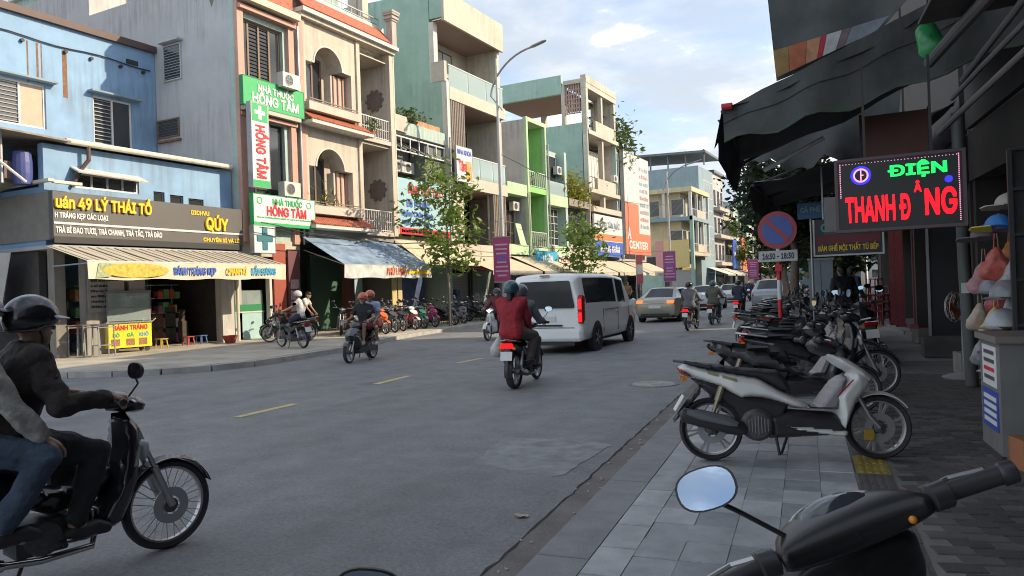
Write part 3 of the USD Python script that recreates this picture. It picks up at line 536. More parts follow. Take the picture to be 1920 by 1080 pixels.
for k in range(4): part(t, 'print_block', MB().box(.001, .006, -.22, .22, .15 + k * .42, .5 + k * .42), M('print_pink', (.42, .27, .27), .6, var=.5, scale=14))
# its signs
t = signboard('pharmacy_sign', 'big green pharmacy sign with white lettering under the upper window', 18.7, 21.66, 8.42, 9.42, XL + .3, s_green, .15, s_green2)
word(t, 'NHÀ THUỐC', .05, .56, .24, s_white, 1.75, center=True); word(t, 'HỒNG TÂM', .03, .14, .33, s_white, 2.3, center=True)
t = signboard('pharmacy_upright_sign', 'tall white projecting sign with red vertical lettering and green cross', 18.72, 19.5, 5.5, 8.45, XL + .62, s_white, .2, m_steel)
part(t, 'green_head', MB().box(.002, .008, -.36, .36, 2.3, 2.93), s_green); cr = MB().box(.008, .013, -.24, .24, 2.55, 2.69).box(.008, .013, -.07, .07, 2.38, 2.549).box(.008, .013, -.07, .07, 2.691, 2.86); part(t, 'cross', cr, s_white)
part(t, 'green_foot', MB().box(.002, .008, -.38, .38, 0.0, .24), s_green); lettering(t, 'HỒNG TÂM', .4, (.004, -.2, 2.2), -UZ, UY, s_red, width=1.9)
part(t, 'bracket', MB().bar((-.2, 0, .5), (-.75, 0, .5), .04).bar((-.2, 0, 2.3), (-.75, 0, 2.3), .04), m_steel)
t = signboard('pharmacy_sign', 'white pharmacy sign with red lettering and green edges above the counter', 18.9, 21.95, 4.2, 5.28, XL + .4, s_white, .16, s_green)
word(t, 'NHÀ THUỐC', .1, .76, .2, s_green, 1.5, center=True); word(t, 'HỒNG TÂM', .05, .36, .31, s_red, 2.0, center=True); scribble(t, -1.4, 1.4, .24, .06, s_green, 3); part(t, 'green_strip', MB().box(.001, .006, -1.52, 1.52, .0, .1), s_green)
for y in (-1.25, 1.2): part(t, 'logo_ring', MB().torus((.006, y, .86), UX, .11, [(-.02, -.004), (.02, -.004), (.02, .004), (-.02, .004)], 18), s_green)
t = signboard('cross_light_box', 'pale light box with a dark teal cross below the white pharmacy sign', 18.78, 19.75, 3.2, 4.15, XL + .5, M('box_paleblue', (.5, .60, .62), .4), .18, m_steel, cat='sign')
part(t, 'cross', MB().box(.003, .03, -.36, .36, .4, .62).box(.003, .03, -.11, .11, .1, .399).box(.003, .03, -.11, .11, .621, .9), M('cross_teal', (.03, .15, .18), .5))
ac_unit(20.75, 9.32, XL + .25, 'air conditioner outdoor unit above the green pharmacy sign', 'pharmacy air conditioners'); ac_unit(20.8, 5.3, XL + .1, 'air conditioner outdoor unit above the white pharmacy sign', 'pharmacy air conditioners')

# ---- corner shop sign band, awning, cart
t = signboard('shop_sign', 'charcoal sign band with yellow three dimensional lettering along the corner shop', 12.15, 18.72, 3.42, 4.72, XL + .02, s_gray, .2)
part(t, 'side_board', MB().box(-4.2, -.2, -3.285, -3.15, -.02, 1.3), M('tarp_taupe', (.20, .185, .165), .8, var=.15))
part(t, 'divider', MB().box(.0, .02, -3.28, 3.28, .40, .46), s_white); part(t, 'lower_strip', MB().box(.0, .012, -3.28, 3.2, -.12, .06), m_black)
word(t, 'uán 49 LÝ THÁI TỔ', -3.26, .86, .30, s_yellow, 2.95, depth=.07); word(t, 'H TRÁNG KẸP CÁC LOẠI', -3.26, .58, .14, s_white, 1.55); word(t, 'TRÀ BÍ ĐAO TƯƠI, TRÀ CHANH, TRÀ TẮC, TRÀ ĐÀO', -3.24, .17, .15, s_white, 3.3)
word(t, 'DICHVU', 1.15, .98, .13, s_yellow, .72); word(t, 'QÚY', 1.68, .52, .38, s_yellow, .92, depth=.07); word(t, 'CHUYÊN SỈ VÀ LẺ', 1.6, .12, .12, s_yellow, 1.5)
aw = awning('striped_awning', 'cream folding awning with printed food valance over the corner shop front', 11.95, 18.95, 3.2, 2.72, XL, XL + 1.75, M('canvas_cream', (.42, .38, .30), .8, var=.15, streak=.25, scale=2.), .5, M('valance_ivory', (.55, .52, .40), .8, var=.1), ribs=26, ribm=M('canvas_fold', (.385, .35, .28), .8))
q = MB(); yy = np.linspace(0, 2 * np.pi, 26); q.add([(1.812, -2.1 + 1.0 * math.cos(u), 2.47 + .2 * math.sin(u)) for u in yy[:-1]] + [(1.812, -2.1, 2.47)], [[i, (i + 1) % 25, 25] for i in range(25)]); part(aw, 'food_picture', q, M('pizza_yellow', (.62, .40, .06), .7, var=.5, scale=9))
q = MB().add([(1.81, -3.3, 2.26), (1.81, -2.9, 2.3), (1.81, -2.5, 2.64), (1.81, -3.2, 2.66)], [[0, 1, 2, 3]]); part(aw, 'leaf_picture', q, M('print_leaf', (.30, .36, .20), .7, var=.6, scale=10))
lettering(aw, 'BÁNH TRÁNG KẸP', .2, (1.81, -.95, 2.36), UY, UZ, s_blue, 1.5); lettering(aw, 'CHANH XÍ', .2, (1.81, .95, 2.37), UY, UZ, s_yellow, .8); lettering(aw, 'DẦN SƯƠNG', .2, (1.81, 1.95, 2.37), UY, UZ, s_cyan, 1.05)
ct = gp(245, 660, .14); t = thing('food_cart', 'yellow street food cart with glass case standing under the striped awning', 'food cart', ct, rz=math.radians(78))
# cart local x runs along the street, -y faces the road
part(t, 'body', MB().box(-.62, .62, -.02, .5, .14, .86), M('cart_yellow', (.72, .58, .03), .45)); part(t, 'counter_top', MB().box(-.68, .64, -.06, .56, .86, .9), m_steel)
fr = MB(); [fr.box(x - .02, x + .02, y - .02, y + .02, .9, 1.75) for x in (-.6, .6) for y in (.02, .46)]; fr.box(-.64, .64, -.02, .5, 1.75, 1.8).box(-.6, .6, 0, .48, 1.3, 1.32); part(t, 'case_frame', fr, m_steel)
part(t, 'case_glass', MB().box(-.58, .58, .0, .008, .92, 1.74), clearM('case_glass', (.7, .85, .82), .3)); r = random.Random(3)
for k in range(7): part(t, 'food_tray', MB().box(-.55 + .16 * k, -.43 + .16 * k, .1, .4, .92 if k % 2 else 1.33, 1.06 if k % 2 else 1.5), M(f'tray_{k}', ((.4, .2, .08), (.5, .35, .1), (.3, .08, .05), (.2, .25, .08), (.45, .4, .3), (.35, .12, .06), (.25, .2, .15))[k], .6))
part(t, 'stock_box', MB().box(-.5, -.1, .05, .45, 1.8, 2.1).box(.05, .5, .05, .45, 1.8, 2.15), M('carton', (.33, .30, .27), .8))
for x, y in ((-.5, .03), (.5, .03), (-.5, .42), (.5, .42)): part(t, 'caster', MB().lathe([(0, -.02), (.07, -.02), (.07, .02), (0, .02)], (x, y, .07), UY, 12), m_black)
part(t, 'push_handle', MB().tube([(.62, .05, .82), (.78, .05, .95), (.78, .45, .95), (.62, .45, .82)], .018), m_steel)
def wordc(t, s, x, z, h, mat, width): lettering(t, s, h, (x, -.025, z), UX, UZ, mat, width=width, depth=.004)
wordc(t, 'BÁNH TRÁNG', -.48, .66, .13, s_red, .98); wordc(t, 'BÒ', -.5, .46, .1, s_green, .2); wordc(t, 'GÀ', -.1, .46, .1, s_green, .2); wordc(t, 'KHÔ', .25, .46, .1, s_cyan, .28)
for k, x in enumerate((-.42, 0, .36)): part(t, 'food_photo', MB().box(x - .12, x + .12, -.026, -.021, .2, .4), M('food_print', (.30, .14, .06), .6, var=.8, scale=30))
for k in range(3):
    t = thing('metal_stool_rack', 'grey steel rack frame standing beside the yellow cart' if k == 0 else f'steel folding stand {"left of the grey rack" if k == 1 else "next to the corner post"}', 'rack', gp(195 - 28 * k, 668, .14), rz=math.radians(80))
    b = MB()
    for x in (-.22, .22):
        for y in (-.2, .2): b.bar((x, y, 0), (x * .9, y * .9, .85), .03)
    b.bar((-.22, -.2, .8), (.22, -.2, .8), .03).bar((-.22, .2, .8), (.22, .2, .8), .03); part(t, 'legs', b, m_steel); part(t, 'top', MB().box(-.24, .24, -.22, .22, .85, .88), M('rack_dark', (.10, .09, .09), .5))
    if k == 0: part(t, 'shelf', MB().box(-.21, .21, -.19, .19, .3, .32), m_steel)
t = signboard('menu_board', 'pale menu sheet with dark print hanging on the shop pier', 13.05, 13.9, 1.35, 2.55, XL + .03, M('menu_paper', (.33, .32, .34), .6), .03)
for k in range(7): scribble(t, -.34, .34, .12 + k * .15, .07, m_frame_d, k)
t = thing('red_basket', 'red plastic basket at the foot of the white pier', 'basket', (XL + .5, 17.6, .14)); part(t, 'basket_body', MB().lathe([(.16, 0), (.24, .22), (.25, .24), (.22, .24), (.15, .02)], n=16), M('basket_red', (.30, .05, .03), .5)); part(t, 'rim', MB().torus((0, 0, .235), UZ, .245, [(-.012, -.012), (.012, -.012), (.012, .012), (-.012, .012)], 20), M('basket_red', (.3, .05, .03), .5))
tp = thing('hanging_tarp', 'loose pale tarpaulin hanging at the side of the corner shop', 'tarpaulin', (-22.2, 11.7, 1.0)); n = 12
V = np.array([[-1.2 + 1.5 * u - .5 * u * w, .1 * math.sin(u * 9 + w * 2), 2.1 * (1 - w) + .0 - .3 * u * w] for w in np.linspace(0, 1, n) for u in np.linspace(0, 1, n)]); qd = np.array([[i * n + j, i * n + j + 1, (i + 1) * n + j + 1, (i + 1) * n + j] for i in range(n - 1) for j in range(n - 1)])
part(tp, 'sheet', MB().add(V, qd).add(V + [0, .008, 0], qd[:, ::-1]), M('tarp_pale', (.42, .41, .39), .7), smooth=True); part(tp, 'red_print', MB().add([(-1.1, -.12, .6), (-.75, -.12, .6), (-.75, -.12, 1.1), (-1.1, -.12, 1.1)], [[0, 1, 2, 3]]), s_red)
t = thing('wall_lamp_bulb', 'small round white bulb hanging in the dark corner of the shop', 'lamp', (-22.0, 12.6, 2.55)); part(t, 'bulb', trimesh.creation.icosphere(2, .09), M('bulb_white', (.7, .7, .68), .3), smooth=True); part(t, 'cord', MB().tube([(0, 0, .08), (0, 0, .6)], .008, 5), m_black)

# ---- the house with arches and red tiles
c = thing('arched_house', 'cream three storey house with arched recesses and red tiled ledges', 'house', (0, 0, 0)); Y0, Y1, YM = 21.72, 27.62, 25.15
def arch(y0, y1, z0, z1, ya, za, r):
    p = shapely.box(y0, z0, y1, z1).union(Point(ya, za).buffer(r, 24).intersection(shapely.box(ya - r, za, ya + r, za + r)))
    return p.union(shapely.box(ya - r, z1 - .02, ya + r, za + .01))
A2, A1 = arch(22.15, 24.85, 9.3, 10.88, 23.45, 10.86, .82), arch(22.15, 24.75, 5.25, 6.75, 23.4, 6.72, .82)
wallX(c, 'front_wall', Y0, YM, 4.45, 12.45, m_cream, [A2, A1], X=XL, t=.75)
for arc, nm in ((A2, 'upper'), (A1, 'lower')):
    rim = arc.buffer(.06).difference(arc).intersection(shapely.box(22.5, arc.bounds[1] + 1.5, 24.4, 14)); part(c, 'arch_trim', MB().prism(rim, (XL, 0, 0), UY, UZ, .03), m_white)
part(c, 'core', MB().box(-33, XL - 1.6, Y0, Y1, 4.1, 12.4), m_cream2)
for z0, z1 in ((9.3, 11.6), (5.25, 7.5)):
    window(c, 22.3, 23.9, z0 + .05, z1 - .2, 3, 1, X=XL - .8, fm=M('frame_plum', (.17, .09, .075), .5), fw=.09)
    for k in range(6): part(c, 'column_moulding', MB().box(XL - .72 + .05 * (k % 2), XL - .35 + .05 * (k % 2), 23.95 + k * .14, 24.04 + k * .14, z0, z0 + 1.45), m_salmon if k % 2 else m_cream2)
    part(c, 'soffit_disc', MB().lathe([(0, 0), (.28, 0), (.28, .03), (0, .03)], (XL - .35, 24.45, z0 + 1.56), -UZ, 18), m_slat)
    part(c, 'ledge', MB().box(XL, XL + .34, Y0 + .2, YM - .15, z0 - .42, z0 - .1), m_cream)
    railing(c, Y0 + .35, YM - .2, z0 - .1, .18, XL + .2, m_slat, n=4)
    bb = MB()
    for k in range(26):   # clay tiles of the skirt roof
        y = Y0 + .03 + k * (YM + .25 - Y0) / 26; part(c, 'roof_tile', MB().bar((XL + .02, y + .06, z0 - .47), (XL + .62, y + .06, z0 - .86), .115, .05), m_tilered)
    part(c, 'skirt', MB().box(XL - .0, XL + .66, Y0, YM + .3, z0 - 1.02, z0 - .9), m_white)
part(c, 'edge_pilaster', MB().box(XL, XL + .09, Y0, Y0 + .24, 4.4, 12.45), m_salmon); part(c, 'edge_pilaster', MB().box(XL, XL + .07, Y0 + .25, Y0 + .36, 4.4, 12.45), m_cream)
part(c, 'middle_post', MB().box(XL - .3, XL + .08, YM, YM + .22, 4.4, 12.45), m_cream); part(c, 'end_wall', MB().box(XL - 1.6, XL + .1, Y1 - .24, Y1, 4.2, 12.45), m_cream2); part(c, 'end_post', MB().box(XL - .1, XL + .14, Y1 - .26, Y1 + .02, 4.2, 12.45), m_cream)
for z in (4.35, 8.45):
    part(c, 'balcony_slab', MB().box(XL - 1.6, XL + .12, YM + .22, Y1 - .24, z - .18, z), m_cream); railing(c, YM + .25, Y1 - .28, z, .95, XL + .02, m_rail, rows=1)
    window(c, YM + .35, YM + 1.1, z + .02, z + 2.3, 1, 2, X=XL - 1.55, fm=M('frame_plum', (.17, .09, .075), .5), name='balcony_door')
    part(c, 'ceiling', MB().box(XL - 1.6, XL - .02, YM + .23, Y1 - .25, z + 3.55 if z > 5 else z + 3.8, z + 3.6 if z > 5 else z + 3.9), m_cream)
    em = MB().lathe([(0, 0), (.42, 0), (.45, .03), (.3, .06), (0, .08)], (XL - .75, Y1 - .24, z + 2.0), -UY, 22)
    for k in range(10): a_ = k * math.pi / 5; em.obox((XL - .75 + .43 * math.cos(a_), Y1 - .265, z + 2.0 + .43 * math.sin(a_)), (math.cos(a_), 0, math.sin(a_)), (-math.sin(a_), 0, math.cos(a_)), UY, .16, .12, .05)
    part(c, 'wall_emblem', em, M('emblem', (.16, .12, .105), .8, var=.3, scale=12))
part(c, 'cornice', MB().box(XL - .4, XL + .42, Y0 - .05, Y1 + .15, 12.62, 12.78), m_white); part(c, 'cornice_under', MB().box(XL - .4, XL + .25, Y0, Y1 + .05, 12.45, 12.62), m_cream2)
for k in range(46):
    y = Y0 + .02 + k * (Y1 - .3 - Y0) / 46; part(c, 'roof_tile', MB().bar((XL + .38, y + .06, 12.83), (XL - .25, y + .06, 13.55), .118, .055), m_tilered)
part(c, 'parapet', MB().box(XL - .6, XL - .3, Y0, Y1, 12.4, 13.75), m_white)
railing(c, Y0, Y1 - .3, 13.75, .35, XL - .35, m_steel, n=10)
fin = MB().box(XL + .1, XL + .42, Y1 - .33, Y1 + .0, 12.78, 13.9); [fin.box(XL + .1 - e, XL + .42 + e, Y1 - .33 - e, Y1 + e, z, z + .09) for z, e in ((13.9, .04), (13.99, .09), (14.08, .05), (14.17, .11), (14.26, .13))]; part(c, 'finial_post', fin, M('finial', (.40, .37, .33), .8, streak=.5))
part(c, 'chimney_post', MB().box(-21.9, -21.4, 26.35, 26.85, 12.3, 17.5), m_cream2); part(c, 'chimney_post', MB().box(-21.38, -21.1, 26.4, 26.8, 12.3, 17.5), m_cream)
# open garage mouth
part(c, 'lintel', MB().box(XL - .5, XL - .05, Y0, Y1, 3.75, 4.3), M('lintel_grey', (.26, .24, .22), .8)); part(c, 'back_wall', MB().box(-26.2, -26, Y0, Y1, .13, 4.1), M('garage_back', (.14, .135, .12), .8)); part(c, 'side_wall', MB().box(-26, XL - .1, Y1 - .25, Y1 - .02, .13, 3.75), M('garage_side', (.17, .165, .145), .8))
part(c, 'shop_partition', MB().box(-23.2, -23.0, 24.6, Y1 - .3, .13, 3.4), M('partition_green', (.05, .12, .085), .5)); part(c, 'door_post', MB().box(XL - .5, XL - .1, 24.4, 24.75, .13, 3.75), M('pier_maroon', (.12, .04, .03), .7))
part(c, 'poster', MB().box(XL - 1.5, XL - 1.45, 26.2, 26.9, .6, 2.4), M('poster_blue', (.33, .48, .55), .5)); part(c, 'poster', MB().box(XL - .08, XL - .03, 27.25, 27.6, .5, 2.4), M('poster_yellow', (.55, .45, .2), .5))
t = awning('blue_printed_awning', 'large faded blue printed awning over the garage mouth of the arched house', 21.55, 27.2, 3.95, 2.76, XL, XL + 2.15, M('canvas_blue', (.19, .27, .37), .7, var=.6, scale=1.6, dirt=(.4, .4, .4)), .52, M('valance_grey', (.45, .47, .46), .8, var=.4, scale=3), tilt=-.05)
lettering(t, 'PHÚ LONG', .26, (2.195, -.35, 2.37), UY, UZ, s_orange, 1.25); scribble(t, 0, .01, 0, .01, s_yellow, 1); part(t, 'yellow_print', MB().box(2.19, 2.2, 1.1, 2.6, 2.4, 2.55), s_yellow)
pl = MB()
for k in range(70): q = np.array([XL + .25 + rng.gauss(0, .12), 22.9 + rng.gauss(0, .35), 5.25 + abs(rng.gauss(0, .35))]); d = nrng.normal(0, 1, 3); pl.obox(q, d, np.cross(d, UZ) + .01, np.cross(d, np.cross(d, UZ)) + .001, .18, .05, .004)
solo('balcony_plant', pl, m_leafy, 'dry grassy plant on the lower ledge of the arched house', 'plant')

# ---- low dark house with banner
d = thing('dark_house', 'low dark grey house with air conditioners and a clinic banner', 'house', (0, 0, 0)); Y0, Y1 = 27.68, 32.3
m_dk = M('wall_charcoal', (.13, .145, .145), .8, streak=.3)
part(d, 'core', MB().box(-33, XL - 1.3, Y0, Y1, 3.9, 9.3), m_dk); part(d, 'parapet', MB().box(XL - 1.5, XL - .15, Y0, Y1, 9.1, 9.7), m_paleteal); part(d, 'parapet_block', MB().box(XL - .4, XL - .05, Y0, Y0 + 1.2, 9.15, 9.9), m_cream)
part(d, 'lower_wall', MB().box(XL - 1.3, XL - .3, Y0, Y1, 3.8, 4.3), m_cream); part(d, 'side_panel', MB().box(XL - 1.2, XL - .3, Y1 - 1.7, Y1 - .02, 4.3, 9.1), m_dk)
fr = MB()
for y in np.linspace(Y0 + .1, Y1 - .1, 7): fr.bar((XL - .2, y, 8.3), (XL - .2, y, 8.95), .05).bar((XL - 1.2, y, 9.0), (XL + .1, y, 8.3), .05)
fr.bar((XL - .2, Y0, 8.95), (XL - .2, Y1, 8.95), .06).bar((XL - .2, Y0, 8.3), (XL - .2, Y1, 8.3), .06); part(d, 'awning_frame', fr, m_rail)
window(d, 27.9, 29.9, 5.3, 7.3, 3, 2, X=XL - 1.25, fm=m_frame_w, fw=.07); part(d, 'curtain', MB().box(XL - 1.28, XL - 1.2, 29.95, 30.4, 4.6, 7.2), M('curtain_grey', (.33, .34, .34), .8))
for k, y in enumerate((28.55, 29.35, 30.15)): ac_unit(y, 7.45, XL - 1.25, ('first', 'second', 'third')[k] + ' of three air conditioners in the recess of the dark house, from the left', 'air conditioners on the dark house')
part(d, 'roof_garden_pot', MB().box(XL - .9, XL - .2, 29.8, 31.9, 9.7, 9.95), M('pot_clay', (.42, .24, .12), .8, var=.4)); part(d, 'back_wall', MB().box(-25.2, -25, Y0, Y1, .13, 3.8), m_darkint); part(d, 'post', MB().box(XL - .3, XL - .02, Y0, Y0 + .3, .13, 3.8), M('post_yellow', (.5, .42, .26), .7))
gl = MB(); part(d, 'blue_shop_panel', MB().box(XL - 1.6, XL - 1.5, 28.6, 31.9, .2, 2.5), M('panel_navy', (.05, .08, .18), .5, var=.5, scale=3))
def leaves(n, c, sd, size, mb=None, seed=1):
    r = np.random.default_rng(seed); mb = mb or MB(); q = np.asarray(c) + r.normal(0, 1, (n, 3)) * np.asarray(sd); leafcloud(mb, q, size, r); return mb
def leafcloud(mb, q, size, r):
    n = len(q); a = r.normal(0, 1, (n, 3)); a[:, 2] *= .6; a /= np.linalg.norm(a, axis=1)[:, None]; b = np.cross(a, r.normal(0, 1, (n, 3))); b /= np.linalg.norm(b, axis=1)[:, None]; s = size * r.uniform(.6, 1.3, n)[:, None]
    v = np.stack([q - a * s, q + b * s * .42, q + a * s, q - b * s * .42], 1).reshape(-1, 3); i = np.arange(n) * 4
    mb.add(v, np.vstack([np.stack([i, i + 1, i + 2], 1), np.stack([i, i + 2, i + 3], 1)])); return mb
solo('roof_plant', leaves(260, (XL - .5, 29.6, 10.15), (.25, .5, .22), .13), m_leafm, 'green plant growing on the parapet of the dark house', 'plant')
t = signboard('clinic_banner', 'pale blue clinic banner with red heading and red foot strip', 27.75, 32.1, 4.35, 6.95, XL + .05, s_paleblue, .06)
word(t, 'BỆNH VIỆN THÚ Y', -1.35, 1.95, .36, s_red, 3.1); word(t, 'Bs Phước', -1.5, 1.3, .34, s_blue, 1.9); word(t, 'Khám Chữa Bệnh', -1.9, .85, .24, s_blue, 2.6); word(t, 'Phẫu Thuật - Spa', -1.9, .45, .2, s_blue, 2.5); part(t, 'foot_strip', MB().box(.001, .006, -2.17, 2.17, .0, .3), s_red); scribble(t, -1.9, 1.9, .08, .14, s_white, 8)
awning('cream_awning', 'plain cream awning sloping over the shop below the clinic banner', 27.55, 32.3, 4.05, 2.86, XL, XL + 1.65, M('canvas_sand', (.50, .44, .31), .8, var=.15), 0)

# ---- tall teal house with glass balconies
e = thing('glass_balcony_house', 'tall pale house with teal flank and glass railed balconies', 'building', (0, 0, 0)); Y0, Y1 = 32.35, 38.55
part(e, 'flank_wall', MB().prism([(-29, 17.6), (-29, 0), (XL - .2, 0), (XL - .2, 12.45), (-21.55, 12.45), (-21.55, 17.3), (-22.2, 17.3)], (0, Y0 + .25, 0), UX, UZ, .25), m_teal)
part(e, 'core', MB().box(-29, XL - 2.4, Y0 + .25, Y1, 3.8, 16.4), m_cream2); part(e, 'roof_box', MB().box(-29, XL - 1.6, Y0 + .25, Y1, 16.2, 17.0), m_cream2)
part(e, 'roof_fascia', MB().box(XL - .15, XL, Y0 - .02, Y1 + .1, 15.55, 17.15), m_cream); part(e, 'roof_soffit', MB().box(XL - 2.4, XL - .15, Y0 + .26, Y1 + .1, 15.6, 15.75), M('soffit_brown', (.30, .20, .17), .6)); part(e, 'roof_side', MB().box(-21.5, XL - .15, Y0 - .02, Y0 + .2, 15.75, 17.1), m_teal)
part(e, 'end_wall', MB().box(XL - 2.4, XL - .25, Y1 - .25, Y1, 3.8, 15.6), m_cream2); part(e, 'side_fin', MB().box(-21.6, -21.3, Y0 - .01, Y0 + .35, 12.45, 15.6), m_white); part(e, 'lower_fin', MB().box(XL - .3, XL, Y0 - .01, Y0 + .22, 3.8, 12.4), m_white)
window(e, 33.0, 36.6, 12.4, 15.2, 4, 2, X=XL - 2.3, fm=m_frame_d, gm=M('curtain_lace', (.42, .44, .45), .35, var=.2), name='balcony_door')
for z, y0 in ((12.2, 34.0), (7.7, 34.1)):
    part(e, 'balcony_slab', MB().box(XL - 2.4, XL + .02, y0 if z < 9 else Y0 + .23, Y1, z - .65, z), m_cream); part(e, 'balcony_soffit', MB().box(XL - 2.3, XL - .05, y0 + .02, Y1 - .3, z - .69, z - .652), M('soffit_brown', (.30, .20, .17), .6))
    for k in range(3):
        L = (Y1 - .1 - y0 if z < 9 else Y1 - .1 - (Y0 + .3)) / 3; yy0 = (y0 if z < 9 else Y0 + .3) + k * L; part(e, 'glass_panel', MB().box(XL - .06, XL - .045, yy0 + .02, yy0 + L - .02, z + .03, z + 1.12), m_tealglass)
    part(e, 'hand_rail', MB().box(XL - .08, XL - .02, y0 if z < 9 else Y0 + .25, Y1 - .05, z + 1.12, z + 1.17), m_rail)
part(e, 'balcony_cheek', MB().box(-21.5, XL - .1, Y0 - .02, Y0 + .22, 12.46, 13.5), m_cream)
window(e, 34.6, 38.0, 8.2, 11.0, 3, 1, X=XL - 2.3, fm=m_frame_d, name='balcony_door'); window(e, 34.6, 38.0, 4.2, 6.9, 3, 1, X=XL - 2.3, fm=m_frame_d, name='balcony_door')
for k in range(9): part(e, 'slat', MB().box(XL - .25, XL - .02, Y0 + .24 + k * .17, Y0 + .34 + k * .17, 7.2, 12.15), m_slat)
for k in range(8): part(e, 'slat', MB().box(XL - .25, XL - .02, 36.9 + k * .19, 37.01 + k * .19, 4.2, 7.65), m_slat)
part(e, 'slat_back', MB().box(XL - .4, XL - .3, Y0 + .22, Y0 + 1.75, 4.2, 12.15).box(XL - .4, XL - .3, 36.85, Y1 - .05, 4.0, 7.05), m_cream2); part(e, 'lintel', MB().box(XL - .6, XL + .1, Y0, Y1, 3.5, 4.1), m_cream); part(e, 'back_wall', MB().box(-25, -24.8, Y0, Y1, .13, 3.6), m_darkint)
t = signboard('dental_sign', 'small white sign with blue heading beside the slatted panel', 32.5, 34.05, 7.3, 9.1, XL + .35, s_white, .1, m_steel); word(t, 'NHA KHOA', -.7, 1.4, .24, s_blue, 1.4); word(t, 'Tâm', -.6, .55, .5, s_red, .8); part(t, 'picture', MB().box(.002, .007, .1, .7, .1, 1.1), M('picture_gold', (.5, .3, .08), .6, var=.6, scale=6))

# ---- low link house, then the narrow green house
d2 = thing('low_green_trim_house', 'low house with pale green ledges between the glass balcony house and the green house', 'house', (0, 0, 0))
part(d2, 'core', MB().box(-33, XL - .9, 38.6, 41.2, 3.8, 7.6), m_cream2); part(d2, 'balcony_slab', MB().box(XL - .9, XL, 38.6, 41.15, 7.3, 8.0), m_greenlight); part(d2, 'balcony_slab', MB().box(XL - .9, XL, 38.6, 41.15, 3.7, 4.3), m_greenlight); window(d2, 38.8, 40.9, 4.4, 7.1, 4, 4, X=XL - .85, fm=m_frame_b); part(d2, 'back_wall', MB().box(-25, -24.8, 38.6, 41.2, .13, 3.7), m_darkint)
part(d2, 'leaning_board', MB().sheet([(XL + .02, 40.0, 4.3), (XL + .02, 40.8, 4.3), (XL - .2, 40.5, 5.6), (XL - .2, 39.8, 5.6)], .03), m_greenlight)
f = thing('green_house', 'narrow bright green house with open balconies and white frame', 'house', (0, 0, 0)); Y0, Y1 = 41.25, 44.1
part(f, 'flank_wall', MB().box(-30, XL - .2, Y0 - .0, Y0 + .2, 0, 12.15), m_gray); part(f, 'core', MB().box(-30, XL - 1.5, Y0 + .2, Y1, 3.7, 12), m_greenwall); part(f, 'frame', MB().box(XL - .2, XL + .03, Y0, Y0 + .22, 3.7, 12.3).box(XL - .2, XL + .03, Y1 - .2, Y1, 3.7, 12.3).box(XL - .2, XL + .03, Y0 + .22, Y1 - .2, 12.05, 12.3), m_greenlight)
part(f, 'end_wall', MB().box(XL - 1.5, XL - .2, Y1 - .18, Y1 - .02, 3.7, 12.05), m_greenwall); part(f, 'roof', MB().box(-30, XL - .2, Y0 + .2, Y1, 12.05, 12.2), m_white)
for z in (8.0, 4.2):
    part(f, 'balcony_slab', MB().box(XL - 1.5, XL, Y0 + .22, Y1 - .2, z - .35, z), m_greenwall if z > 5 else m_greenlight); railing(f, Y0 + .25, Y1 - .22, z, 1.0, XL - .06, m_rail, n=9, r=.02); window(f, Y0 + .4, Y1 - .8, z + .1, z + 2.6, 2, 1, X=XL - 1.45, fm=m_frame_w, name='balcony_door')
part(f, 'back_wall', MB().box(-25, -24.8, Y0, Y1, .13, 3.7), m_darkint); part(f, 'lintel', MB().box(XL - .4, XL + .03, Y0, Y1, 3.2, 3.7), m_greenlight)
t = signboard('blue_shop_sign', 'bright blue shop sign with white word under the green house', 41.0, 44.0, 2.95, 3.95, XL + .6, s_cyan, .1); word(t, 'UYÊN', -.75, .35, .36, s_white, 1.5)
t = signboard('white_shop_sign', 'white shop sign with red word right of the blue one', 44.2, 46.6, 2.95, 3.75, XL + .6, s_white, .1); word(t, 'TATTOO', -.9, .25, .34, s_red, 1.8)
g0 = thing('pale_teal_house', 'slim pale teal house with grilled window right of the green house', 'house', (0, 0, 0)); Y0, Y1 = 44.12, 47.3
part(g0, 'core', MB().box(-30, XL - .6, Y0, Y1, 3.7, 10.9), m_paleteal); part(g0, 'pier', MB().box(XL - .6, XL, Y1 - .35, Y1, 3.7, 10.9), m_paleteal); part(g0, 'balcony_slab', MB().box(XL - .6, XL + .03, Y0, Y1, 7.1, 7.8), m_greenlight); part(g0, 'balcony_slab', MB().box(XL - .6, XL + .03, Y0, Y1, 3.6, 4.4), m_greenlight)
window(g0, Y0 + .15, Y1 - .5, 8.0, 10.6, 2, 1, X=XL - .55, fm=m_frame_w); window(g0, Y0 + .15, Y1 - .5, 4.5, 7.0, 4, 5, X=XL - .55, fm=m_frame_w, fw=.05); part(g0, 'glass_panel', MB().box(XL - .05, XL - .035, Y0 + .05, Y1 - .4, 7.8, 8.7), m_tealglass); part(g0, 'back_wall', MB().box(-25, -24.8, Y0, Y1, .13, 3.6), m_darkint)
g1 = thing('bush_balcony_house', 'low grey shop house with yellow green bush on its roof terrace', 'house', (0, 0, 0)); Y0, Y1 = 47.35, 51.0
part(g1, 'core', MB().box(-30, XL - .7, Y0, Y1, 3.7, 7.6), m_gray); part(g1, 'roof_edge', MB().box(XL - .9, XL + .1, Y0, Y1, 7.3, 7.8), M('concrete_mossy', (.24, .22, .19), .9, var=.4)); part(g1, 'balcony_slab', MB().box(XL - .7, XL, Y0, Y1, 3.5, 4.6), m_cream2)
window(g1, Y0 + .1, Y1 - .2, 4.7, 7.2, 5, 5, X=XL - .6, fm=m_steel, fw=.05, label='window with square steel grille'); part(g1, 'back_wall', MB().box(-25, -24.8, Y0, Y1, .13, 3.5), m_darkint)
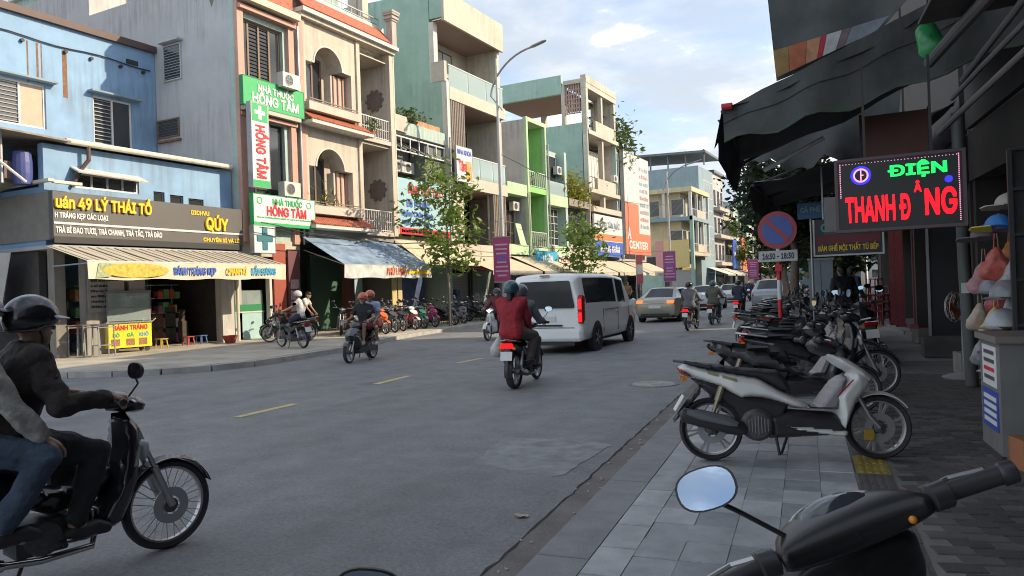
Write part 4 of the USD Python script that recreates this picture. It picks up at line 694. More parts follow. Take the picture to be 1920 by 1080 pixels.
bq = leaves(900, (XL - .5, 48.6, 8.6), (.5, .8, .55), .17, seed=4); leaves(500, (XL - .3, 50.0, 8.3), (.4, .5, .5), .17, bq, 5); t = thing('balcony_bush', 'large yellow green bush spilling over the terrace edge', 'bush', (0, 0, 0)); part(t, 'crown', bq, m_leafy); part(t, 'stem', MB().tube([(XL - .6, 48.9, 7.8), (XL - .55, 48.8, 8.6)], .05, 6).tube([(XL - .5, 49.9, 7.8), (XL - .4, 50, 8.4)], .04, 6), m_bark)

# ---- tall house with open roof terrace
g = thing('roof_terrace_house', 'tall teal and ivory house with open columned roof terrace', 'building', (0, 0, 0)); Y0, Y1 = 51.1, 57.4
part(g, 'flank_wall', MB().box(-30, XL - .25, Y0, Y0 + .25, 0, 13.75), m_teal); part(g, 'core', MB().box(-30, XL - 1.8, Y0 + .25, Y1, 3.7, 13.2), m_cream2); part(g, 'end_wall', MB().box(XL - 1.8, XL - .3, Y1 - .3, Y1, 3.7, 17), m_cream2)
part(g, 'roof_beam', MB().box(-28.5, -22.45, Y0, Y0 + .3, 16.1, 17.5), m_teal); part(g, 'roof_slab', MB().box(-28.5, -22.3, Y0 + .3, Y1, 16.2, 16.5), M('soffit_rust', (.22, .14, .11), .8)); part(g, 'roof_slab', MB().box(-22.3, XL + .15, Y0, Y1, 16.7, 17.0), m_cream2)
part(g, 'front_beam', MB().box(XL - .3, XL + .12, Y0, Y1, 16.3, 16.7).box(XL - .3, XL + .12, Y0, Y1, 17.0, 17.25), m_cream2)
for x, y, w in ((-22.5, Y0 + .02, .3), (XL - .3, Y0 + .02, .4), (XL - .3, Y0 + 3.3, .3), (XL - .3, Y1 - .35, .35), (-22.5, Y1 - .4, .3), (-27, Y1 - .4, .4)): part(g, 'column', MB().box(x, x + w, y, y + w, 13.2, 16.7), m_cream2)
scr = MB(); [scr.box(-22.15 + .0 + i * .2, -22.05 + i * .2, Y0 + .1, Y0 + .16, 14.5, 16.6) for i in range(6)]; [scr.box(-22.15, -21.0, Y0 + .09, Y0 + .17, 14.5 + j * .35, 14.58 + j * .35) for j in range(6)]; part(g, 'screen_blocks', scr, M('screen_pink', (.36, .25, .22), .8))
for z in (13.2, 8.9):
    part(g, 'balcony_slab', MB().box(XL - 1.8, XL + .25, Y0 + .26, Y1, z - .3, z).box(XL - .22, XL + .25, Y0 - .01, Y0 + .255, z - .3, z), m_cream2); part(g, 'balcony_wall', MB().box(XL + .05, XL + .25, Y0 + 1.4, Y1 - 1.0, z, z + .85), m_cream); railing(g, Y0 + .1, Y1 - .1, z, .9, XL + .1, m_frame_d, n=12)
window(g, Y0 + 3.3, Y1 - .5, 9.2, 12.3, 4, 1, X=XL - 1.2, fm=m_white, gm=M('shutter_white', (.58, .58, .55), .6), name='shutter_door'); part(g, 'recess_wall', MB().box(XL - 1.8, XL - 1.3, Y0 + .25, Y0 + 3.3, 9, 12.9), m_cream2); part(g, 'front_column', MB().box(XL - .3, XL + .05, Y0 + 3.1, Y0 + 3.4, 7.6, 13.0), m_cream); part(g, 'edge_pier', MB().box(XL - .3, XL + .06, Y0, Y0 + .25, 3.7, 13.0), m_white); part(g, 'edge_pier', MB().box(XL - .3, XL + .06, Y1 - .25, Y1, 3.7, 13.0), m_paleteal)
part(g, 'lower_slab', MB().box(XL - 1.8, XL + .3, Y0 + .26, Y1, 7.2, 7.6), m_cream); window(g, Y0 + .4, Y0 + 3, 6.3, 7.1, 1, 1, X=XL - 1.2, fm=m_cream); part(g, 'back_wall', MB().box(-25, -24.8, Y0, Y1, .13, 3.7), m_darkint)
t = signboard('printed_shop_sign', 'wide shop sign with white, orange and blue stripes on the terrace house', 51.3, 57.3, 3.9, 7.0, XL + .35, s_white, .15); part(t, 'orange_stripe', MB().box(.001, .006, -3, 3, 1.2, 1.7), s_orange); part(t, 'blue_stripe', MB().box(.001, .006, -3, 3, 0, 1.15), s_blue); word(t, 'TRUNG TÂM MẮT', -2.6, 2.2, .42, M('sign_greytext', (.2, .25, .3), .5), 5.0); word(t, 'PHÒNG KHÁM', -2.0, .35, .45, s_white, 4.2)
bq = leaves(1500, (XL - 1.2, 59.5, 13.6), (.9, 1.2, 1.1), .26, seed=9); t = thing('roof_tree', 'bushy green roof tree above the tall white billboard', 'tree', (0, 0, 0)); part(t, 'crown', bq, m_leafm); part(t, 'trunk', MB().tube([(XL - 1.2, 59.5, 11.4), (XL - 1.2, 59.6, 13.6)], .12, 7), m_bark)
hb = thing('billboard_house', 'house hidden behind the tall white and orange billboard', 'house', (0, 0, 0)); part(hb, 'wall', MB().box(-30, XL - .3, 57.45, 65.3, 3.7, 12.4), m_gray); part(hb, 'back_wall', MB().box(-25, -24.8, 57.45, 65.3, .13, 3.7), m_darkint); part(hb, 'roof', MB().box(-30, XL - .2, 57.45, 65.3, 12.4, 12.6), m_white)
t = signboard('tall_billboard', 'tall billboard, white above and orange below, covering a house front', 58.4, 65.0, 4.25, 12.7, XL + .25, M('billboard_white', (.54, .53, .50), .5, var=.06), .3, m_steel)
part(t, 'orange_panel', MB().box(.001, .01, -3.28, .2, 0, 4.3).box(.001, .01, .2, 3.28, 0, 1.8), M('billboard_orange', (.60, .17, .09), .5)); word(t, 'A', -2.9, 1.3, .9, s_white); word(t, 'CENTER', -2.6, .5, .6, s_white, 5.0)
for k in range(3): scribble(t, -3, .0, 2.4 + .6 * k, .4, s_red, 20 + k)
for k in range(9): scribble(t, .6, 3.0, 2.3 + .62 * k, .35, M(f'print_{k%3}', ((.2, .3, .36), (.36, .2, .22), (.25, .25, .3))[k % 3], .6), 30 + k)
m_aw2 = M('canvas_sand2', (.48, .43, .32), .8, var=.15)
for k, (y0, y1, lab) in enumerate(((32.6, 38.3, 'cream awning below the glass balcony house'), (38.6, 44.0, 'cream awning under the bright blue shop sign'), (44.2, 50.8, 'long beige awning under the pale teal house'), (51.2, 57.2, 'beige awning under the striped shop sign'), (58.0, 65.0, 'beige awning under the tall billboard'))):
    awning('beige_awning', lab, y0, y1, 3.6 if k else 3.5, 2.6, XL, XL + 2.2, m_aw2, .22)

# ---- beyond the cross street
m_roofmetal = M('roof_metal', (.12, .14, .155), .5)
i_ = thing('yellow_corner_house', 'yellow corner house with flat roofs beyond the cross street', 'house', (0, 0, 0)); Y0, Y1 = 80.2, 88
part(i_, 'wall', MB().box(-34, XL - 1.2, Y0 + .6, Y1, 0, 11.6), m_yellowwall); part(i_, 'roof_slab', MB().box(-27, XL + .3, Y0 - .3, Y1, 11.6, 12.1), m_yellowwall); part(i_, 'floor_slab', MB().box(-34, XL + .3, Y0 - .4, Y1, 8.5, 8.9), m_bluegrey); part(i_, 'floor_slab', MB().box(-30, XL + .2, Y0 - .2, Y1, 4.7, 5.1), m_cream2)
for x in (-26.5, -23.6, XL - .1): part(i_, 'column', MB().box(x, x + .3, Y0 - .2, Y0 + .1, 8.9, 11.6), m_white)
for y in (82.5, 85, 87.6): part(i_, 'column', MB().box(XL - .05, XL + .2, y, y + .25, 5.1, 11.6), m_white)
for x0, z0 in ((-25.5, 9.2), (-22.8, 9.2), (-23, 5.8)): sidewin(i_, x0, x0 + 1.3, z0, z0 + 1.7, Y0 + .6, m_frame_w)
for k in range(3):
    for z in (5.4, 9.1): window(i_, Y0 + 1.0 + k * 2.3, Y0 + 2.6 + k * 2.3, z, z + 2.2, 2, 1, X=XL - 1.15, fm=m_frame_w)
part(i_, 'green_post', MB().box(XL + .0, XL + .35, Y0 - .4, Y0 + .0, .13, 9), m_teal); part(i_, 'dark_base', MB().box(-30, XL - 1.6, Y0 - .1, Y1, .13, 4.7), M('base_dark', (.06, .055, .06), .7))
for z in (5.1, 8.9): railing(i_, Y0 + .1, Y1 - .1, z, .9, XL + .1, m_frame_w, n=16); part(i_, 'balcony_front', MB().box(XL + .1, XL + .25, Y0 + 2, Y1 - 2, z, z + .8), m_cream)
t = thing('yellow_poster_board', 'yellow and pink poster board on the flank of the yellow corner house', 'sign', (XL - 2.0, Y0 - .55, 3.4)); part(t, 'board', MB().box(-1.8, 1.9, -.08, 0, 0, 3), M('poster_sand', (.62, .48, .20), .5)); part(t, 'pink_strip', MB().box(-1.8, -.9, -.1, -.081, 0, 3), M('poster_pink', (.6, .28, .25), .5))
j_ = thing('bluegrey_tall_house', 'tall blue grey house with metal roof terrace rising behind the yellow one', 'building', (0, 0, 0)); part(j_, 'wall', MB().box(-34, XL - .4, 86, 93, 0, 15.2), m_bluegrey); part(j_, 'roof', MB().sheet([(-34, 85.5, 17.3), (XL + .6, 85.5, 16.8), (XL + .6, 93, 16.8), (-34, 93, 17.3)], .25), m_roofmetal)
for x in np.linspace(-33, XL + .2, 7): part(j_, 'roof_post', MB().box(x, x + .15, 86, 86.15, 15.2, 17), m_roofmetal)
for k in range(3):
    for z in (5, 8.4, 11.8): window(j_, 88.2 + k * 1.6, 89.4 + k * 1.6, z, z + 2, 2, 1, X=XL - .38, fm=m_frame_w)
facs = [(93.2, 99, 15.3, m_gray, 'grey slab sided house with dark roof box'), (99.2, 105, 10.5, m_cream2, 'ivory house with plants on its balconies'), (105.2, 112, 12.5, m_paleteal, 'pale teal house beside a tall green banner'), (112.3, 120, 11.0, m_white, 'white house near the far end of the street'), (120.5, 130, 9.6, m_yellowwall, 'low yellow house near the far end of the street'), (130.5, 142, 12.8, m_gray, 'grey block far down the street'), (142.5, 156, 10.8, m_cream, 'cream block far down the street')]
for k, (y0, y1, hh, mm, lab) in enumerate(facs):
    o = thing('far_house', lab, 'house', (0, 0, 0), group='houses far down the street'); part(o, 'wall', MB().box(-34, XL - .5, y0, y1, 3.6, hh), mm); part(o, 'roof', MB().box(-34, XL - .2, y0, y1, hh, hh + .3), m_roofmetal if k % 2 == 0 else m_white); part(o, 'shop_mouth', MB().box(-33, XL - 1.5, y0, y1, .1, 3.6), m_darkint)
    z = 4.2
    while z + 2.4 < hh:
        part(o, 'balcony_slab', MB().box(XL - .5, XL + .35, y0 + .1, y1 - .1, z - .4, z), (m_cream, m_white, m_greenlight)[k % 3]); railing(o, y0 + .15, y1 - .15, z, .9, XL + .25, m_frame_w if k % 2 else m_steel, n=14, r=.02)
        for q in range(3): L = (y1 - y0) / 3; window(o, y0 + q * L + .35, y0 + (q + 1) * L - .35, z + .2, z + 2.3, 2, 1, X=XL - .47, fm=m_frame_w)
        z += 3.4
for y0, y1, z0, z1, mt, nm, lab in ((99.5, 101.8, 3.4, 7.2, s_blue, 'blue_upright_sign', 'blue upright sign on the far ivory house'), (102.2, 104.6, 3.4, 6.6, s_white, 'white_upright_sign', 'white sign right of the blue upright sign'), (105.2, 108.5, 3.2, 8.0, s_orange, 'orange_upright_sign', 'orange sign further down the street'), (108.8, 110.3, 3.6, 13.5, s_green2, 'green_tall_banner', 'tall dark green banner on a far house'), (110.6, 114.5, 3.8, 13.8, M('banner_pale', (.55, .60, .52), .6, var=.5, scale=2), 'pale_tall_banner', 'tall pale printed banner on a far house')):
    t = signboard(nm, lab, y0, y1, z0, z1, XL + .5, mt, .15); scribble(t, -(y1 - y0) * .4, (y1 - y0) * .4, (z1 - z0) * .45, .5, s_white if mt is not s_white else s_blue, 5)
t = signboard('red_round_sign', 'round red sign at the far end of the street', 116, 118.6, 8, 10.6, XL + .6, s_red, .1); part(t, 'disc', MB().lathe([(0, 0), (1.1, 0), (1.1, .04), (0, .04)], (.02, 0, 1.3), UX, 24), s_white)
for y0, y1, lab in ((88.5, 93, 'white awning on the grey shop beyond the yellow corner house'), (94, 99, 'white awning before the slab sided house'), (100, 106, 'white awning under the blue upright sign'), (108, 114, 'white awning under the pale tall banner')): awning('white_awning', lab, y0, y1, 3.5, 2.6, XL - .3, XL + 2.0, M('canvas_white', (.58, .55, .50), .8), .2)
for y, z, s, mm, lab in ((101, 8.2, 7, m_leafm, 'potted greenery on the balcony of the far ivory house'), (103.5, 4.9, 8, m_leafy, 'yellow green balcony plants over the white sign')):
    solo('balcony_greenery', leaves(400, (XL + .4, y, z + .6), (.4, 1.2, .6), .3, seed=s), mm, lab, 'plant')

def shop_front(y0, y1, X, label, seed, z1=3.3):
    """the glazed or shuttered mouth of one shop with what stands in it"""
    r = random.Random(seed); o = thing('small_shop', label, 'shop', (X, (y0 + y1) / 2, .13)); w = (y1 - y0) / 2; b = MB().box(-.1, .05, -w, -w + .12, 0, z1).box(-.1, .05, w - .12, w, 0, z1).box(-.1, .05, -w + .12, w - .12, z1 - .12, z1); part(o, 'frame', b, r.choice((m_steel, m_frame_b, m_white, m_frame_d)))
    part(o, 'sign_band', MB().box(.0, .06, -w + .12, w - .12, z1 - .65, z1 - .12), r.choice((s_blue, s_white, s_red, s_teal, s_orange, s_paleblue, s_yellow)))
    k = r.choice((0, 1, 1, 2))
    if k == 0:
        for q in range(16): part(o, 'shutter_slat', MB().obox((-.06, 0, .06 + q * .155), UY, unit((.25, 0, 1)), unit((1, 0, -.25)), 2 * w - .26, .15, .012), M('shutter_grey', (.30, .31, .32), .5, metal=.3))
    else:
        for q in range(3): ww = (2 * w - .3) / 3; part(o, 'glass_door', MB().box(-.08, -.06, -w + .15 + q * ww + .03, -w + .15 + (q + 1) * ww - .03, .05, z1 - .7), m_glass if k == 2 else clearM('case_glass', (.7, .85, .82), .3))
    for q in range(r.randint(3, 6)):
        yy = r.uniform(-w + .4, w - .5); h = r.uniform(.3, 1.3); part(o, 'goods', MB().box(-.9 if k == 1 else .1, -.5 if k == 1 else .45, yy - .22, yy + .22, 0, h).box(-.85 if k == 1 else .14, -.55 if k == 1 else .41, yy - .17, yy + .17, h, h * 1.25), M(f'shopgoods_{r.randint(0, 6)}', ((.35, .08, .06), (.1, .16, .32), (.4, .36, .3), (.38, .27, .08), (.1, .2, .12), (.3, .3, .32), (.16, .12, .1))[r.randint(0, 6)], .7, var=.4, scale=5))
    return o
for k, (y0, y1, X, nm) in enumerate(((32.6, 35.5, XL - .9, 'first shop mouth under the glass balcony house'), (35.6, 38.5, XL - .9, 'second shop mouth under the glass balcony house'), (38.7, 41.1, XL - .9, 'shop mouth left of the bright blue sign'), (41.4, 44.0, XL - .9, 'shop mouth under the green house'), (44.2, 47.2, XL - .9, 'shop mouth under the pale teal house'), (47.4, 50.9, XL - .9, 'shop mouth below the bush balcony'), (51.2, 54.2, XL - .9, 'left shop mouth under the striped shop sign'), (54.3, 57.3, XL - .9, 'right shop mouth under the striped shop sign'), (57.6, 61.3, XL - .9, 'left shop mouth under the tall billboard'), (61.4, 65.2, XL - .9, 'right shop mouth under the tall billboard'), (80.4, 84, XL - 1.2, 'left shop mouth of the yellow corner house'), (84.2, 88, XL - 1.2, 'right shop mouth of the yellow corner house'), (88.2, 93, XL - .5, 'shop mouth under the grey tall house'), (93.4, 98.8, XL - .6, 'shop mouth before the slab sided house'), (99.4, 104.8, XL - .6, 'shop mouth near the blue upright sign'), (105.4, 111.8, XL - .6, 'shop mouth near the pale tall banner'))): shop_front(y0, y1, X, nm, 40 + k)
for k, x in enumerate((-29.5, -26.2, -22.9)): part(i_, 'side_shutter', MB().box(x, x + 2.6, Y0 - .2 if False else 79.98, 80.08, .15, 3.2), (m_frame_b, m_teal, m_steel)[k])

for k, (y0, y1, z, dx, sag) in enumerate(((18.7, 32.4, 4.05, .85, .25), (18.7, 32.4, 4.2, .95, .4), (32.4, 50, 4.5, .9, .4), (50, 66, 4.7, .9, .35), (31.5, 60.5, 8.2, 3.3, .8))):
    solo('overhead_cable', MB().tube([(XL + dx, y0 + (y1 - y0) * t, z - sag * 4 * t * (1 - t) + .03 * math.sin(t * 30)) for t in np.linspace(0, 1, 26)], .016, 5), m_black, ('lower black cable along the pharmacy and arched house', 'upper black cable along the pharmacy and arched house', 'black cable along the glass balcony and green houses', 'black cable before the terrace house and billboard', 'long sagging cable between the first two street lamps')[k], 'cable')

# what clings to house fronts: drain pipes, meters, pots, tanks
for k, (y, z0, z1) in enumerate(((21.63, 3.6, 12.0), (27.66, 4.3, 12.4), (32.3, 4.3, 9.5), (41.22, 3.8, 7.6), (44.12, 3.9, 11), (51.05, 3.8, 13.2), (57.43, 3.9, 12.4))):
    solo('drain_pipe', MB().tube([(XL + .12, y, z0), (XL + .12, y, z1)], .05, 9), m_pipe if k % 2 else m_steel, ('drain pipe between the pharmacy and the arched house', 'drain pipe at the right edge of the arched house', 'drain pipe between dark house and glass balcony house', 'drain pipe left of the green house', 'drain pipe right of the green house', 'drain pipe at the corner of the terrace house', 'drain pipe between the terrace house and the billboard')[k], 'pipe')
for k, (y, z, X) in enumerate(((22.0, 3.9, XL + .02), (32.9, 4.2, XL + .12), (44.4, 4.0, XL + .05), (57.0, 3.75, XL + .4))):
    t = thing('meter_box', ('grey electric meter box at the left foot of the arched house front', 'electric meter box on the glass balcony house', 'electric meter box on the pale teal house', 'electric meter box on the terrace house')[k], 'meter', (X, y, z)); part(t, 'box', MB().box(0, .14, -.16, .16, 0, .4), m_steel); part(t, 'dial', MB().lathe([(0, 0), (.07, 0), (.07, .02), (0, .02)], (.14, 0, .26), UX, 12), m_white); part(t, 'wire', MB().tube([(.07, 0, .4), (.07, .1, .7), (.02, .15, 1.1)], .012, 5), m_black)
for k, (x, y, z, lab) in enumerate(((-23.5, 20.2, 12.6, 'steel water tank on the pharmacy roof'), (-24.5, 36.5, 17.0, 'steel water tank on the glass balcony house'), (-24, 46, 10.9, 'steel water tank on the pale teal house'), (-23, 103, 10.8, 'steel water tank on a far ivory house'))):
    t = thing('water_tank', lab, 'water tank', (x, y, z)); part(t, 'tank', MB().lathe([(0, .5), (.45, .55), (.5, .65), (.5, 1.75), (.42, 1.9), (0, 1.95)], n=20), m_alloy0, smooth=40); part(t, 'stand', MB().bar((-.4, -.4, 0), (-.4, -.4, .6), .06).bar((.4, -.4, 0), (.4, -.4, .6), .06).bar((-.4, .4, 0), (-.4, .4, .6), .06).bar((.4, .4, 0), (.4, .4, .6), .06), m_steel)
for k, (X, y, z, lab) in enumerate(((XL - .25, 42.0, 8.0, 'potted plant on the upper green balcony'), (XL - .25, 43.2, 4.2, 'potted plant on the lower green balcony'), (XL + .0, 53, 13.2, 'first potted plant on the roof terrace'), (XL + .0, 55.5, 13.2, 'second potted plant on the roof terrace'), (XL + .0, 54.5, 8.9, 'potted plant on the middle balcony of the terrace house'), (XL + .1, 26.0, 8.45, 'potted plant on the upper balcony of the arched house'))):
    t = thing('potted_plant', lab, 'plant', (X, y, z)); part(t, 'pot', MB().lathe([(0, 0), (.12, 0), (.16, .26), (.13, .26), (0, .22)], n=12), m_tilered); part(t, 'foliage', leaves(90, (0, 0, .5), (.14, .16, .17), .1, seed=60 + k), m_leafm)
for k, (y, z, X, lab) in enumerate(((35.8, 8.5, XL - 2.2, 'air conditioner on the lower balcony of the glass balcony house'), (46.6, 9.3, XL - .5, 'air conditioner on the pale teal house'), (40.6, 6.4, XL - .8, 'air conditioner on the low green trim house'), (56.9, 9.9, XL - .2, 'air conditioner at the right edge of the terrace house'))): ac_unit(y, z, X, lab)

r = random.Random(77)      # stock inside the corner shop and the garage
for k in range(4):
    y = 14.2 + k * .95; t = thing('shop_stock_shelf', ('first', 'second', 'third', 'fourth')[k] + ' stocked shelf from the left inside the corner shop', 'shelf', (-22.6, y, .14)); fr = MB()
    for z in (.05, .55, 1.05, 1.55, 2.0): fr.box(-.2, .2, -.42, .42, z, z + .03)
    fr.box(-.2, -.17, -.42, -.39, 0, 2.05).box(-.2, -.17, .39, .42, 0, 2.05); part(t, 'frame', fr, m_steel)
    for z in (.08, .58, 1.08, 1.58):
        yy = -.38
        while yy < .3: w = r.uniform(.1, .22); i = r.randint(0, 6); part(t, 'packet', MB().box(-.1, .18, yy, yy + w, z, z + r.uniform(.18, .38)), M(f'packet_{i}', ((.45, .08, .05), (.5, .36, .06), (.1, .22, .4), (.45, .44, .4), (.1, .3, .14), (.4, .2, .1), (.3, .1, .25))[i], .5)); yy += w + .02
for k, (y, c) in enumerate(((16.6, (.35, .05, .04)), (17.1, (.05, .12, .3)), (15.6, (.4, .3, .05)))):
    t = thing('low_plastic_stool', ('red', 'blue', 'yellow')[k] + ' low plastic stool at the mouth of the corner shop', 'stool', (-20.9, y, .14)); part(t, 'seat', MB().box(-.14, .14, -.14, .14, .26, .29), M(f'lowstool_{k}', c, .5)); part(t, 'legs', MB().bar((-.13, -.13, 0), (-.1, -.1, .26), .03).bar((.13, -.13, 0), (.1, -.1, .26), .03).bar((-.13, .13, 0), (-.1, .1, .26), .03).bar((.13, .13, 0), (.1, .1, .26), .03), M(f'lowstool_{k}', c, .5))

rh = thing('rear_house', 'pale teal house wall rising behind the grey flank at the top left', 'house', (0, 0, 0)); part(rh, 'wall', MB().box(-40, -25.5, 22.0, 30, 0, 17.2), m_teal); part(rh, 'roof', MB().box(-40.2, -25.3, 21.8, 30, 17.2, 17.5), m_white)

# ================================================================== motorbikes
m_tyre = M('tyre_rubber', (.022, .022, .023), .75, var=.2, scale=20); m_blackp = M('black_plastic', (.022, .022, .024), .38, var=.2, scale=10); m_blackgl = paint('black_gloss', (.012, .012, .014), .16); m_seat = M('seat_vinyl', (.02, .02, .021), .5, var=.2, scale=18)
m_alloy = M('alloy', (.42, .42, .43), .35, metal=.85); m_chrome = M('chrome', (.62, .62, .63), .14, metal=1.); m_engine = M('engine_grey', (.10, .10, .105), .5, metal=.5, var=.3, scale=18); m_redl = M('tail_lens', (.30, .008, .01), .15); m_redlit = M('tail_lamp_lit', (.75, .006, .008), .3, emit=.55); m_amber = M('amber_lens', (.55, .20, .02), .2); m_lens = M('clear_lens', (.45, .47, .48), .08, spec=.9); m_headlit = M('head_lamp_lit', (1., .82, .5), .3, emit=5.)
m_plate = M('number_plate', (.62, .63, .62), .45); m_mirror = M('mirror_glass', (.36, .45, .58), .02, metal=1., var=.0); m_gold = M('gold_caliper', (.45, .28, .04), .4, metal=.5)
def wheel(o, x, r, spokes='cast', w=.045, rimm=None, disc=True, n=30):
    c = (x, 0, r); k = w
    pr = [(-.045, -k * .62), (-.018, -k), (-.004, -k * .62), (0, 0), (-.004, k * .62), (-.018, k), (-.045, k * .62)]
    t = part(o, 'wheel', MB().torus(c, UY, r, pr, n), m_tyre, smooth=40); rr = r - .045
    part(t, 'rim', MB().torus(c, UY, rr, [(.004, -k * .62), (.004, k * .62), (-.012, k * .5), (-.016, 0), (-.012, -k * .5)], n), rimm or m_alloy, smooth=40)
    s = MB()
    if spokes == 'cast':
        for i in range(6):
            a = i * math.pi / 3 + .2
            for da in (-.12, .12): p = np.array([math.cos(a + da), 0, math.sin(a + da)]); q = np.array([math.cos(a), 0, math.sin(a)]); s.bar(np.array(c) + q * .035, np.array(c) + p * (rr - .008), .018, .02, up=UY)
    else:
        for i in range(32):
            a = i * math.pi / 16; b = a + (.62 if i % 2 else -.62); y = .03 if (i // 2) % 2 else -.03
            s.tube([np.array(c) + [.035 * math.cos(b), y, .035 * math.sin(b)], np.array(c) + [(rr - .008) * math.cos(a), 0, (rr - .008) * math.sin(a)]], .0028, 4, caps=False)
    part(t, 'spokes', s, rimm or m_alloy); part(t, 'hub', MB().lathe([(.012, -.07), (.045, -.06), (.05, 0), (.045, .06), (.012, .07)], c, UY, 14), m_engine, smooth=35)
    if disc:
        d = MB().torus(c, UY, .085, [(-.028, -.002), (.028, -.002), (.028, .002), (-.028, .002)], 22); part(t, 'brake_disc', d.moved(np.array([[1, 0, 0, 0], [0, 1, 0, -.058], [0, 0, 1, 0], [0, 0, 0, 1.]])), m_alloy)
    return t
def mirror_pair(o, x, z, sides=(1, -1), y0=.24, hz=.21, pitch=.05, yaw=.12, ms=1.):
    for s in sides:
        p = MB().tube([(x, s * y0 * .8, z), (x + .01, s * (y0 + .05), z + hz * .5), (x - .03, s * (y0 + .1), z + hz * .82)], .006, 6); st = part(o, 'mirror', p, m_blackp)
        T = np.eye(4); a = -s * yaw; T[:3, 0] = (math.cos(a), math.sin(a), 0); T[:3, 1] = (-math.sin(a), math.cos(a), 0); T[:3, 3] = (x - .035, s * (y0 + .11), z + hz); Q = np.eye(4); Q[0, 0] = Q[2, 2] = math.cos(pitch); Q[0, 2] = math.sin(pitch); Q[2, 0] = -math.sin(pitch); T = T @ Q; T[:3, :3] *= ms
        an = np.linspace(0, 2 * np.pi, 25)[:-1]; pr = [(np.sign(math.cos(t)) * abs(math.cos(t)) ** .8 * .068, np.sign(math.sin(t)) * abs(math.sin(t)) ** .8 * .047) for t in an]
        sh = MB()._rings(np.array([[(dx_, y * k, q * k) for y, q in pr] for dx_, k in ((0, 1), (.012, .98), (.028, .7), (.034, .3))])); part(st, 'mirror_shell', sh.moved(T), m_blackp, smooth=35)
        part(st, 'mirror_face', MB()._rings(np.array([[(dx_, y * .92, q * .92) for y, q in pr] for dx_ in (-.003, .001)])).moved(T), m_mirror)
def handlebar(o, x, z, w=.33, back=.08, gm=None, r=.017):
    part(o, 'handlebar', MB().tube([(x - back, -w + .1, z), (x - back * .3, -w * .5, z - .01), (x, 0, z - .03), (x - back * .3, w * .5, z - .01), (x - back, w - .1, z)], .012, 8), m_blackp)
    for s in (-1, 1):
        part(o, 'grip', MB().tube([(x - back, s * (w - .11), z), (x - back - .015, s * w, z)], r, 16), gm or m_seat, smooth=40); part(o, 'bar_end', MB().tube([(x - back - .015, s * w, z), (x - back - .017, s * (w + .006), z), (x - back - .02, s * (w + .03), z), (x - back - .021, s * (w + .034), z)], [r * 1.15, r * 1.25, r * 1.2, r * .8], 16), m_blackp, smooth=40); part(o, 'brake_lever', MB().tube([(x - back + .05, s * (w - .13), z), (x - back + .075, s * (w - .07), z - .005), (x - back + .06, s * (w + .01), z - .01)], .006, 6), m_alloy)
        part(o, 'switch_box', MB().tube([(x - back, s * (w - .16), z), (x - back, s * (w - .155), z), (x - back, s * (w - .118), z), (x - back, s * (w - .112), z)], [.018, .03, .032, .02], 14), m_blackp, smooth=40); part(o, 'lever_pivot', MB().box(x - back + .02, x - back + .055, s * (w - .15), s * (w - .12), z - .012, z + .012), m_blackp)
def fender(x, r, a0, a1, w, th=.006, extra=0.):
    a = np.linspace(math.radians(a0), math.radians(a1), 14); R = []
    for t in a:
        c = np.array([x, 0, r]); u = np.array([math.cos(t), 0, math.sin(t)]); R.append([c + u * (r + .03 + extra + (0 if abs(y) < w * .7 else -.018)) + UY * y for y in (-w, -w * .72, 0, w * .72, w)] + [c + u * (r + .03 + extra - th + (0 if abs(y) < w * .7 else -.018)) + UY * y for y in (w, w * .72, 0, -w * .72, -w)])
    return MB()._rings(np.array(R))
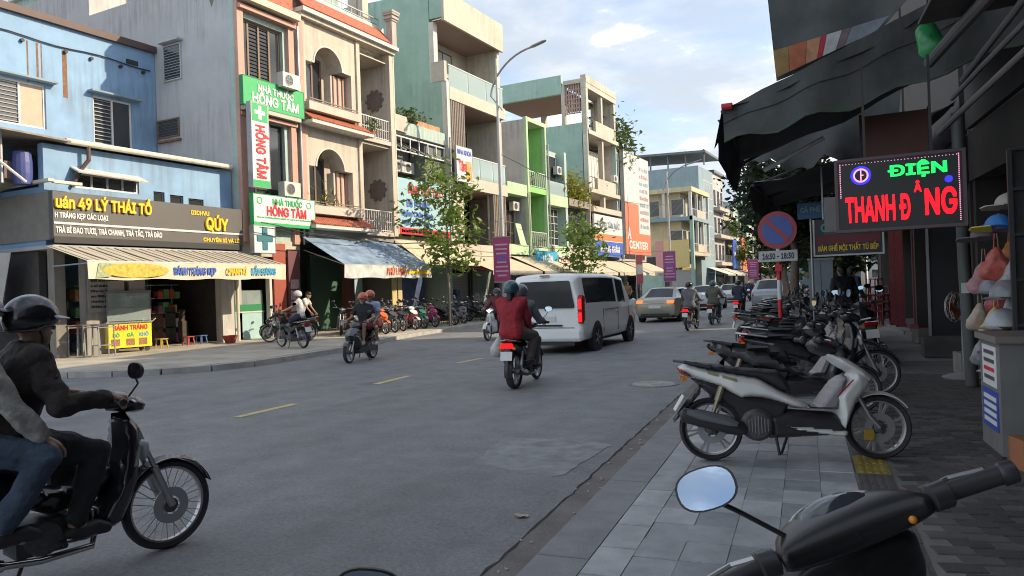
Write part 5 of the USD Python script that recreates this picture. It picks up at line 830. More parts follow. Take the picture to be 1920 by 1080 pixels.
def scooter(name, label, loc, rz, rx, body, accent=None, group=None, mirrors=(1, -1), lit=False, plate=True, inner=None, low=False, cw=.13, mk={}, cm=None, gr=.017):
    o = thing(name, label, 'scooter', loc, rz, rx, group); inner = inner or m_blackp; accent = accent or body; L = 1.27; r = .25; st0 = .016 if not low else .045
    wheel(o, 0, r, 'cast', .055, n=24 if low else 34); wheel(o, L, r, 'cast', .045, n=24 if low else 34); st = st0
    wb = lambda x, z: .05 + .085 * min(max((x + .28) / .45, 0), 1)
    part(o, 'rear_panel', inflate([(-.246, .753), (-.18, .778), (.056, .72), (.381, .655), (.558, .545), (.70, .465), (.81, .395), (.646, .405), (.44, .48), (.307, .495), (.233, .48), (.056, .585), (-.106, .65), (-.224, .716)], wb, .05, st), body, smooth=50)
    part(o, 'tail_core', inflate([(-.15, .66), (.056, .62), (.3, .52), (.62, .47), (.55, .28), (.25, .22), (.16, .40), (0, .52)], .10, .04, st), inner, smooth=50)
    part(o, 'seat', inflate([(-.235, .80), (-.12, .79), (.056, .765), (.233, .738), (.41, .722), (.528, .712), (.595, .65), (.632, .524), (.558, .535), (.381, .64), (.056, .705), (-.18, .765)], lambda x, z: .05 + .075 * min(max((x + .25) / .25, 0), 1), .045, st), m_seat, smooth=50)
    part(o, 'pin_stripe', MB().bar((.935, -.176, .50), (1.06, -.176, .63), .008).bar((.935, .176, .50), (1.06, .176, .63), .008), m_redl) if not low else None; part(o, 'grab_rail', MB().tube([(.0, -.13, .745), (-.2, -.1, .79), (-.27, 0, .80), (-.2, .1, .79), (.0, .13, .745)], .012, 7), inner)
    part(o, 'floor', inflate([(.42, .36), (.6, .40), (.95, .37), (1.04, .26), (.98, .19), (.45, .17)], .13, .05, st), inner, smooth=50)
    
    if not low:
        q = []; zc = lambda x: .692 - .30 * (x - .02)
        for s in (-1, 1): q.append([[x, s * (wb(x, 0) + .004), zc(x) + h_] for x in np.linspace(-.02, .20, 9) for h_ in (-.012, .012)])
        b = MB(); 
        for s_, v_ in zip((-1, 1), q): f_ = np.array([[2 * i, 2 * i + 2, 2 * i + 3, 2 * i + 1] for i in range(8) if i not in (3,)]); b.add(v_, f_ if s_ < 0 else f_[:, ::-1])
        part(o, 'side_decal', b, M('decal_gold', (.22, .20, .10), .4))
    part(o, 'sill_panel', inflate([(.50, .296), (.75, .275), (1.03, .24), (1.0, .185), (.90, .19), (.64, .235)], .165, .02, st), body, smooth=50)
    part(o, 'leg_shield', inflate([(1.05, .69), (.95, .62), (.80, .43), (.70, .46), (.78, .40), (.95, .39), (1.0, .5)], .16, .03, st), M('leg_shield_grey', (.20, .20, .21), .35), smooth=50)
    wa = lambda x, z: float(np.interp(x, [.85, 1.0, 1.12, 1.2, 1.27], [.19, .185, .16, .115, .05]))
    part(o, 'front_apron', inflate([(1.10, .70), (1.20, .66), (1.225, .60), (1.207, .565), (1.104, .45), (1.05, .33), (1.0, .215), (.955, .28), (.915, .51), (1.02, .62)], wa, .06, st), body, smooth=50)
    part(o, 'nose_fairing', inflate([(.838, .872), (.93, .845), (1.074, .782), (1.20, .69), (1.262, .635), (1.21, .585), (1.10, .655), (.98, .73), (.88, .81)], lambda x, z: float(np.interp(x, [.83, 1.0, 1.15, 1.27], [.10, .17, .145, .05])), .045, st), accent, smooth=50)
    part(o, 'headlight', inflate([(1.10, .71), (1.21, .655), (1.255, .632), (1.215, .60), (1.13, .64)], lambda x, z: float(np.interp(x, [1.1, 1.26], [.15, .065])), .02, st), m_headlit if lit else m_lens, smooth=50)
    if cw < .15: part(o, 'handlebar_cowl', inflate([(.76, .90), (.80, .945), (.90, .95), (.985, .90), (1.0, .83), (.90, .80), (.80, .84)] if cw < .15 else [(.74, .88), (.78, .95), (.84, .985), (.95, .99), (1.06, .93), (1.10, .80), (.95, .72), (.78, .78)], cw, .05 if cw < .15 else .13, st if cw < .15 else .014), cm or accent, smooth=50 if cw < .15 else True)
    if cw > .15:      # a wide scooter cowl reaching from switch to switch, with an instrument lens on top
        T = np.linspace(-1, 1, 21); an = np.linspace(0, 2 * np.pi, 25)[:-1]; R = []
        for t in T:
            s_ = max(1 - abs(t) ** 2.2, 0) ** .7; hx, hz = .022 + .068 * s_, .022 + .026 * s_; cx, cz = .80 + .08 * s_, .935 - .012 * s_
            R.append([(cx + hx * math.copysign(abs(math.cos(a)) ** .8, math.cos(a)),   .175 * t, cz + hz * math.copysign(abs(math.sin(a)) ** .8, math.sin(a))) for a in an])
        part(o, 'bar_cover', MB()._rings(np.array(R)), inner, smooth=True)
        R = [[(x0 + w_ * .75 * math.cos(a), w_ * 1.35 * math.sin(a), z0 - .35 * w_ * .75 * math.cos(a) * -1) for a in an] for x0, z0, w_ in ((.875, .935, .080), (.875, .957, .074), (.872, .97, .056), (.87, .974, .025))]
        ds = part(o, 'instrument_lens', MB()._rings(np.array(R)), m_glass, smooth=True); part(ds, 'rim', MB()._rings(np.array([[(.875 + .75 * (.080 + d) * math.cos(a), (.080 + d) * 1.35 * math.sin(a), .945 + e + .35 * .75 * .080 * math.cos(a)) for a in an] for d, e in ((-.004, .01), (.006, .008), (.008, -.004), (-.002, -.008))]), closed=True, caps=False), M('cowl_edge', (.35, .36, .38), .25, coat=.4), smooth=True)
        part(o, 'front_cover', inflate([(.84, .89), (.96, .89), (1.08, .80), (1.12, .66), (1.0, .56), (.86, .70)], .185, .10, .02), inner, smooth=True); part(o, 'warning_lamp', trimesh.creation.icosphere(2, .009).apply_translation((.775, -.12, .925)), m_amber, smooth=True)
    part(o, 'dashboard', inflate([(.77, .925), (.81, .955), (.87, .958), (.85, .94)], .09, .015, st), m_glass, smooth=50); handlebar(o, .86, .94, .34, .06, r=gr); mirror_pair(o, .85, .955, mirrors, **mk)
    part(o, 'fork', MB().tube([(1.06, -.06, .62), (1.2, -.06, .34), (L, -.065, .25)], .02, 8).tube([(1.06, .06, .62), (1.2, .06, .34), (L, .065, .25)], .02, 8), m_alloy)
    part(o, 'brake_caliper', MB().box(1.15, 1.215, -.085, -.05, .16, .24), m_gold); part(o, 'front_fender', fender(L, r, 35, 150, .062), accent, smooth=45); part(o, 'rear_fender', inflate([(-.06, .62), (-.12, .56), (-.30, .33), (-.285, .30), (-.2, .39), (-.07, .53)], .055, .015, st), inner, smooth=50)
    part(o, 'tail_light', inflate([(-.25, .745), (-.19, .72), (-.12, .665), (-.16, .66), (-.23, .70)], .075, .02, st), m_redlit if lit else m_redl, smooth=50)
    if plate: part(o, 'number_plate', MB().obox((-.245, 0, .46), unit((.5, 0, .8)), UY, unit((-.8, 0, .5)), .14, .19, .006), m_plate)
    for s in (-1, 1): part(o, 'indicator', MB().obox((-.20, s * .085, .655), UX, UY, UZ, .04, .03, .03), m_amber)
    mu = part(o, 'muffler', MB().loft([(-.25, .375, .03, .028), (-.23, .375, .055, .045), (-.1, .35, .068, .052), (.1, .30, .068, .052), (.21, .265, .06, .045), (.25, .25, .03, .03)], 14, 2.6, -.155), m_blackp, smooth=50)
    part(mu, 'heat_shield', MB().loft([(-.2, .40, .02, .02), (-.1, .375, .04, .03), (.12, .325, .04, .03), (.18, .30, .02, .02)], 10, 2.4, -.19), M('heat_shield_grey', (.12, .125, .13), .4), smooth=50)
    en = part(o, 'engine', MB().lathe([(0, -.16), (.10, -.155), (.125, -.13), (.125, .1), (.1, .13), (0, .13)], (.34, 0, .29), UY, 20).box(0, .34, .03, .12, .2, .34), m_engine, smooth=35); g = MB()
    for i in range(7): g.bar((.27 + i * .024, -.163, .22 + abs(3 - i) * .008), (.27 + i * .024, -.163, .36 - abs(3 - i) * .008), .006)
    part(en, 'cooling_grille', g, m_alloy); part(o, 'shock_absorber', MB().tube([(.085, -.11, .59), (.0, -.11, .36)], .017, 8).tube([(.085, -.11, .59), (.045, -.11, .48)], .026, 8), M('shock_bronze', (.30, .25, .18), .4, metal=.5)); part(o, 'side_stand', MB().tube([(.62, .1, .2), (.58, .2, .02)], .012, 6).box(.55, .62, .18, .24, .0, .012), m_blackp)
    part(o, 'centre_stand', MB().tube([(.48, -.1, .2), (.5, -.11, .05)], .012, 6), m_blackp)
    return o
def underbone(name, label, loc, rz, rx, body, group=None, spokes='wire', lit=False, mirrors=(1, -1), low=False, basket=False, trim=None, tw=.042, mk={}):
    o = thing(name, label, 'motorbike', loc, rz, rx, group); L, r = 1.22, .28; st = .045 if low else .028; trim = trim or m_blackp
    wheel(o, 0, r, spokes, tw, n=24 if low else 36); wheel(o, L, r, spokes, .036, n=24 if low else 36)
    part(o, 'tail_panel', inflate([(-.34, .70), (-.28, .745), (0, .72), (.25, .70), (.45, .60), (.58, .50), (.45, .43), (.2, .50), (0, .56), (-.22, .64)], lambda x, z: .045 + .075 * min(max((x + .35) / .4, 0), 1), .05, st), body, smooth=50)
    part(o, 'seat', inflate([(-.32, .755), (-.28, .79), (-.05, .785), (.15, .765), (.32, .755), (.44, .70), (.50, .60), (.40, .62), (.25, .69), (0, .715), (-.25, .74)], lambda x, z: .06 + .06 * min(max((x + .35) / .3, 0), 1), .04, st), m_seat, smooth=50)
    part(o, 'grab_rail', MB().tube([(-.02, -.13, .735), (-.25, -.12, .77), (-.37, 0, .79), (-.25, .12, .77), (-.02, .13, .735)], .012, 7), m_alloy)
    part(o, 'centre_cover', inflate([(.42, .58), (.62, .53), (.86, .64), (.90, .55), (.80, .42), (.55, .38), (.40, .46)], .085, .04, st), body, smooth=50)
    part(o, 'leg_shield', inflate([(.90, .90), (.98, .90), (1.06, .80), (1.045, .62), (.98, .42), (.90, .25), (.80, .23), (.74, .30), (.85, .50), (.90, .70)], lambda x, z: float(np.interp(z, [.23, .5, .75, .9], [.16, .19, .15, .09])) * float(np.interp(x, [.8, .98, 1.07], [1, .85, .35])), .05, st), body, smooth=50)
    part(o, 'headlight_cowl', inflate([(.85, .97), (.90, 1.03), (1.0, 1.02), (1.09, .95), (1.06, .88), (.95, .90), (.87, .92)], .12, .05, st), body, smooth=50); part(o, 'headlight', inflate([(1.03, 1.0), (1.095, .95), (1.06, .89), (1.0, .93)], .085, .03, st), m_headlit if lit else m_lens, smooth=50); handlebar(o, .93, 1.0, .34, .10); mirror_pair(o, .92, 1.01, mirrors, **mk)
    for s in (-1, 1): part(o, 'front_indicator', inflate([(1.0, .74), (1.07, .72), (1.075, .62), (1.03, .60)], .03, .015, st, y0=s * .105), m_lens, smooth=50); part(o, 'body_stripe', MB().bar((.955, s * .148, .55), (1.0, s * .138, .70), .012, .02), m_alloy)
    fk = MB()
    for s in (-1, 1): fk.tube([(1.02, s * .055, .80), (1.13, s * .06, .52)], .016, 8).tube([(1.12, s * .06, .54), (L + .005, s * .065, r)], .024, 8)
    part(o, 'fork', fk, m_alloy); part(o, 'front_fender', fender(L, r, 20, 165, .058), body, smooth=45); part(o, 'rear_fender', fender(0, r, 75, 195, .06, extra=.02), m_blackp, smooth=45)
    part(o, 'tail_light', inflate([(-.36, .73), (-.30, .74), (-.25, .66), (-.30, .645), (-.35, .68)], .11, .025, st, e=.09), m_redlit if lit else m_redl, smooth=50); part(o, 'number_plate', MB().obox((-.355, 0, .54), unit((.25, 0, 1)), UY, unit((-1, 0, .25)), .14, .19, .006), m_plate); part(o, 'plate_bracket', MB().obox((-.33, 0, .58), unit((.25, 0, 1)), UY, unit((-1, 0, .25)), .2, .1, .01), m_blackp)
    for s in (-1, 1): part(o, 'indicator', MB().lathe([(0, -.02), (.025, -.015), (.025, .02), (0, .025)], (-.31, s * .12, .655), UX, 10), m_amber)
    en = part(o, 'engine', MB().lathe([(0, -.15), (.085, -.145), (.10, -.11), (.10, .11), (.085, .145), (0, .15)], (.48, 0, .29), UY, 18).box(.5, .82, -.07, .07, .26, .36).box(.35, .6, -.1, .1, .2, .38), m_engine, smooth=35); g = MB(); [g.box(.62 + .03 * i, .632 + .03 * i, -.085, .085, .245, .375) for i in range(6)]; part(en, 'cooling_fins', g, m_alloy)
    mu = part(o, 'muffler', MB().tube([(.78, -.03, .26), (.72, -.12, .18), (.45, -.14, .18), (.25, -.15, .21)], .02, 9).loft([(.27, .21, .03, .03), (.2, .22, .045, .045), (-.25, .30, .05, .05), (-.28, .305, .03, .03)], 12, 2, -.155), m_chrome if spokes == 'wire' else m_blackp, smooth=40); part(mu, 'heat_shield', MB().loft([(.12, .255, .02, .02), (.05, .265, .035, .025), (-.14, .30, .035, .025), (-.2, .31, .02, .02)], 10, 2.4, -.185), m_chrome, smooth=50)
    part(o, 'swing_arm', MB().bar((.4, .1, .32), (0, .1, r), .03, .04).bar((.4, -.1, .32), (0, -.1, r), .03, .04), m_blackp); part(o, 'chain_cover', inflate([(-.07, .34), (.4, .36), (.42, .26), (.38, .23), (-.05, .23), (-.1, .28)], .015, .01, st, y0=.12), m_blackp); part(o, 'shock_absorber', MB().tube([(.1, -.12, .58), (.02, -.12, .31)], .022, 8).tube([(.1, .12, .58), (.02, .12, .31)], .022, 8), m_alloy)
    part(o, 'footrest', MB().tube([(.55, -.22, .25), (.55, .22, .25)], .012, 7).tube([(.18, -.2, .34), (.18, -.11, .34)], .012, 6).tube([(.18, .2, .34), (.18, .11, .34)], .012, 6), m_seat); part(o, 'side_stand', MB().tube([(.5, .12, .24), (.46, .22, .02)], .012, 6), m_blackp); part(o, 'brake_pedal', MB().tube([(.5, -.12, .24), (.68, -.15, .24), (.72, -.17, .26)], .008, 6), m_alloy)
    if basket:
        b = MB(); [b.tube([(1.02, y, .72), (1.04, y, .92)], .004, 4) for y in np.linspace(-.12, .12, 8)]; part(o, 'basket', b.tube([(1.03, -.12, .92), (1.2, -.12, .92), (1.2, .12, .92), (1.03, .12, .92)], .006, 5), m_steel)
    return o
def along(pr, pf):      # heading from rear to front contact point
    d = np.asarray(pf) - np.asarray(pr); return math.atan2(d[1], d[0])

# ================================================================== people
MF = m3.Manifold
def ball(p, r, n=18): return MF.sphere(float(r), n).translate([float(q) for q in p])
def bone(*js, n=18): return MF.batch_hull([ball(p, r, n) for p, r in js])
def chain(*js, n=18): return [bone(a, b, n=n) for a, b in zip(js, js[1:])]
def blend(parts, ln, it=12, noise=0., ns=9., seed=0):
    m = MF.batch_boolean(parts, m3.OpType.Add).refine_to_length(ln).to_mesh(); t = trimesh.Trimesh(m.vert_properties[:, :3], m.tri_verts, process=True)
    if it: trimesh.smoothing.filter_taubin(t, .5, .53, it)
    if noise: nn = t.vertex_normals; t.vertices += nn * ((meshkit.fbm(np.array(t.vertices) * ns, 3, seed) - .5) * 2 * noise)[:, None]
    return t
def ik(a, b, l1, l2, hint):
    a, b = np.asarray(a, float), np.asarray(b, float); d = b - a; L = min(np.linalg.norm(d), (l1 + l2) * .995); u = unit(d); x = (l1 * l1 - l2 * l2 + L * L) / (2 * L); h = math.sqrt(max(l1 * l1 - x * x, 0)); hint = np.asarray(hint, float); w = unit(hint - u * (hint @ u)); return a + u * x + w * h
m_skin = M('skin', (.38, .22, .145), .5, var=.1, scale=20); m_hair = M('hair_black', (.012, .010, .009), .45); m_eye = M('eye_dark', (.01, .01, .01), .2); m_visor = M('visor_dark', (.03, .033, .037), .08, spec=.8); m_strap = M('strap_black', (.02, .02, .02), .6)
def hand_bones(w, d, up, side, curl=0., s=1.):
    """palm from the wrist w along d, back of the hand towards up, thumb on the side; curl bends the fingers about the knuckles"""
    d, up = unit(d), unit(up); up = unit(up - d * (d @ up)); lat = np.cross(d, up); th = -side * lat if False else lat * side; B = []
    k0 = w + d * .085 * s; kn = [k0 + lat * side * o * s for o in (.028, .010, -.009, -.027)]
    B.append(bone((w + lat * .012, .019 * s), (w - lat * .012, .019 * s), (kn[0], .012 * s), (kn[3], .011 * s), n=10))
    for i, (k, L) in enumerate(zip(kn, (.068, .076, .071, .055))):
        p, dd, r = k, d, .0092 * s; pts = [(p, r * 1.1)]
        for f, c in ((.45, 1.), (.3, 1.15), (.25, .8)):
            a = curl * c; dd = unit(dd * math.cos(a) - np.cross(lat, dd) * math.sin(a) * (1 if np.cross(lat, dd) @ up > 0 else -1)); p = p + dd * L * f * s; r *= .92; pts.append((p, r))
        B += chain(*pts, n=10)
    t0 = w + d * .025 * s + lat * side * .022 * s; t1 = t0 + unit(d * .7 + lat * side * .75 - up * .2) * .042 * s; t2 = t1 + unit(d * .9 + lat * side * .2 - up * (.25 + curl * .4)) * .034 * s
    return B + chain((t0, .013 * s), (t1, .0105 * s), (t2, .0085 * s), n=10)
def person(label, loc, rz, rx, J, shirt, trousers, shoes=None, sleeve='long', legs='long', helmet=None, hair=True, mask=None, hands=((None, 0.), (None, 0.)), ln=.03, group=None, bag=None, hood=None, vest=None, visor=None):
    """J: joints in the frame of loc, rz, rx: hip, chest, neck, head, face (direction), sh, el, wr, kn, an, toe (left, right pairs)"""
    o = thing('person', label, 'person', loc, rz, rx, group); f = unit(J['face']); lat = unit(np.cross(UZ, f)); up = unit(np.cross(f, lat)); h = np.asarray(J['head'], float); hip, chest, neck = (np.asarray(J[k], float) for k in ('hip', 'chest', 'neck')); sd = unit(np.asarray(J['sh'][0]) - np.asarray(J['sh'][1])); waist = hip * .5 + chest * .5 - unit(np.cross(sd, chest - hip)) * .0
    def torso(e): return [bone((hip + sd * .085, .098 + e), (hip - sd * .085, .098 + e), (waist + sd * .055, .092 + e), (waist - sd * .055, .092 + e)), bone((waist + sd * .055, .092 + e), (waist - sd * .055, .092 + e), (chest + sd * .08, .102 + e), (chest - sd * .08, .102 + e)), bone((chest + sd * .08, .102 + e), (chest - sd * .08, .102 + e), (J['sh'][0], .056 + e), (J['sh'][1], .056 + e), (neck, .05 + e))]
    def arm(i, e, end=1.): s, l, w = (np.asarray(J[k][i], float) for k in ('sh', 'el', 'wr')); q = l + (w - l) * .86; return chain((s, .053 + e), (s * .5 + l * .5, .047 + e), (l, .039 + e), *(((q, .03 + e),) if end >= 1 else ())) if end > .5 else chain((s, .056 + e), (s * .45 + l * .55, .05 + e))
    def leg(i, e, end=1.): a, k, q = hip + sd * (.088 if i == 0 else -.088), np.asarray(J['kn'][i], float), np.asarray(J['an'][i], float); return chain((a, .092 + e), (a * .5 + k * .5, .076 + e), (k, .056 + e), *(((k * .6 + q * .4, .054 + e), (q + (k - q) * .08, .040 + e)) if end >= 1 else ())) if end > .5 else chain((a, .094 + e), (a * .35 + k * .65, .075 + e))
    skin = torso(-.012) + [bone((neck, .05), (h - up * .05, .05)), bone((h + up * .035, .088), (h + up * .03 - f * .022, .09), (h - up * .02 + f * .012, .078)), bone((h - up * .03 + f * .03, .062), (h - up * .085 + f * .052, .036), (h - up * .04 - f * .02, .05)), bone((h + up * .012 + f * .088, .011), (h - up * .022 + f * .105, .013)), bone((h - up * .052 + f * .085 + lat * .016, .010), (h - up * .052 + f * .085 - lat * .016, .010))]
    for s in (1, -1): skin.append(bone((h + lat * s * .082 - f * .008 + up * .012, .017), (h + lat * s * .08 - up * .022, .012), n=10))
    for i in (0, 1):
        skin += arm(i, -.008) + leg(i, -.012) + [bone((J['an'][i], .036), (np.asarray(J['toe'][i]) * .6 + np.asarray(J['an'][i]) * .4 - UZ * .03, .03))]; w = np.asarray(J['wr'][i], float); l = np.asarray(J['el'][i], float); dr, cu = hands[i]; dr = unit(w - l) if dr is None else unit(dr); skin.append(bone((l + (w - l) * .7, .026), (w, .024)))
        skin += hand_bones(w, dr, J.get('hup', (UZ, UZ))[i], 1 if i else -1, cu)
    part(o, 'body', blend(skin, ln * .6, 4), m_skin, smooth=True); part(o, 'eyes', MB().tm(trimesh.creation.icosphere(1, .011).apply_translation(h + f * .083 + lat * .031 + up * .012)).tm(trimesh.creation.icosphere(1, .011).apply_translation(h + f * .083 - lat * .031 + up * .012)), m_eye)
    e1 = .68 if sleeve == 'short' else 1.; bulk = .026 if sleeve == 'long' else .014; top = torso(bulk)
    for i in (0, 1): top += arm(i, bulk * .85, .4 if sleeve == 'short' else 1.)
    part(o, 'jacket' if sleeve == 'long' else 'shirt', blend(top, ln, 8, .013 if ln > .02 else .030, 9., 3), shirt, smooth=True); bot = [bone((hip + sd * .085, .106), (hip - sd * .085, .106), (waist * .45 + hip * .55 + sd * .06, .1), (waist * .45 + hip * .55 - sd * .06, .1))]
    for i in (0, 1): bot += leg(i, .017, .4 if legs == 'short' else 1.)
    part(o, 'trousers' if legs == 'long' else 'shorts', blend(bot, ln, 8, .011 if ln > .02 else .026, 8., 5), trousers, smooth=True)
    for i in (0, 1): a, t = np.asarray(J['an'][i], float), np.asarray(J['toe'][i], float); part(o, 'shoe', blend([bone((a - UZ * .045, .042), (a - UZ * .055 - unit(t - a) * .02, .036), (t, .032), (t + UZ * .004 - unit(t - a) * .05, .037))], .025, 4), shoes or m_seat, smooth=True)
    if hair and helmet is None:
        part(o, 'hair', blend([bone((h + up * .045 - f * .015, .096), (h + up * .05 + f * .02, .085)), bone((h + up * .04 - f * .02, .095), (h - up * .03 - f * .045, .062))], .02, 4, .004, 40.), m_hair, smooth=True)
    if hair and hood: part(o, 'hair', blend([bone((h - f * .05, .07), (h - f * .075 - up * .14, .05))], .03, 4, .005, 30.), m_hair, smooth=True)
    if helmet is not None:
        R = np.stack([f, lat, up], 1); sp = trimesh.creation.icosphere(3, 1.0); v = np.array(sp.vertices); v[:, 2] = np.maximum(v[:, 2], -.36 - .25 * np.clip(-v[:, 0], 0, 1) + .28 * np.clip(v[:, 0] - .35, 0, 1)); v = v * [.142, .122, .135]
        hm = part(o, 'helmet', MB().add(v @ R.T + h + up * .035 - f * .008, np.array(sp.faces)), helmet, smooth=True); a = np.linspace(-1.0, 1.0, 13); br = [[.135 * math.cos(t), .118 * math.sin(t), .012] for t in a]; bo = [[.135 * math.cos(t) + .055 * math.cos(t) ** 2, .12 * math.sin(t), -.005] for t in a]; V = np.array(br + bo); V = np.vstack([V, V - [0, 0, .006]]); q = [[i, 13 + i, 14 + i, i + 1] for i in range(12)] + [[26 + i + 1, 26 + 14 + i, 26 + 13 + i, 26 + i] for i in range(12)] + [[13 + i, 39 + i, 40 + i, 14 + i] for i in range(12)]
        part(hm, 'visor', MB().add(V @ R.T + h + up * .035, q), visor or m_visor, smooth=True); part(hm, 'band', MB().tube([h + up * .035 + R @ np.array([.139 * math.cos(t), .1215 * math.sin(t), -.046 - .02 * (math.cos(t) < 0)]) for t in np.linspace(1.1, 5.2, 22)], .006, 5), m_strap)
        part(hm, 'chin_strap', MB().tube([h + lat * .09 - up * .02, h + lat * .06 - up * .08 + f * .03, h - up * .118 + f * .045, h - lat * .06 - up * .08 + f * .03, h - lat * .09 - up * .02], .005, 5), m_strap)
    if mask is not None: part(o, 'face_mask', blend([bone((h - up * .03 + f * .055, .052), (h - up * .08 + f * .06, .036), (h - up * .03 + f * .085, .024)), bone((h - up * .04 + lat * .05, .035), (h - up * .04 - lat * .05, .035), (h - up * .05 + f * .05, .05))], .02, 4), mask, smooth=True)
    if vest is not None: part(o, 'vest', blend(torso(.02), ln, 8, .006, 8., 4), vest, smooth=True)
    return o
def seated(hip=(.33, .86), lean=.16, grip=(.82, .34, .98), foot=(.66, .17, .30), knee_out=.2, turn=0., head_turn=0., wrists=None, pitch=0.):
    hp = np.array([hip[0], 0, hip[1]]); u = np.array([math.sin(lean), 0, math.cos(lean)]); ch = hp + u * .34; nk = hp + u * .50; hd = nk + np.array([math.sin(lean * .5), 0, math.cos(lean * .5)]) * .155 + np.array([.02, 0, 0]); J = dict(hip=hp, chest=ch, neck=nk, head=hd, face=np.array([math.cos(head_turn), math.sin(head_turn), -pitch]))
    J['sh'] = [hp + u * .465 + np.array([0, s * .185, 0]) for s in (1, -1)]
    wr = wrists or [np.array([grip[0] - .085, s * (grip[1] - .05), grip[2] + .035]) for s in (1, -1)]; J['wr'] = [J['sh'][i] + unit(np.asarray(w) - J['sh'][i]) * min(.535, np.linalg.norm(np.asarray(w) - J['sh'][i])) for i, w in enumerate(wr)]; J['el'] = [ik(J['sh'][i], J['wr'][i], .285, .255, (-.3, s * .5, -1)) for i, s in enumerate((1, -1))]
    J['an'] = [np.array([foot[0], s * foot[1], foot[2] + .085]) for s in (1, -1)]; J['toe'] = [a + np.array([.15, s * .03, -.055]) for a, s in zip(J['an'], (1, -1))]
    J['kn'] = [ik(hp + np.array([0, s * .088, 0]), J['an'][i], .42, .40, (1, s * knee_out, .45)) for i, s in enumerate((1, -1))]; J['hup'] = [np.array([-.35, 0, 1.])] * 2
    return J
def standing(lean=0., arm=((.18, .25, .95), (.18, -.25, .95)), stance=.1, step=0., pitch=.1):
    hp = np.array([0, 0, .93]); u = np.array([math.sin(lean), 0, math.cos(lean)]); J = dict(hip=hp, chest=hp + u * .33, neck=hp + u * .5, head=hp + u * .5 + np.array([.03 + math.sin(lean) * .1, 0, .15]), face=np.array([1, 0, -pitch])); J['sh'] = [hp + u * .46 + np.array([0, s * .18, 0]) for s in (1, -1)]; J['wr'] = [np.array(a, float) for a in arm]
    for i in (0, 1): v = J['wr'][i] - J['sh'][i]; J['wr'][i] = J['sh'][i] + unit(v) * min(.535, np.linalg.norm(v))
    J['el'] = [ik(J['sh'][i], J['wr'][i], .285, .255, (-1, s * .4, -.2)) for i, s in enumerate((1, -1))]; J['an'] = [np.array([s * step, s * stance, .085]) for s in (1, -1)]; J['toe'] = [a + np.array([.15, s * .03, -.05]) for a, s in zip(J['an'], (1, -1))]; J['kn'] = [ik(hp + np.array([0, s * .088, 0]), J['an'][i], .43, .425, (1, 0, 0)) for i, s in enumerate((1, -1))]; J['hup'] = [np.array([0, 1., 0]), np.array([0, -1., 0])]
    return J

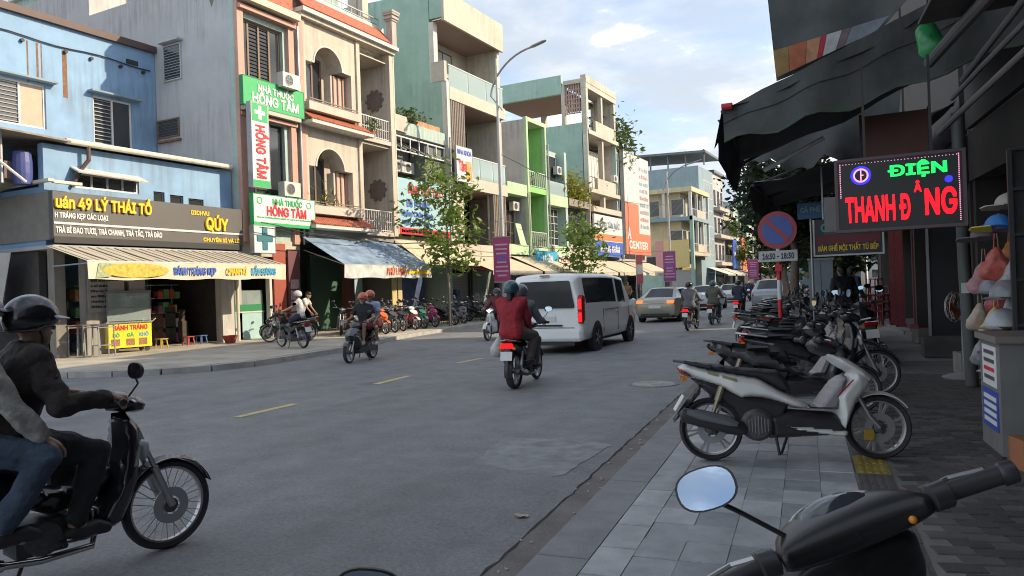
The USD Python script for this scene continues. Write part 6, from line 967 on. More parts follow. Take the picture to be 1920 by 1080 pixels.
# ================================================================== cars
def car(name, label, cat, loc, rz, st, paintm, wheels, r=.31, rear=None, group=None, details=None, glass=None, doors=(), trackw=None):
    """st: stations (x, bottom, waist, roof, half width low, half width waist, half width roof, cabin) with cabin 0 none, 1 windscreen or rear slope, 2 side glass, 3 pillar"""
    o = thing(name, label, cat, loc, rz, 0, group); st = np.array(st, float); R = []
    for x, zb, zw, zr, wl, ww, wr, cb in st:
        half = [(wl * .86, zb), (wl * .96, zb + .05), (wl, zb + (zw - zb) * .35), (wl * 1.0, zb + (zw - zb) * .62), (wl * .985, zw - (zw - zb) * .12), (ww, zw), (ww + (wr - ww) * .12, zw + (zr - zw) * .12), (ww + (wr - ww) * .86, zw + (zr - zw) * .86), (wr, zr - (zr - zw) * .04), (wr * .82, zr), (wr * .4, zr + .02), (0, zr + .025)]
        full = [(-y, z) for y, z in half] + [(y, z) for y, z in half[-2::-1]]; R.append([(x, -y, z) for y, z in full])
    R = np.array(R); k, n = R.shape[:2]; body, gl = [], []
    for i in range(k - 1):
        for j in range(n):
            q = [i * n + j, i * n + (j + 1) % n, (i + 1) * n + (j + 1) % n, (i + 1) * n + j]; jj = j if j < 11 else 21 - j; ca, cb = st[i, 7], st[i + 1, 7]
            side = jj == 6 and ca == 2 and cb == 2; scr = 8 < jj <= 10 and ca == 1 and cb == 1
            (gl if side or scr else body).append(q)
    V = R.reshape(-1, 3); c0, c1 = len(V), len(V) + 1; V = np.vstack([V, R[0].mean(0), R[-1].mean(0)]); bt = np.vstack([np.array(body)[:, [0, 1, 2]], np.array(body)[:, [0, 2, 3]], [[c0, (j + 1) % n, j] for j in range(n)], [[c1, (k - 1) * n + j, (k - 1) * n + (j + 1) % n] for j in range(n)]])
    def sub(f): f = np.asarray(f); f = np.vstack([f[:, [0, 1, 2]], f[:, [0, 2, 3]]]) if f.shape[1] == 4 else f; u, inv = np.unique(f, return_inverse=True); return MB().add(V[u], inv.reshape(-1, 3))
    part(o, 'body', sub(bt), paintm, smooth=32); part(o, 'side_and_front_glass', sub(gl), glass or M('car_glass', (.02, .026, .03), .05, var=.3, scale=1.5, spec=.32), smooth=32) if gl else None
    for x in wheels:
        wl = trackw or float(np.interp(x, st[:, 0], st[:, 4]))
        for s in (-1, 1):
            part(o, 'wheel_arch', MB().lathe([(r + .055, 0), (r + .055, .006), (r - .05, .006), (r - .05, 0)], (x, s * (wl + .001) - (.006 if s < 0 else 0), r + .01), UY, 26), m_black)
            w = part(o, 'wheel', MB().torus((x, s * (wl - .085), r), UY, r, [(-.11, -.09), (-.03, -.1), (0, -.08), (0, .08), (-.03, .1), (-.11, .09)], 26), m_tyre, smooth=35); hb = MB().lathe([(0, .075), (.06, .08), (r - .11, .06), (r - .1, -.05)] if s > 0 else [(r - .1, .05), (r - .11, -.06), (.06, -.08), (0, -.075)], (x, s * (wl - .085), r), UY, 22)
            for q in range(5): a = q * 2 * math.pi / 5; hb.bar((x + .04 * math.cos(a), s * (wl + .005), r + .04 * math.sin(a)), (x + (r - .11) * math.cos(a), s * (wl - .005), r + (r - .11) * math.sin(a)), .045, .02, up=UY)
            part(w, 'rim', hb, m_alloy, smooth=30)
    part(o, 'underbody', MB().box(st[1, 0], st[-2, 0], -.7, .7, .2, .4), m_black)
    return o, st

# ================================================================== the near row: shops on the right with open mouths, awnings, signs
RA = math.radians(8.25)
def XF(y): return float(np.interp(y, [-40, 27, 40, 60, 400], [3.1 + .145 * 40, 3.1 - .145 * 27, -1.35, -1.45, -1.5]))
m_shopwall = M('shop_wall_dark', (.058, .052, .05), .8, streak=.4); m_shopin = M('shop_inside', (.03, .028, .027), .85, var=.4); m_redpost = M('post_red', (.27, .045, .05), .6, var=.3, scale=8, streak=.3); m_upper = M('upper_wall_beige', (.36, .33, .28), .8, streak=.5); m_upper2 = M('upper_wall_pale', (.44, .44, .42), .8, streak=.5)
m_awdark = M('canvas_charcoal', (.075, .083, .085), .8, var=.5, scale=1.5, streak=.4, bump=.5, bscale=7); m_awgreen = M('canvas_green', (.07, .12, .08), .8, var=.3)
def right_shop(label, y0, y1, H, upper, name='shop_building', inside=True, group=None, posts=None):
    a = math.atan2(-(XF(y1) - XF(y0)), y1 - y0); L = math.hypot(y1 - y0, XF(y1) - XF(y0)); o = thing(name, label, 'building', (XF(y0), y0, 0), rz=a, group=group)
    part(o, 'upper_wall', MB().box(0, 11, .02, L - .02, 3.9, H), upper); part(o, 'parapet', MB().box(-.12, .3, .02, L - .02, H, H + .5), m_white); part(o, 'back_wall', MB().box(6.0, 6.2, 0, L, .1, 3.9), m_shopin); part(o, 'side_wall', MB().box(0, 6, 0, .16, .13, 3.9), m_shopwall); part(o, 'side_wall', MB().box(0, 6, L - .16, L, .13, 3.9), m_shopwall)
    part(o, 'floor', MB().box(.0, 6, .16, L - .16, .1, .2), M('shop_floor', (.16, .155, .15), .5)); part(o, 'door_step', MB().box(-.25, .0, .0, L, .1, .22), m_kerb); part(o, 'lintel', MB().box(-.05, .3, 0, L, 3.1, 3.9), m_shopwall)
    z = 4.9
    while z + 2.2 < H:
        for k in range(max(1, int(L / 2.6))):
            ww = L / max(1, int(L / 2.6)); yy = k * ww + .5; b = MB().box(-.07, .0, yy, yy + .07, z, z + 1.7).box(-.07, .0, yy + ww - 1.0, yy + ww - .93, z, z + 1.7).box(-.07, 0, yy + .07, yy + ww - 1.0, z, z + .07).box(-.07, 0, yy + .07, yy + ww - 1., z + 1.63, z + 1.7).box(-.06, 0, yy + (ww - .93) / 2, yy + (ww - .93) / 2 + .06, z + .07, z + 1.63)
            w = part(o, 'window', b, m_frame_w); part(w, 'pane', MB().box(-.03, -.01, yy + .07, yy + ww - 1., z + .07, z + 1.63), m_glass)
        z += 3.4
    return o
right_shop('beige shop house behind the photographer side of the footpath', -26, -14.5, 13.6, m_upper); right_shop('pale shop house next to the beige one by the near footpath', -14.3, -4.2, 12.2, m_upper2)
s0 = right_shop('dark fronted electrical shop with pipes over its open mouth', -4.0, 8.2, 11.2, m_upper); s1 = right_shop('dark open fronted shop behind the lit sign', 8.4, 14.6, 11.6, m_upper2); s2 = right_shop('shop beyond the lit sign with dark inside', 14.8, 20.6, 10.8, m_upper); s3 = right_shop('shop with red painted posts', 20.8, 27.6, 11.4, m_upper2)
for k, (y0, y1, hh) in enumerate(((33, 41, 11.5), (41.2, 49, 12.8), (49.2, 58, 10.6), (58.2, 68, 12.0), (68.2, 80, 13.2), (80.2, 95, 14.6), (95.2, 115, 12.8), (115.2, 140, 14))): right_shop('row house on the near side further down the street', y0, y1, hh, (m_upper, m_upper2)[k % 2], 'row_house', group='near side houses further down the street')
# pipes and folded awning tubes over the first shop, posts, dark doors
for p, q, r_, lab in (((1742, 118), (1860, -12), .055, 0), ((1805, 150), (1905, 20), .03, 1), ((1785, 185), (1925, 40), .025, 2), ((1760, 250), (1925, 95), .03, 3)):
    a, b = onY(*p, 9.0), onY(*q, 7.0); o = solo('awning_tube', MB().tube([a, (a + b) / 2 + [0, 0, .01], b + (b - a) * .8], r_, 10), M('tube_grey', (.11, .11, .115), .5, metal=.3), ('thick grey folded awning tube under the ceiling', 'thin steel tube beside the thick awning tube', 'second thin steel tube below the thick awning tube', 'lowest thin tube over the dark shop mouth')[lab], 'pipe', group='tubes over the shop mouth', smooth=30)
part(s0, 'ceiling', MB().sheet([(-1.8, 3, 3.95), (-1.8, 12.2, 3.85), (.2, 12.2, 4.0), (.2, 3, 4.1)], .03), m_awdark)
t = thing('red_panel_wall', 'dull brown red metal panel above the lit sign', 'panel', onY(1700, 250, 11.5)); part(t, 'panel', MB().box(-.55, .25, 0, .04, -.5, .3), M('panel_brownred', (.13, .06, .05), .7)); part(t, 'frame', MB().box(-.58, -.55, -.01, .05, -.5, .33).box(.25, .28, -.01, .05, -.5, .33), m_shopwall)
dp = solo('drain_pipe', MB().tube([(.66, 11, .15), (.62, 11, 1.6), (.62, 11, 1.64), (.60, 11, 3.6)], [.075, .075, .075, .075], 14), M('pipe_dark', (.09, .095, .095), .5), 'dark upright drain pipe beside the lit sign', 'pipe', smooth=35)
t = thing('pipe_sticker', 'small white sticker on the dark drain pipe', 'sticker', (.62, 10.92, 1.32)); part(t, 'paper', MB().box(-.05, .04, -.006, -.002, 0, .13), s_white)
for k, (px, py0, Y, w) in enumerate(((1722, 618, 20.8, .16), (1690, 605, 22.6, .2), (1676, 600, 23.4, .14))):
    p0 = onY(px, py0, Y); solo('red_post', MB().box(p0[0] - w / 2, p0[0] + w / 2, Y - w / 2, Y + w / 2, .12, 3.4).box(p0[0] - w / 2 - .03, p0[0] + w / 2 + .03, Y - w / 2 - .03, Y + w / 2 + .03, .12, .3), m_redpost, ('nearest red painted post with faded paint', 'thick red post in the middle of the three', 'farthest thin red post')[k], 'post', group='red posts')
t = thing('door_frame', 'narrow steel door frame leaning dark in the shop mouth', 'door', (.35, 16.5, .14)); part(t, 'frame', MB().box(-.05, .0, -.05, .05, 0, 3).box(.5, .56, -.05, .05, 0, 3).box(0, .5, -.05, .05, 2.9, 3), m_steel); part(t, 'door_leaf', MB().box(0, .5, -.02, .02, 0, 2.9), m_black)
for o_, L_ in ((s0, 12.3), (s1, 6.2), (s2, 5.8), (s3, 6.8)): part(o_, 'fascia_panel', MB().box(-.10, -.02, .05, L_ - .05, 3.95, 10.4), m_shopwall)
for k, (px, py, sz, rot, cc) in enumerate(((1745, 642, .3, .3, (.18, .17, .16)), (1772, 668, .34, .1, (.10, .09, .085)), (1735, 628, .26, .5, (.22, .05, .05)), (1840, 700, .3, .2, (.26, .25, .23)), (1850, 660, .28, .4, (.09, .1, .12)))):
    cr = thing('goods_crate', ('grey crate by the red posts', 'dark crate beside the fan base', 'small red crate before the nearest red post', 'pale crate between fan and cabinet', 'dark blue crate behind the pale one')[k], 'crate', gp(px, py, .14), rz=rot); part(cr, 'walls', MB().box(-sz, sz, -sz * .7, -sz * .7 + .015, 0, sz).box(-sz, sz, sz * .7 - .015, sz * .7, 0, sz).box(-sz, -sz + .015, -sz * .7 + .015, sz * .7 - .015, 0, sz).box(sz - .015, sz, -sz * .7 + .015, sz * .7 - .015, 0, sz), M(f'crate_{k}', cc, .6, var=.3)); part(cr, 'contents', MB().box(-sz + .02, sz - .02, -sz * .7 + .02, sz * .7 - .02, .02, sz * .85), M('crate_stuff', (.14, .12, .11), .8, var=.7, scale=22))
# the lit sign
cN = onY(1685, 360, 8.5); t = thing('lit_sign', 'black lit sign with green and red glowing letters and dotted border', 'sign', cN, rz=math.radians(1.0)); W, H = .56, .35
part(t, 'panel', MB().box(-W, W, 0, .1, -H, H), M('led_black', (.008, .008, .011), .35)); part(t, 'frame', MB().box(-W - .03, W + .03, -.012, .11, H, H + .03).box(-W - .03, W + .03, -.012, .11, -H - .03, -H).box(-W - .03, -W, -.012, .11, -H, H).box(W, W + .03, -.012, .11, -H, H), M('led_frame', (.10, .06, .07), .4))
def glow(n, c, e): return M(n, c, .4, var=.0, emit=e)
g_red, g_grn, g_blu, g_pnk = glow('glow_red', (1., .003, .012), .62), glow('glow_green', (.01, .9, .12), .45), glow('glow_blue', (.02, .02, 1.), .7), glow('glow_pink', (.8, .3, .45), .5)
def led(s, x, z, h, m, w): lettering(t, s, h, (x, -.004, z), UX, UZ, m, width=w, depth=.006)
led('ĐIỆN', -.09, .165, .105, g_grn, .52); led('THANH Đ', -.50, -.27, .24, g_red, .60); led('NG', .215, -.24, .24, g_red, .29); led('Â', .135, -.01, .085, g_red, .07)
an = np.linspace(0, 2 * np.pi, 33)[:-1]; part(t, 'logo_halo', MB().torus((-.34, -.004, .2), UY, .082, [(-.014, -.002), (.014, -.002), (.014, .002), (-.014, .002)], 30), g_blu)
part(t, 'logo_ring', MB().torus((-.34, -.008, .2), UY, .064, [(-.008, -.003), (.008, -.003), (.008, .003), (-.008, .003)], 28).box(-.346, -.334, -.011, -.005, .145, .255).box(-.333, -.315, -.011, -.005, .195, .207), g_pnk); part(t, 'blue_dot', MB().lathe([(0, -.004), (.035, -.004), (.035, .0), (0, 0)], (.44, -.004, .09), UY, 14), g_blu)
dots = MB()
for x in (-W + .025, W - .03):
    for z in np.arange(-.02 if x < 0 else -H + .03, H - .02, .019): dots.box(x - .005, x + .005, -.005, 0, z, z + .009)
for x in np.arange(-W + .05, W - .04, .03): dots.box(x, x + .008, -.005, 0, H - .028, H - .022)
part(t, 'border_lamps', dots, g_pnk); part(t, 'hanger', MB().bar((-.3, .05, H), (-.3, .05, H + 1.0), .025), m_shopwall); part(t, 'hanger', MB().bar((.3, .05, H), (.3, .05, H + 1.0), .025), m_shopwall)
t = thing('sign_back_board', 'dull grey blank board hanging under the lit sign', 'board', onY(1612, 402, 10.5)); part(t, 'board', MB().box(-.42, .5, 0, .05, -.22, .25), M('board_grey', (.17, .165, .16), .7)); part(t, 'edge', MB().box(-.42, .5, -.015, .0, -.24, -.2), m_shopwall)
c2 = onY(1588, 442, 15.0); t = thing('dark_shop_sign', 'dark shop sign with a yellow line of letters and pale frame beyond the lit sign', 'sign', c2); part(t, 'panel', MB().box(-.55, .58, 0, .08, -.33, .33), M('sign_nearblack', (.02, .022, .03), .4)); part(t, 'frame', MB().box(-.58, .61, -.015, .09, -.36, -.33).box(-.58, -.55, -.015, .09, -.33, .33).box(.58, .61, -.015, .09, -.33, .33), m_rail)
lettering(t, 'BÀN GHẾ NỘI THẤT TỦ BẾP', .09, (-.5, -.004, -.26), UX, UZ, s_yellow, width=1.02, depth=.004); part(t, 'red_strip', MB().box(-.52, .55, -.005, 0, -.13, .02), M('strip_maroon', (.16, .02, .03), .5)); lettering(t, 'CỬA', .14, (-.45, -.004, .1), UX, UZ, s_teal, width=.4, depth=.004); part(t, 'hanger', MB().bar((-.4, .04, .33), (-.4, .04, 1.6), .03), m_steel); part(t, 'hanger', MB().bar((.4, .04, .33), (.4, .04, 1.6), .03), m_steel)
t = thing('street_name_sign', 'small blue street sign on a pole among dark leaves', 'sign', onY(1519, 395, 17.0)); part(t, 'plate', MB().box(-.26, .26, 0, .03, -.17, .17), M('plate_blue', (.03, .16, .34), .4)); lettering(t, 'CÀ PHÊ', .10, (-.2, -.003, -.03), UX, UZ, s_paleblue, width=.4, depth=.003); part(t, 'pole', MB().tube([(.0, .06, -2.75), (.0, .06, .2)], .025, 8), m_steel)
# awnings on the near side
def canopy(name, label, A, B, C, D, mat, flap=.45, fm=None, tilt=.0, group=None):
    """sheet from the wall edge A-B to the outer edge D-C, with hanging flap along the outer edge"""
    A, B, C, D = (np.asarray(q, float) for q in (A, B, C, D)); o = thing(name, label, 'awning', (0, 0, 0), group=group); n = 14; U = np.linspace(0, 1, n); V = []
    for a in U:
        for b in U: p = (A * (1 - b) + B * b) * (1 - a) + (D * (1 - b) + C * b) * a; V.append(p - UZ * (.16 * math.sin(math.pi * a) + .05 * math.sin(b * 14 + 3 * a) * (.3 + a) + .03 * math.sin(a * 17 + b * 5)))
    V = np.array(V); q = np.array([[i * n + j, (i + 1) * n + j, (i + 1) * n + j + 1, i * n + j + 1] for i in range(n - 1) for j in range(n - 1)]); part(o, 'canopy', MB().add(V, q).add(V - [0, 0, .008], q[:, ::-1]), mat, smooth=True)
    e = V[-n:]; out = unit(D - A) * [1, 1, 0]; f = np.vstack([e, e - UZ * flap + out * .14 + np.array([[.03 * math.sin(19 * t), 0, .06 * math.sin(9 * t) + .05 * math.sin(23 * t)] for t in U])]); i = np.arange(n - 1); qq = np.stack([i, i + 1, n + i + 1, n + i], 1); part(o, 'flap', MB().add(f, qq).add(f + out * .006, qq[:, ::-1]), fm or mat, smooth=True)
    part(o, 'front_bar', MB().tube([D - [0, 0, .03], C - [0, 0, .03]], .03, 8), m_shopwall)
    for t in (.03, .5, .97): part(o, 'rib', MB().tube([A * (1 - t) + B * t - [0, 0, .03], D * (1 - t) + C * t - [0, 0, .03]], .022, 7), m_shopwall)
    return o
P0 = onY(1355, 205, 10.5); o = canopy('dark_awning', 'big dark awning with ragged outer flap reaching over the kerb', (1.55, 10.3, 5.35), (.95, 14.4, 5.3), (P0[0] - .25, 13.2, P0[2] - .35), P0, m_awdark, .55)
part(o, 'red_end_cap', MB().lathe([(0, 0), (.045, 0), (.045, .14), (0, .14)], P0 + [0, -.05, .02], UX, 10), s_red)
n = 22; a0, a1, b0, b1 = P0, np.array([1.55, 10.3, 5.35]), P0 - [0, 0, .45], np.array([1.55, 10.32, 4.3]); V = []
for v in np.linspace(0, 1, 8):
    for u in np.linspace(0, 1, n): p = (1 - v) * ((1 - u) * a0 + u * a1) + v * ((1 - u) * b0 + u * b1); V.append(p + np.array([0, .05 * math.sin(u * 16) * v + .03 * math.sin(u * 31 + 2 * v), -.10 * math.sin(math.pi * u) * (.4 + .6 * v) + .05 * v * math.sin(u * 25)]))
V = np.array(V); q = np.array([[i * n + j, i * n + j + 1, (i + 1) * n + j + 1, (i + 1) * n + j] for i in range(7) for j in range(n - 1)]); part(o, 'side_flap', MB().add(V, q).add(V + [0, .008, 0], q[:, ::-1]), m_awdark, smooth=True); part(o, 'hem', MB().tube(V[-n:], .014, 6), m_awgreen); part(o, 'seam', MB().tube(V[3 * n:4 * n] - [0, .006, 0], .008, 5), m_shopwall)
cu = [onY(*q_, 14.3) for q_ in ((1345, 225), (1690, 150), (1680, 300), (1395, 312))]; n = 26; V = []
for v in np.linspace(0, 1, 12):
    for u in np.linspace(0, 1, n): p = (1 - v) * ((1 - u) * cu[0] + u * cu[1]) + v * ((1 - u) * cu[3] + u * cu[2]); V.append(p + np.array([0, .09 * math.sin(u * 15 + 2 * v) * (.3 + v), (.10 * math.sin(u * 13) + .06 * math.sin(u * 37)) * v]))
V = np.array(V); q = np.array([[i * n + j, (i + 1) * n + j, (i + 1) * n + j + 1, i * n + j + 1] for i in range(11) for j in range(n - 1)]); ho = thing('end_curtain', 'sagging dark tarpaulin curtain at the far end of the ragged awning', 'tarpaulin', (0, 0, 0)); part(ho, 'sheet', MB().add(V, q).add(V + [0, .008, 0], q[:, ::-1]), m_awdark, smooth=True)
tq = [onY(*q, 10.9) for q in ((1432, -70), (1456, 152), (1645, 62), (1760, -70))]; t = thing('hanging_tarp_screen', 'dark tarpaulin screen with coloured print along its lower edge', 'tarpaulin', (0, 0, 0)); n = 10
V = np.array([[*((1 - v) * ((1 - u) * tq[0] + u * tq[3]) + v * ((1 - u) * tq[1] + u * tq[2]))] for v in np.linspace(0, 1, n) for u in np.linspace(0, 1, n)]); V[:, 1] += .05 * np.sin(np.tile(np.linspace(0, 9, n), n)); qd = np.array([[i * n + j, (i + 1) * n + j, (i + 1) * n + j + 1, i * n + j + 1] for i in range(n - 1) for j in range(n - 1)]); part(t, 'sheet', MB().add(V, qd).add(V + [0, .012, 0], qd[:, ::-1]), m_awdark, smooth=True)
def strip_q(u0, u1, w0, w1, off=-.075): f = lambda u, w: (1 - w) * ((1 - u) * tq[0] + u * tq[3]) + w * ((1 - u) * tq[1] + u * tq[2]) + np.array([0, off, 0]); return MB().add([f(u0, w1), f(u1, w1), f(u1, w0), f(u0, w0)], [[0, 1, 2, 3]]).add(np.array([f(u0, w1), f(u1, w1), f(u1, w0), f(u0, w0)]) + [0, .004, 0], [[3, 2, 1, 0]])
for k, (u0, u1, c) in enumerate(((.01, .14, (.28, .17, .06)), (.145, .30, (.42, .12, .05)), (.305, .42, (.45, .22, .12)), (.425, .47, (.42, .02, .04)), (.475, .60, (.44, .44, .45)), (.605, .68, (.16, .11, .12)), (.685, .98, (.19, .22, .25)))): part(t, 'print_strip', strip_q(u0, u1, .76, .985), M(f'tarp_print_{k}', c, .7, var=.35, scale=7))
canopy('dark_awning', 'lower dark awning in the gap behind the ragged one', (.8, 14.7, 4.5), (-.2, 20.5, 4.4), (-2.9, 20.2, 3.5), (-2.6, 14.9, 3.45), m_awdark, .4); canopy('dark_awning', 'near end dark awning over the footpath above the photographer', (2.7, 2.6, 5.2), (1.6, 10.1, 5.1), (-1.75, 9.9, 5.4), (-1.3, 2.6, 5.5), m_awgreen, .1)
o = solo('awning_tube', MB().tube([onY(1432, 320, 12.0), onY(1545, 258, 12.0)], .035, 8), m_rail, 'white slanting tube under the ragged dark awning', 'pipe', group='tubes over the shop mouth')
t = thing('green_bottle_bag', 'translucent green bag hanging under the awning', 'bag', onY(1738, 75, 9.3)); part(t, 'bag_body', blend([bone((0, 0, .1), (.12), n=8) if False else bone(((0, 0, .08), .11), ((.05, 0, -.08), .14))], .04, 6, .02, 12.), M('bag_green', (.04, .30, .10), .3), smooth=True); part(t, 'loop', MB().tube([(0, 0, .18), (.02, 0, .5)], .008, 5), m_strap)

# counter with helmets and hats at the right edge
ct_ = thing('counter_cabinet', 'grey steel counter cabinet with stickers under stacked helmets', 'cabinet', (.57, 6.55, .136), rz=RA * .9); part(ct_, 'body', MB().box(0, 1.1, 0, .62, .06, .9), M('cabinet_grey', (.13, .133, .133), .5, var=.2, streak=.3)); part(ct_, 'top', MB().box(-.03, 1.13, -.03, .65, .9, .95), M('cabinet_top', (.15, .13, .12), .5)); part(ct_, 'foot', MB().box(.0, .14, .04, .58, 0, .06).box(.9, 1.06, .04, .58, 0, .06), m_black); part(ct_, 'door_edge', MB().box(.20, .215, -.006, 0, .1, .88), m_black)
def sticker(z0, z1, y0, y1, m, name='sticker'): return part(ct_, name, MB().box(-.006, -.001, y0, y1, z0, z1), m)
sticker(.55, .86, .10, .52, s_white); sticker(.22, .52, .08, .55, M('sticker_blue', (.03, .06, .30), .5)); 
for k in range(4): part(ct_, 'print_line', MB().box(-.009, -.0065, .15, .46, .60 + k * .065, .63 + k * .065), s_red if k == 1 else m_frame_d)
for k in range(4): part(ct_, 'print_line', MB().box(-.009, -.0065, .12, .5, .26 + k * .06, .295 + k * .06), s_white)
t = thing('cardboard_box', 'orange brown cardboard box with a yellow mark at the foot of the cabinet', 'box', gp(1905, 885, .14) + [.05, 0, 0], rz=.3); part(t, 'carton', MB().box(0, .4, 0, .3, 0, .22), M('carton_orange', (.32, .13, .06), .7)); part(t, 'yellow_mark', MB().box(.05, .2, -.004, 0, .08, .2), s_yellow)
m_hs = [paint('helmet_silver', (.34, .35, .37), .25), paint('helmet_grey', (.16, .17, .19), .35), paint('helmet_white', (.50, .50, .50), .3), paint('helmet_navy', (.05, .06, .10), .3)]
def half_helmet(label, c, mat, rz=0., s=1., tilt=0.):
    o = thing('helmet', label, 'helmet', c, rz, tilt, group='helmets for sale'); s = s * 1.15; sp = trimesh.creation.icosphere(3, 1.); v = np.array(sp.vertices); v[:, 2] = np.maximum(v[:, 2], -.12); part(o, 'shell', MB().add(v * [.145 * s, .125 * s, .14 * s], np.array(sp.faces)), mat, smooth=True)
    a = np.linspace(-1, 1, 13); V = np.array([[.14 * s * math.cos(t), .12 * s * math.sin(t), 0] for t in a] + [[(.14 + .07 * math.cos(t) ** 2) * s * math.cos(t), .125 * s * math.sin(t), -.02] for t in a]); V = np.vstack([V, V - [0, 0, .006]]); q = [[i, 13 + i, 14 + i, i + 1] for i in range(12)] + [[26 + i + 1, 40 + i, 39 + i, 26 + i] for i in range(12)]; part(o, 'peak', MB().add(V, q), mat, smooth=True); part(o, 'band', MB().torus((0, 0, -.012), UZ, .128 * s, [(-.004, -.006), (.012, -.006), (.012, .008), (-.004, .008)], 24), m_strap); return o
for lab, px, py, k, mt, rz in (('shiny silver helmet on top of the cabinet', 1898, 610, 6.9, m_hs[0], 3.6), ('dark grey helmet hanging above the silver one', 1908, 555, 6.8, m_hs[1], 3.4), ('pale helmet with peak hanging on the cabinet side', 1900, 690, 6.6, m_hs[2], 3.5), ('navy helmet right of the silver one', 1945, 640, 6.9, m_hs[3], 3.2)): half_helmet(lab, onD(px - 14, py, k), mt, rz)
def cap(label, c, mat, rz, tilt, trim):
    o = thing('cap', label, 'cap', c, rz, tilt, group='caps hanging at the shop'); sp = trimesh.creation.icosphere(2, 1.); v = np.array(sp.vertices); v[:, 2] = np.maximum(v[:, 2], -.1); part(o, 'crown', MB().add(v * [.115, .10, .12], np.array(sp.faces)), mat, smooth=True); part(o, 'peak', MB().prism(Polygon([(0.06, -.09), (.2, -.07), (.225, 0), (.2, .07), (.06, .09)]).buffer(.01), (0, 0, -.02), UX, UY, .01), trim); part(o, 'button', MB().lathe([(0, 0), (.014, 0), (.0, .012)], (0, 0, .118), n=8), trim)
cap('bright blue cap with yellow peak hanging by the shop', onD(1872, 425, 6.9), M('cap_blue', (.04, .20, .55), .6), 3.0, .25, M('cap_yellow', (.6, .52, .08), .6)); cap('pink cap hanging right of the blue one', onD(1912, 425, 6.9), M('cap_pink', (.55, .16, .34), .6), 3.3, .2, M('cap_rose', (.5, .22, .32), .6))
def bag(label, c, mat, seed, s=1., flat=.6):
    o = thing('plastic_bag', label, 'bag', c, group='bags hanging at the shop'); b = blend([bone(((0, 0, .02), .05 * s), ((-.07 * s, 0, -.16 * s), .075 * s), ((.06 * s, .02, -.17 * s), .08 * s))], .03, 4, .02, 14., seed); part(o, 'bag_body', b, mat, smooth=True); part(o, 'handle_loop', MB().tube([(-.02, 0, .06), (-.01, 0, .2), (.01, 0, .2), (.02, 0, .06)], .005, 5), mat); return o
bag('bag with red goods hanging under the blue cap', onD(1868, 478, 6.9), M('bag_red', (.42, .09, .07), .35, var=.5, scale=14), 1, 1.0); bag('pale clear bag right of the red one', onD(1905, 500, 6.8), M('bag_clear', (.30, .29, .28), .25, var=.4, scale=12), 2, 1.2); bag('bag of yellow and cream goods beside the helmets', onD(1868, 590, 7.0), M('bag_yellow', (.42, .30, .10), .35, var=.6, scale=16), 3, 1.0); bag('cream bag left of the yellow goods', onD(1838, 580, 7.4), M('bag_cream', (.36, .28, .22), .4, var=.4, scale=12), 4, .9)
for k, (px, py, kk, lab) in enumerate(((1845, 505, 7.3, 'dusty rose bag at the left edge of the hanging goods'), (1895, 468, 7.0, 'orange bag behind the pink cap'), (1850, 640, 7.5, 'grey bag low beside the cabinet'), (1915, 545, 6.9, 'silver grey bag by the dark grey helmet'), (1880, 540, 7.1, 'dark red bag above the yellow goods'))): bag(lab, onD(px, py, kk), M(f'bag_extra_{k}', ((.36, .16, .17), (.5, .18, .05), (.2, .2, .21), (.36, .37, .4), (.28, .05, .06))[k], .4, var=.5, scale=13), 10 + k, 1.05)
for k, (px, py, kk, mm, lab) in enumerate(((1885, 655, 6.8, 3, 'navy helmet at the left of the cabinet top'), (1870, 545, 7.2, 1, 'grey helmet hanging left of the dark grey one'), (1918, 720, 6.5, 0, 'silver helmet lowest on the cabinet side'), (1912, 590, 7.1, 3, 'navy helmet between the grey and silver ones'))): half_helmet(lab, onD(px, py, kk), m_hs[mm], 3.3 + .2 * k, .95)
for k, (px, py, cc, lab) in enumerate(((1845, 445, (.12, .12, .14), 'black cap left of the blue one'), (1890, 385, (.45, .42, .38), 'cream cap above the blue one'), (1918, 475, (.06, .22, .16), 'green cap below the pink one'))): cap(lab, onD(px, py, 7.1), M(f'cap_extra_{k}', cc, .6), 3.1 + .2 * k, .2, M(f'cap_extra_{k}', cc, .6))
rk = thing('display_rack', 'dark hanging rack behind the caps and helmets', 'rack', (1.0, 7.6, .14), rz=RA); b = MB()
for x in (-.15, .9): b.bar((x, .3, 0), (x, .3, 2.5), .035)
for z in (.95, 1.35, 1.75, 2.15, 2.5): b.bar((-.15, .3, z), (.9, .3, z), .025)
part(rk, 'frame', b, m_black); part(rk, 'back_net', MB().box(-.15, .9, .33, .34, .9, 2.5), m_shopin)
fn = thing('standing_fan', 'standing fan with grey round base and red orange cage head', 'fan', (.62, 11.9, .136), rz=2.6); part(fn, 'base', MB().lathe([(0, 0), (.26, 0), (.27, .02), (.2, .05), (.05, .08), (0, .08)], n=24), M('fan_grey', (.30, .30, .31), .5), smooth=35); part(fn, 'pole', MB().tube([(0, 0, .06), (0, 0, .85)], .018, 8), m_alloy); part(fn, 'motor', MB().lathe([(0, -.1), (.07, -.09), (.08, .02), (.03, .06)], (0, 0, .98), UX, 14), m_black)
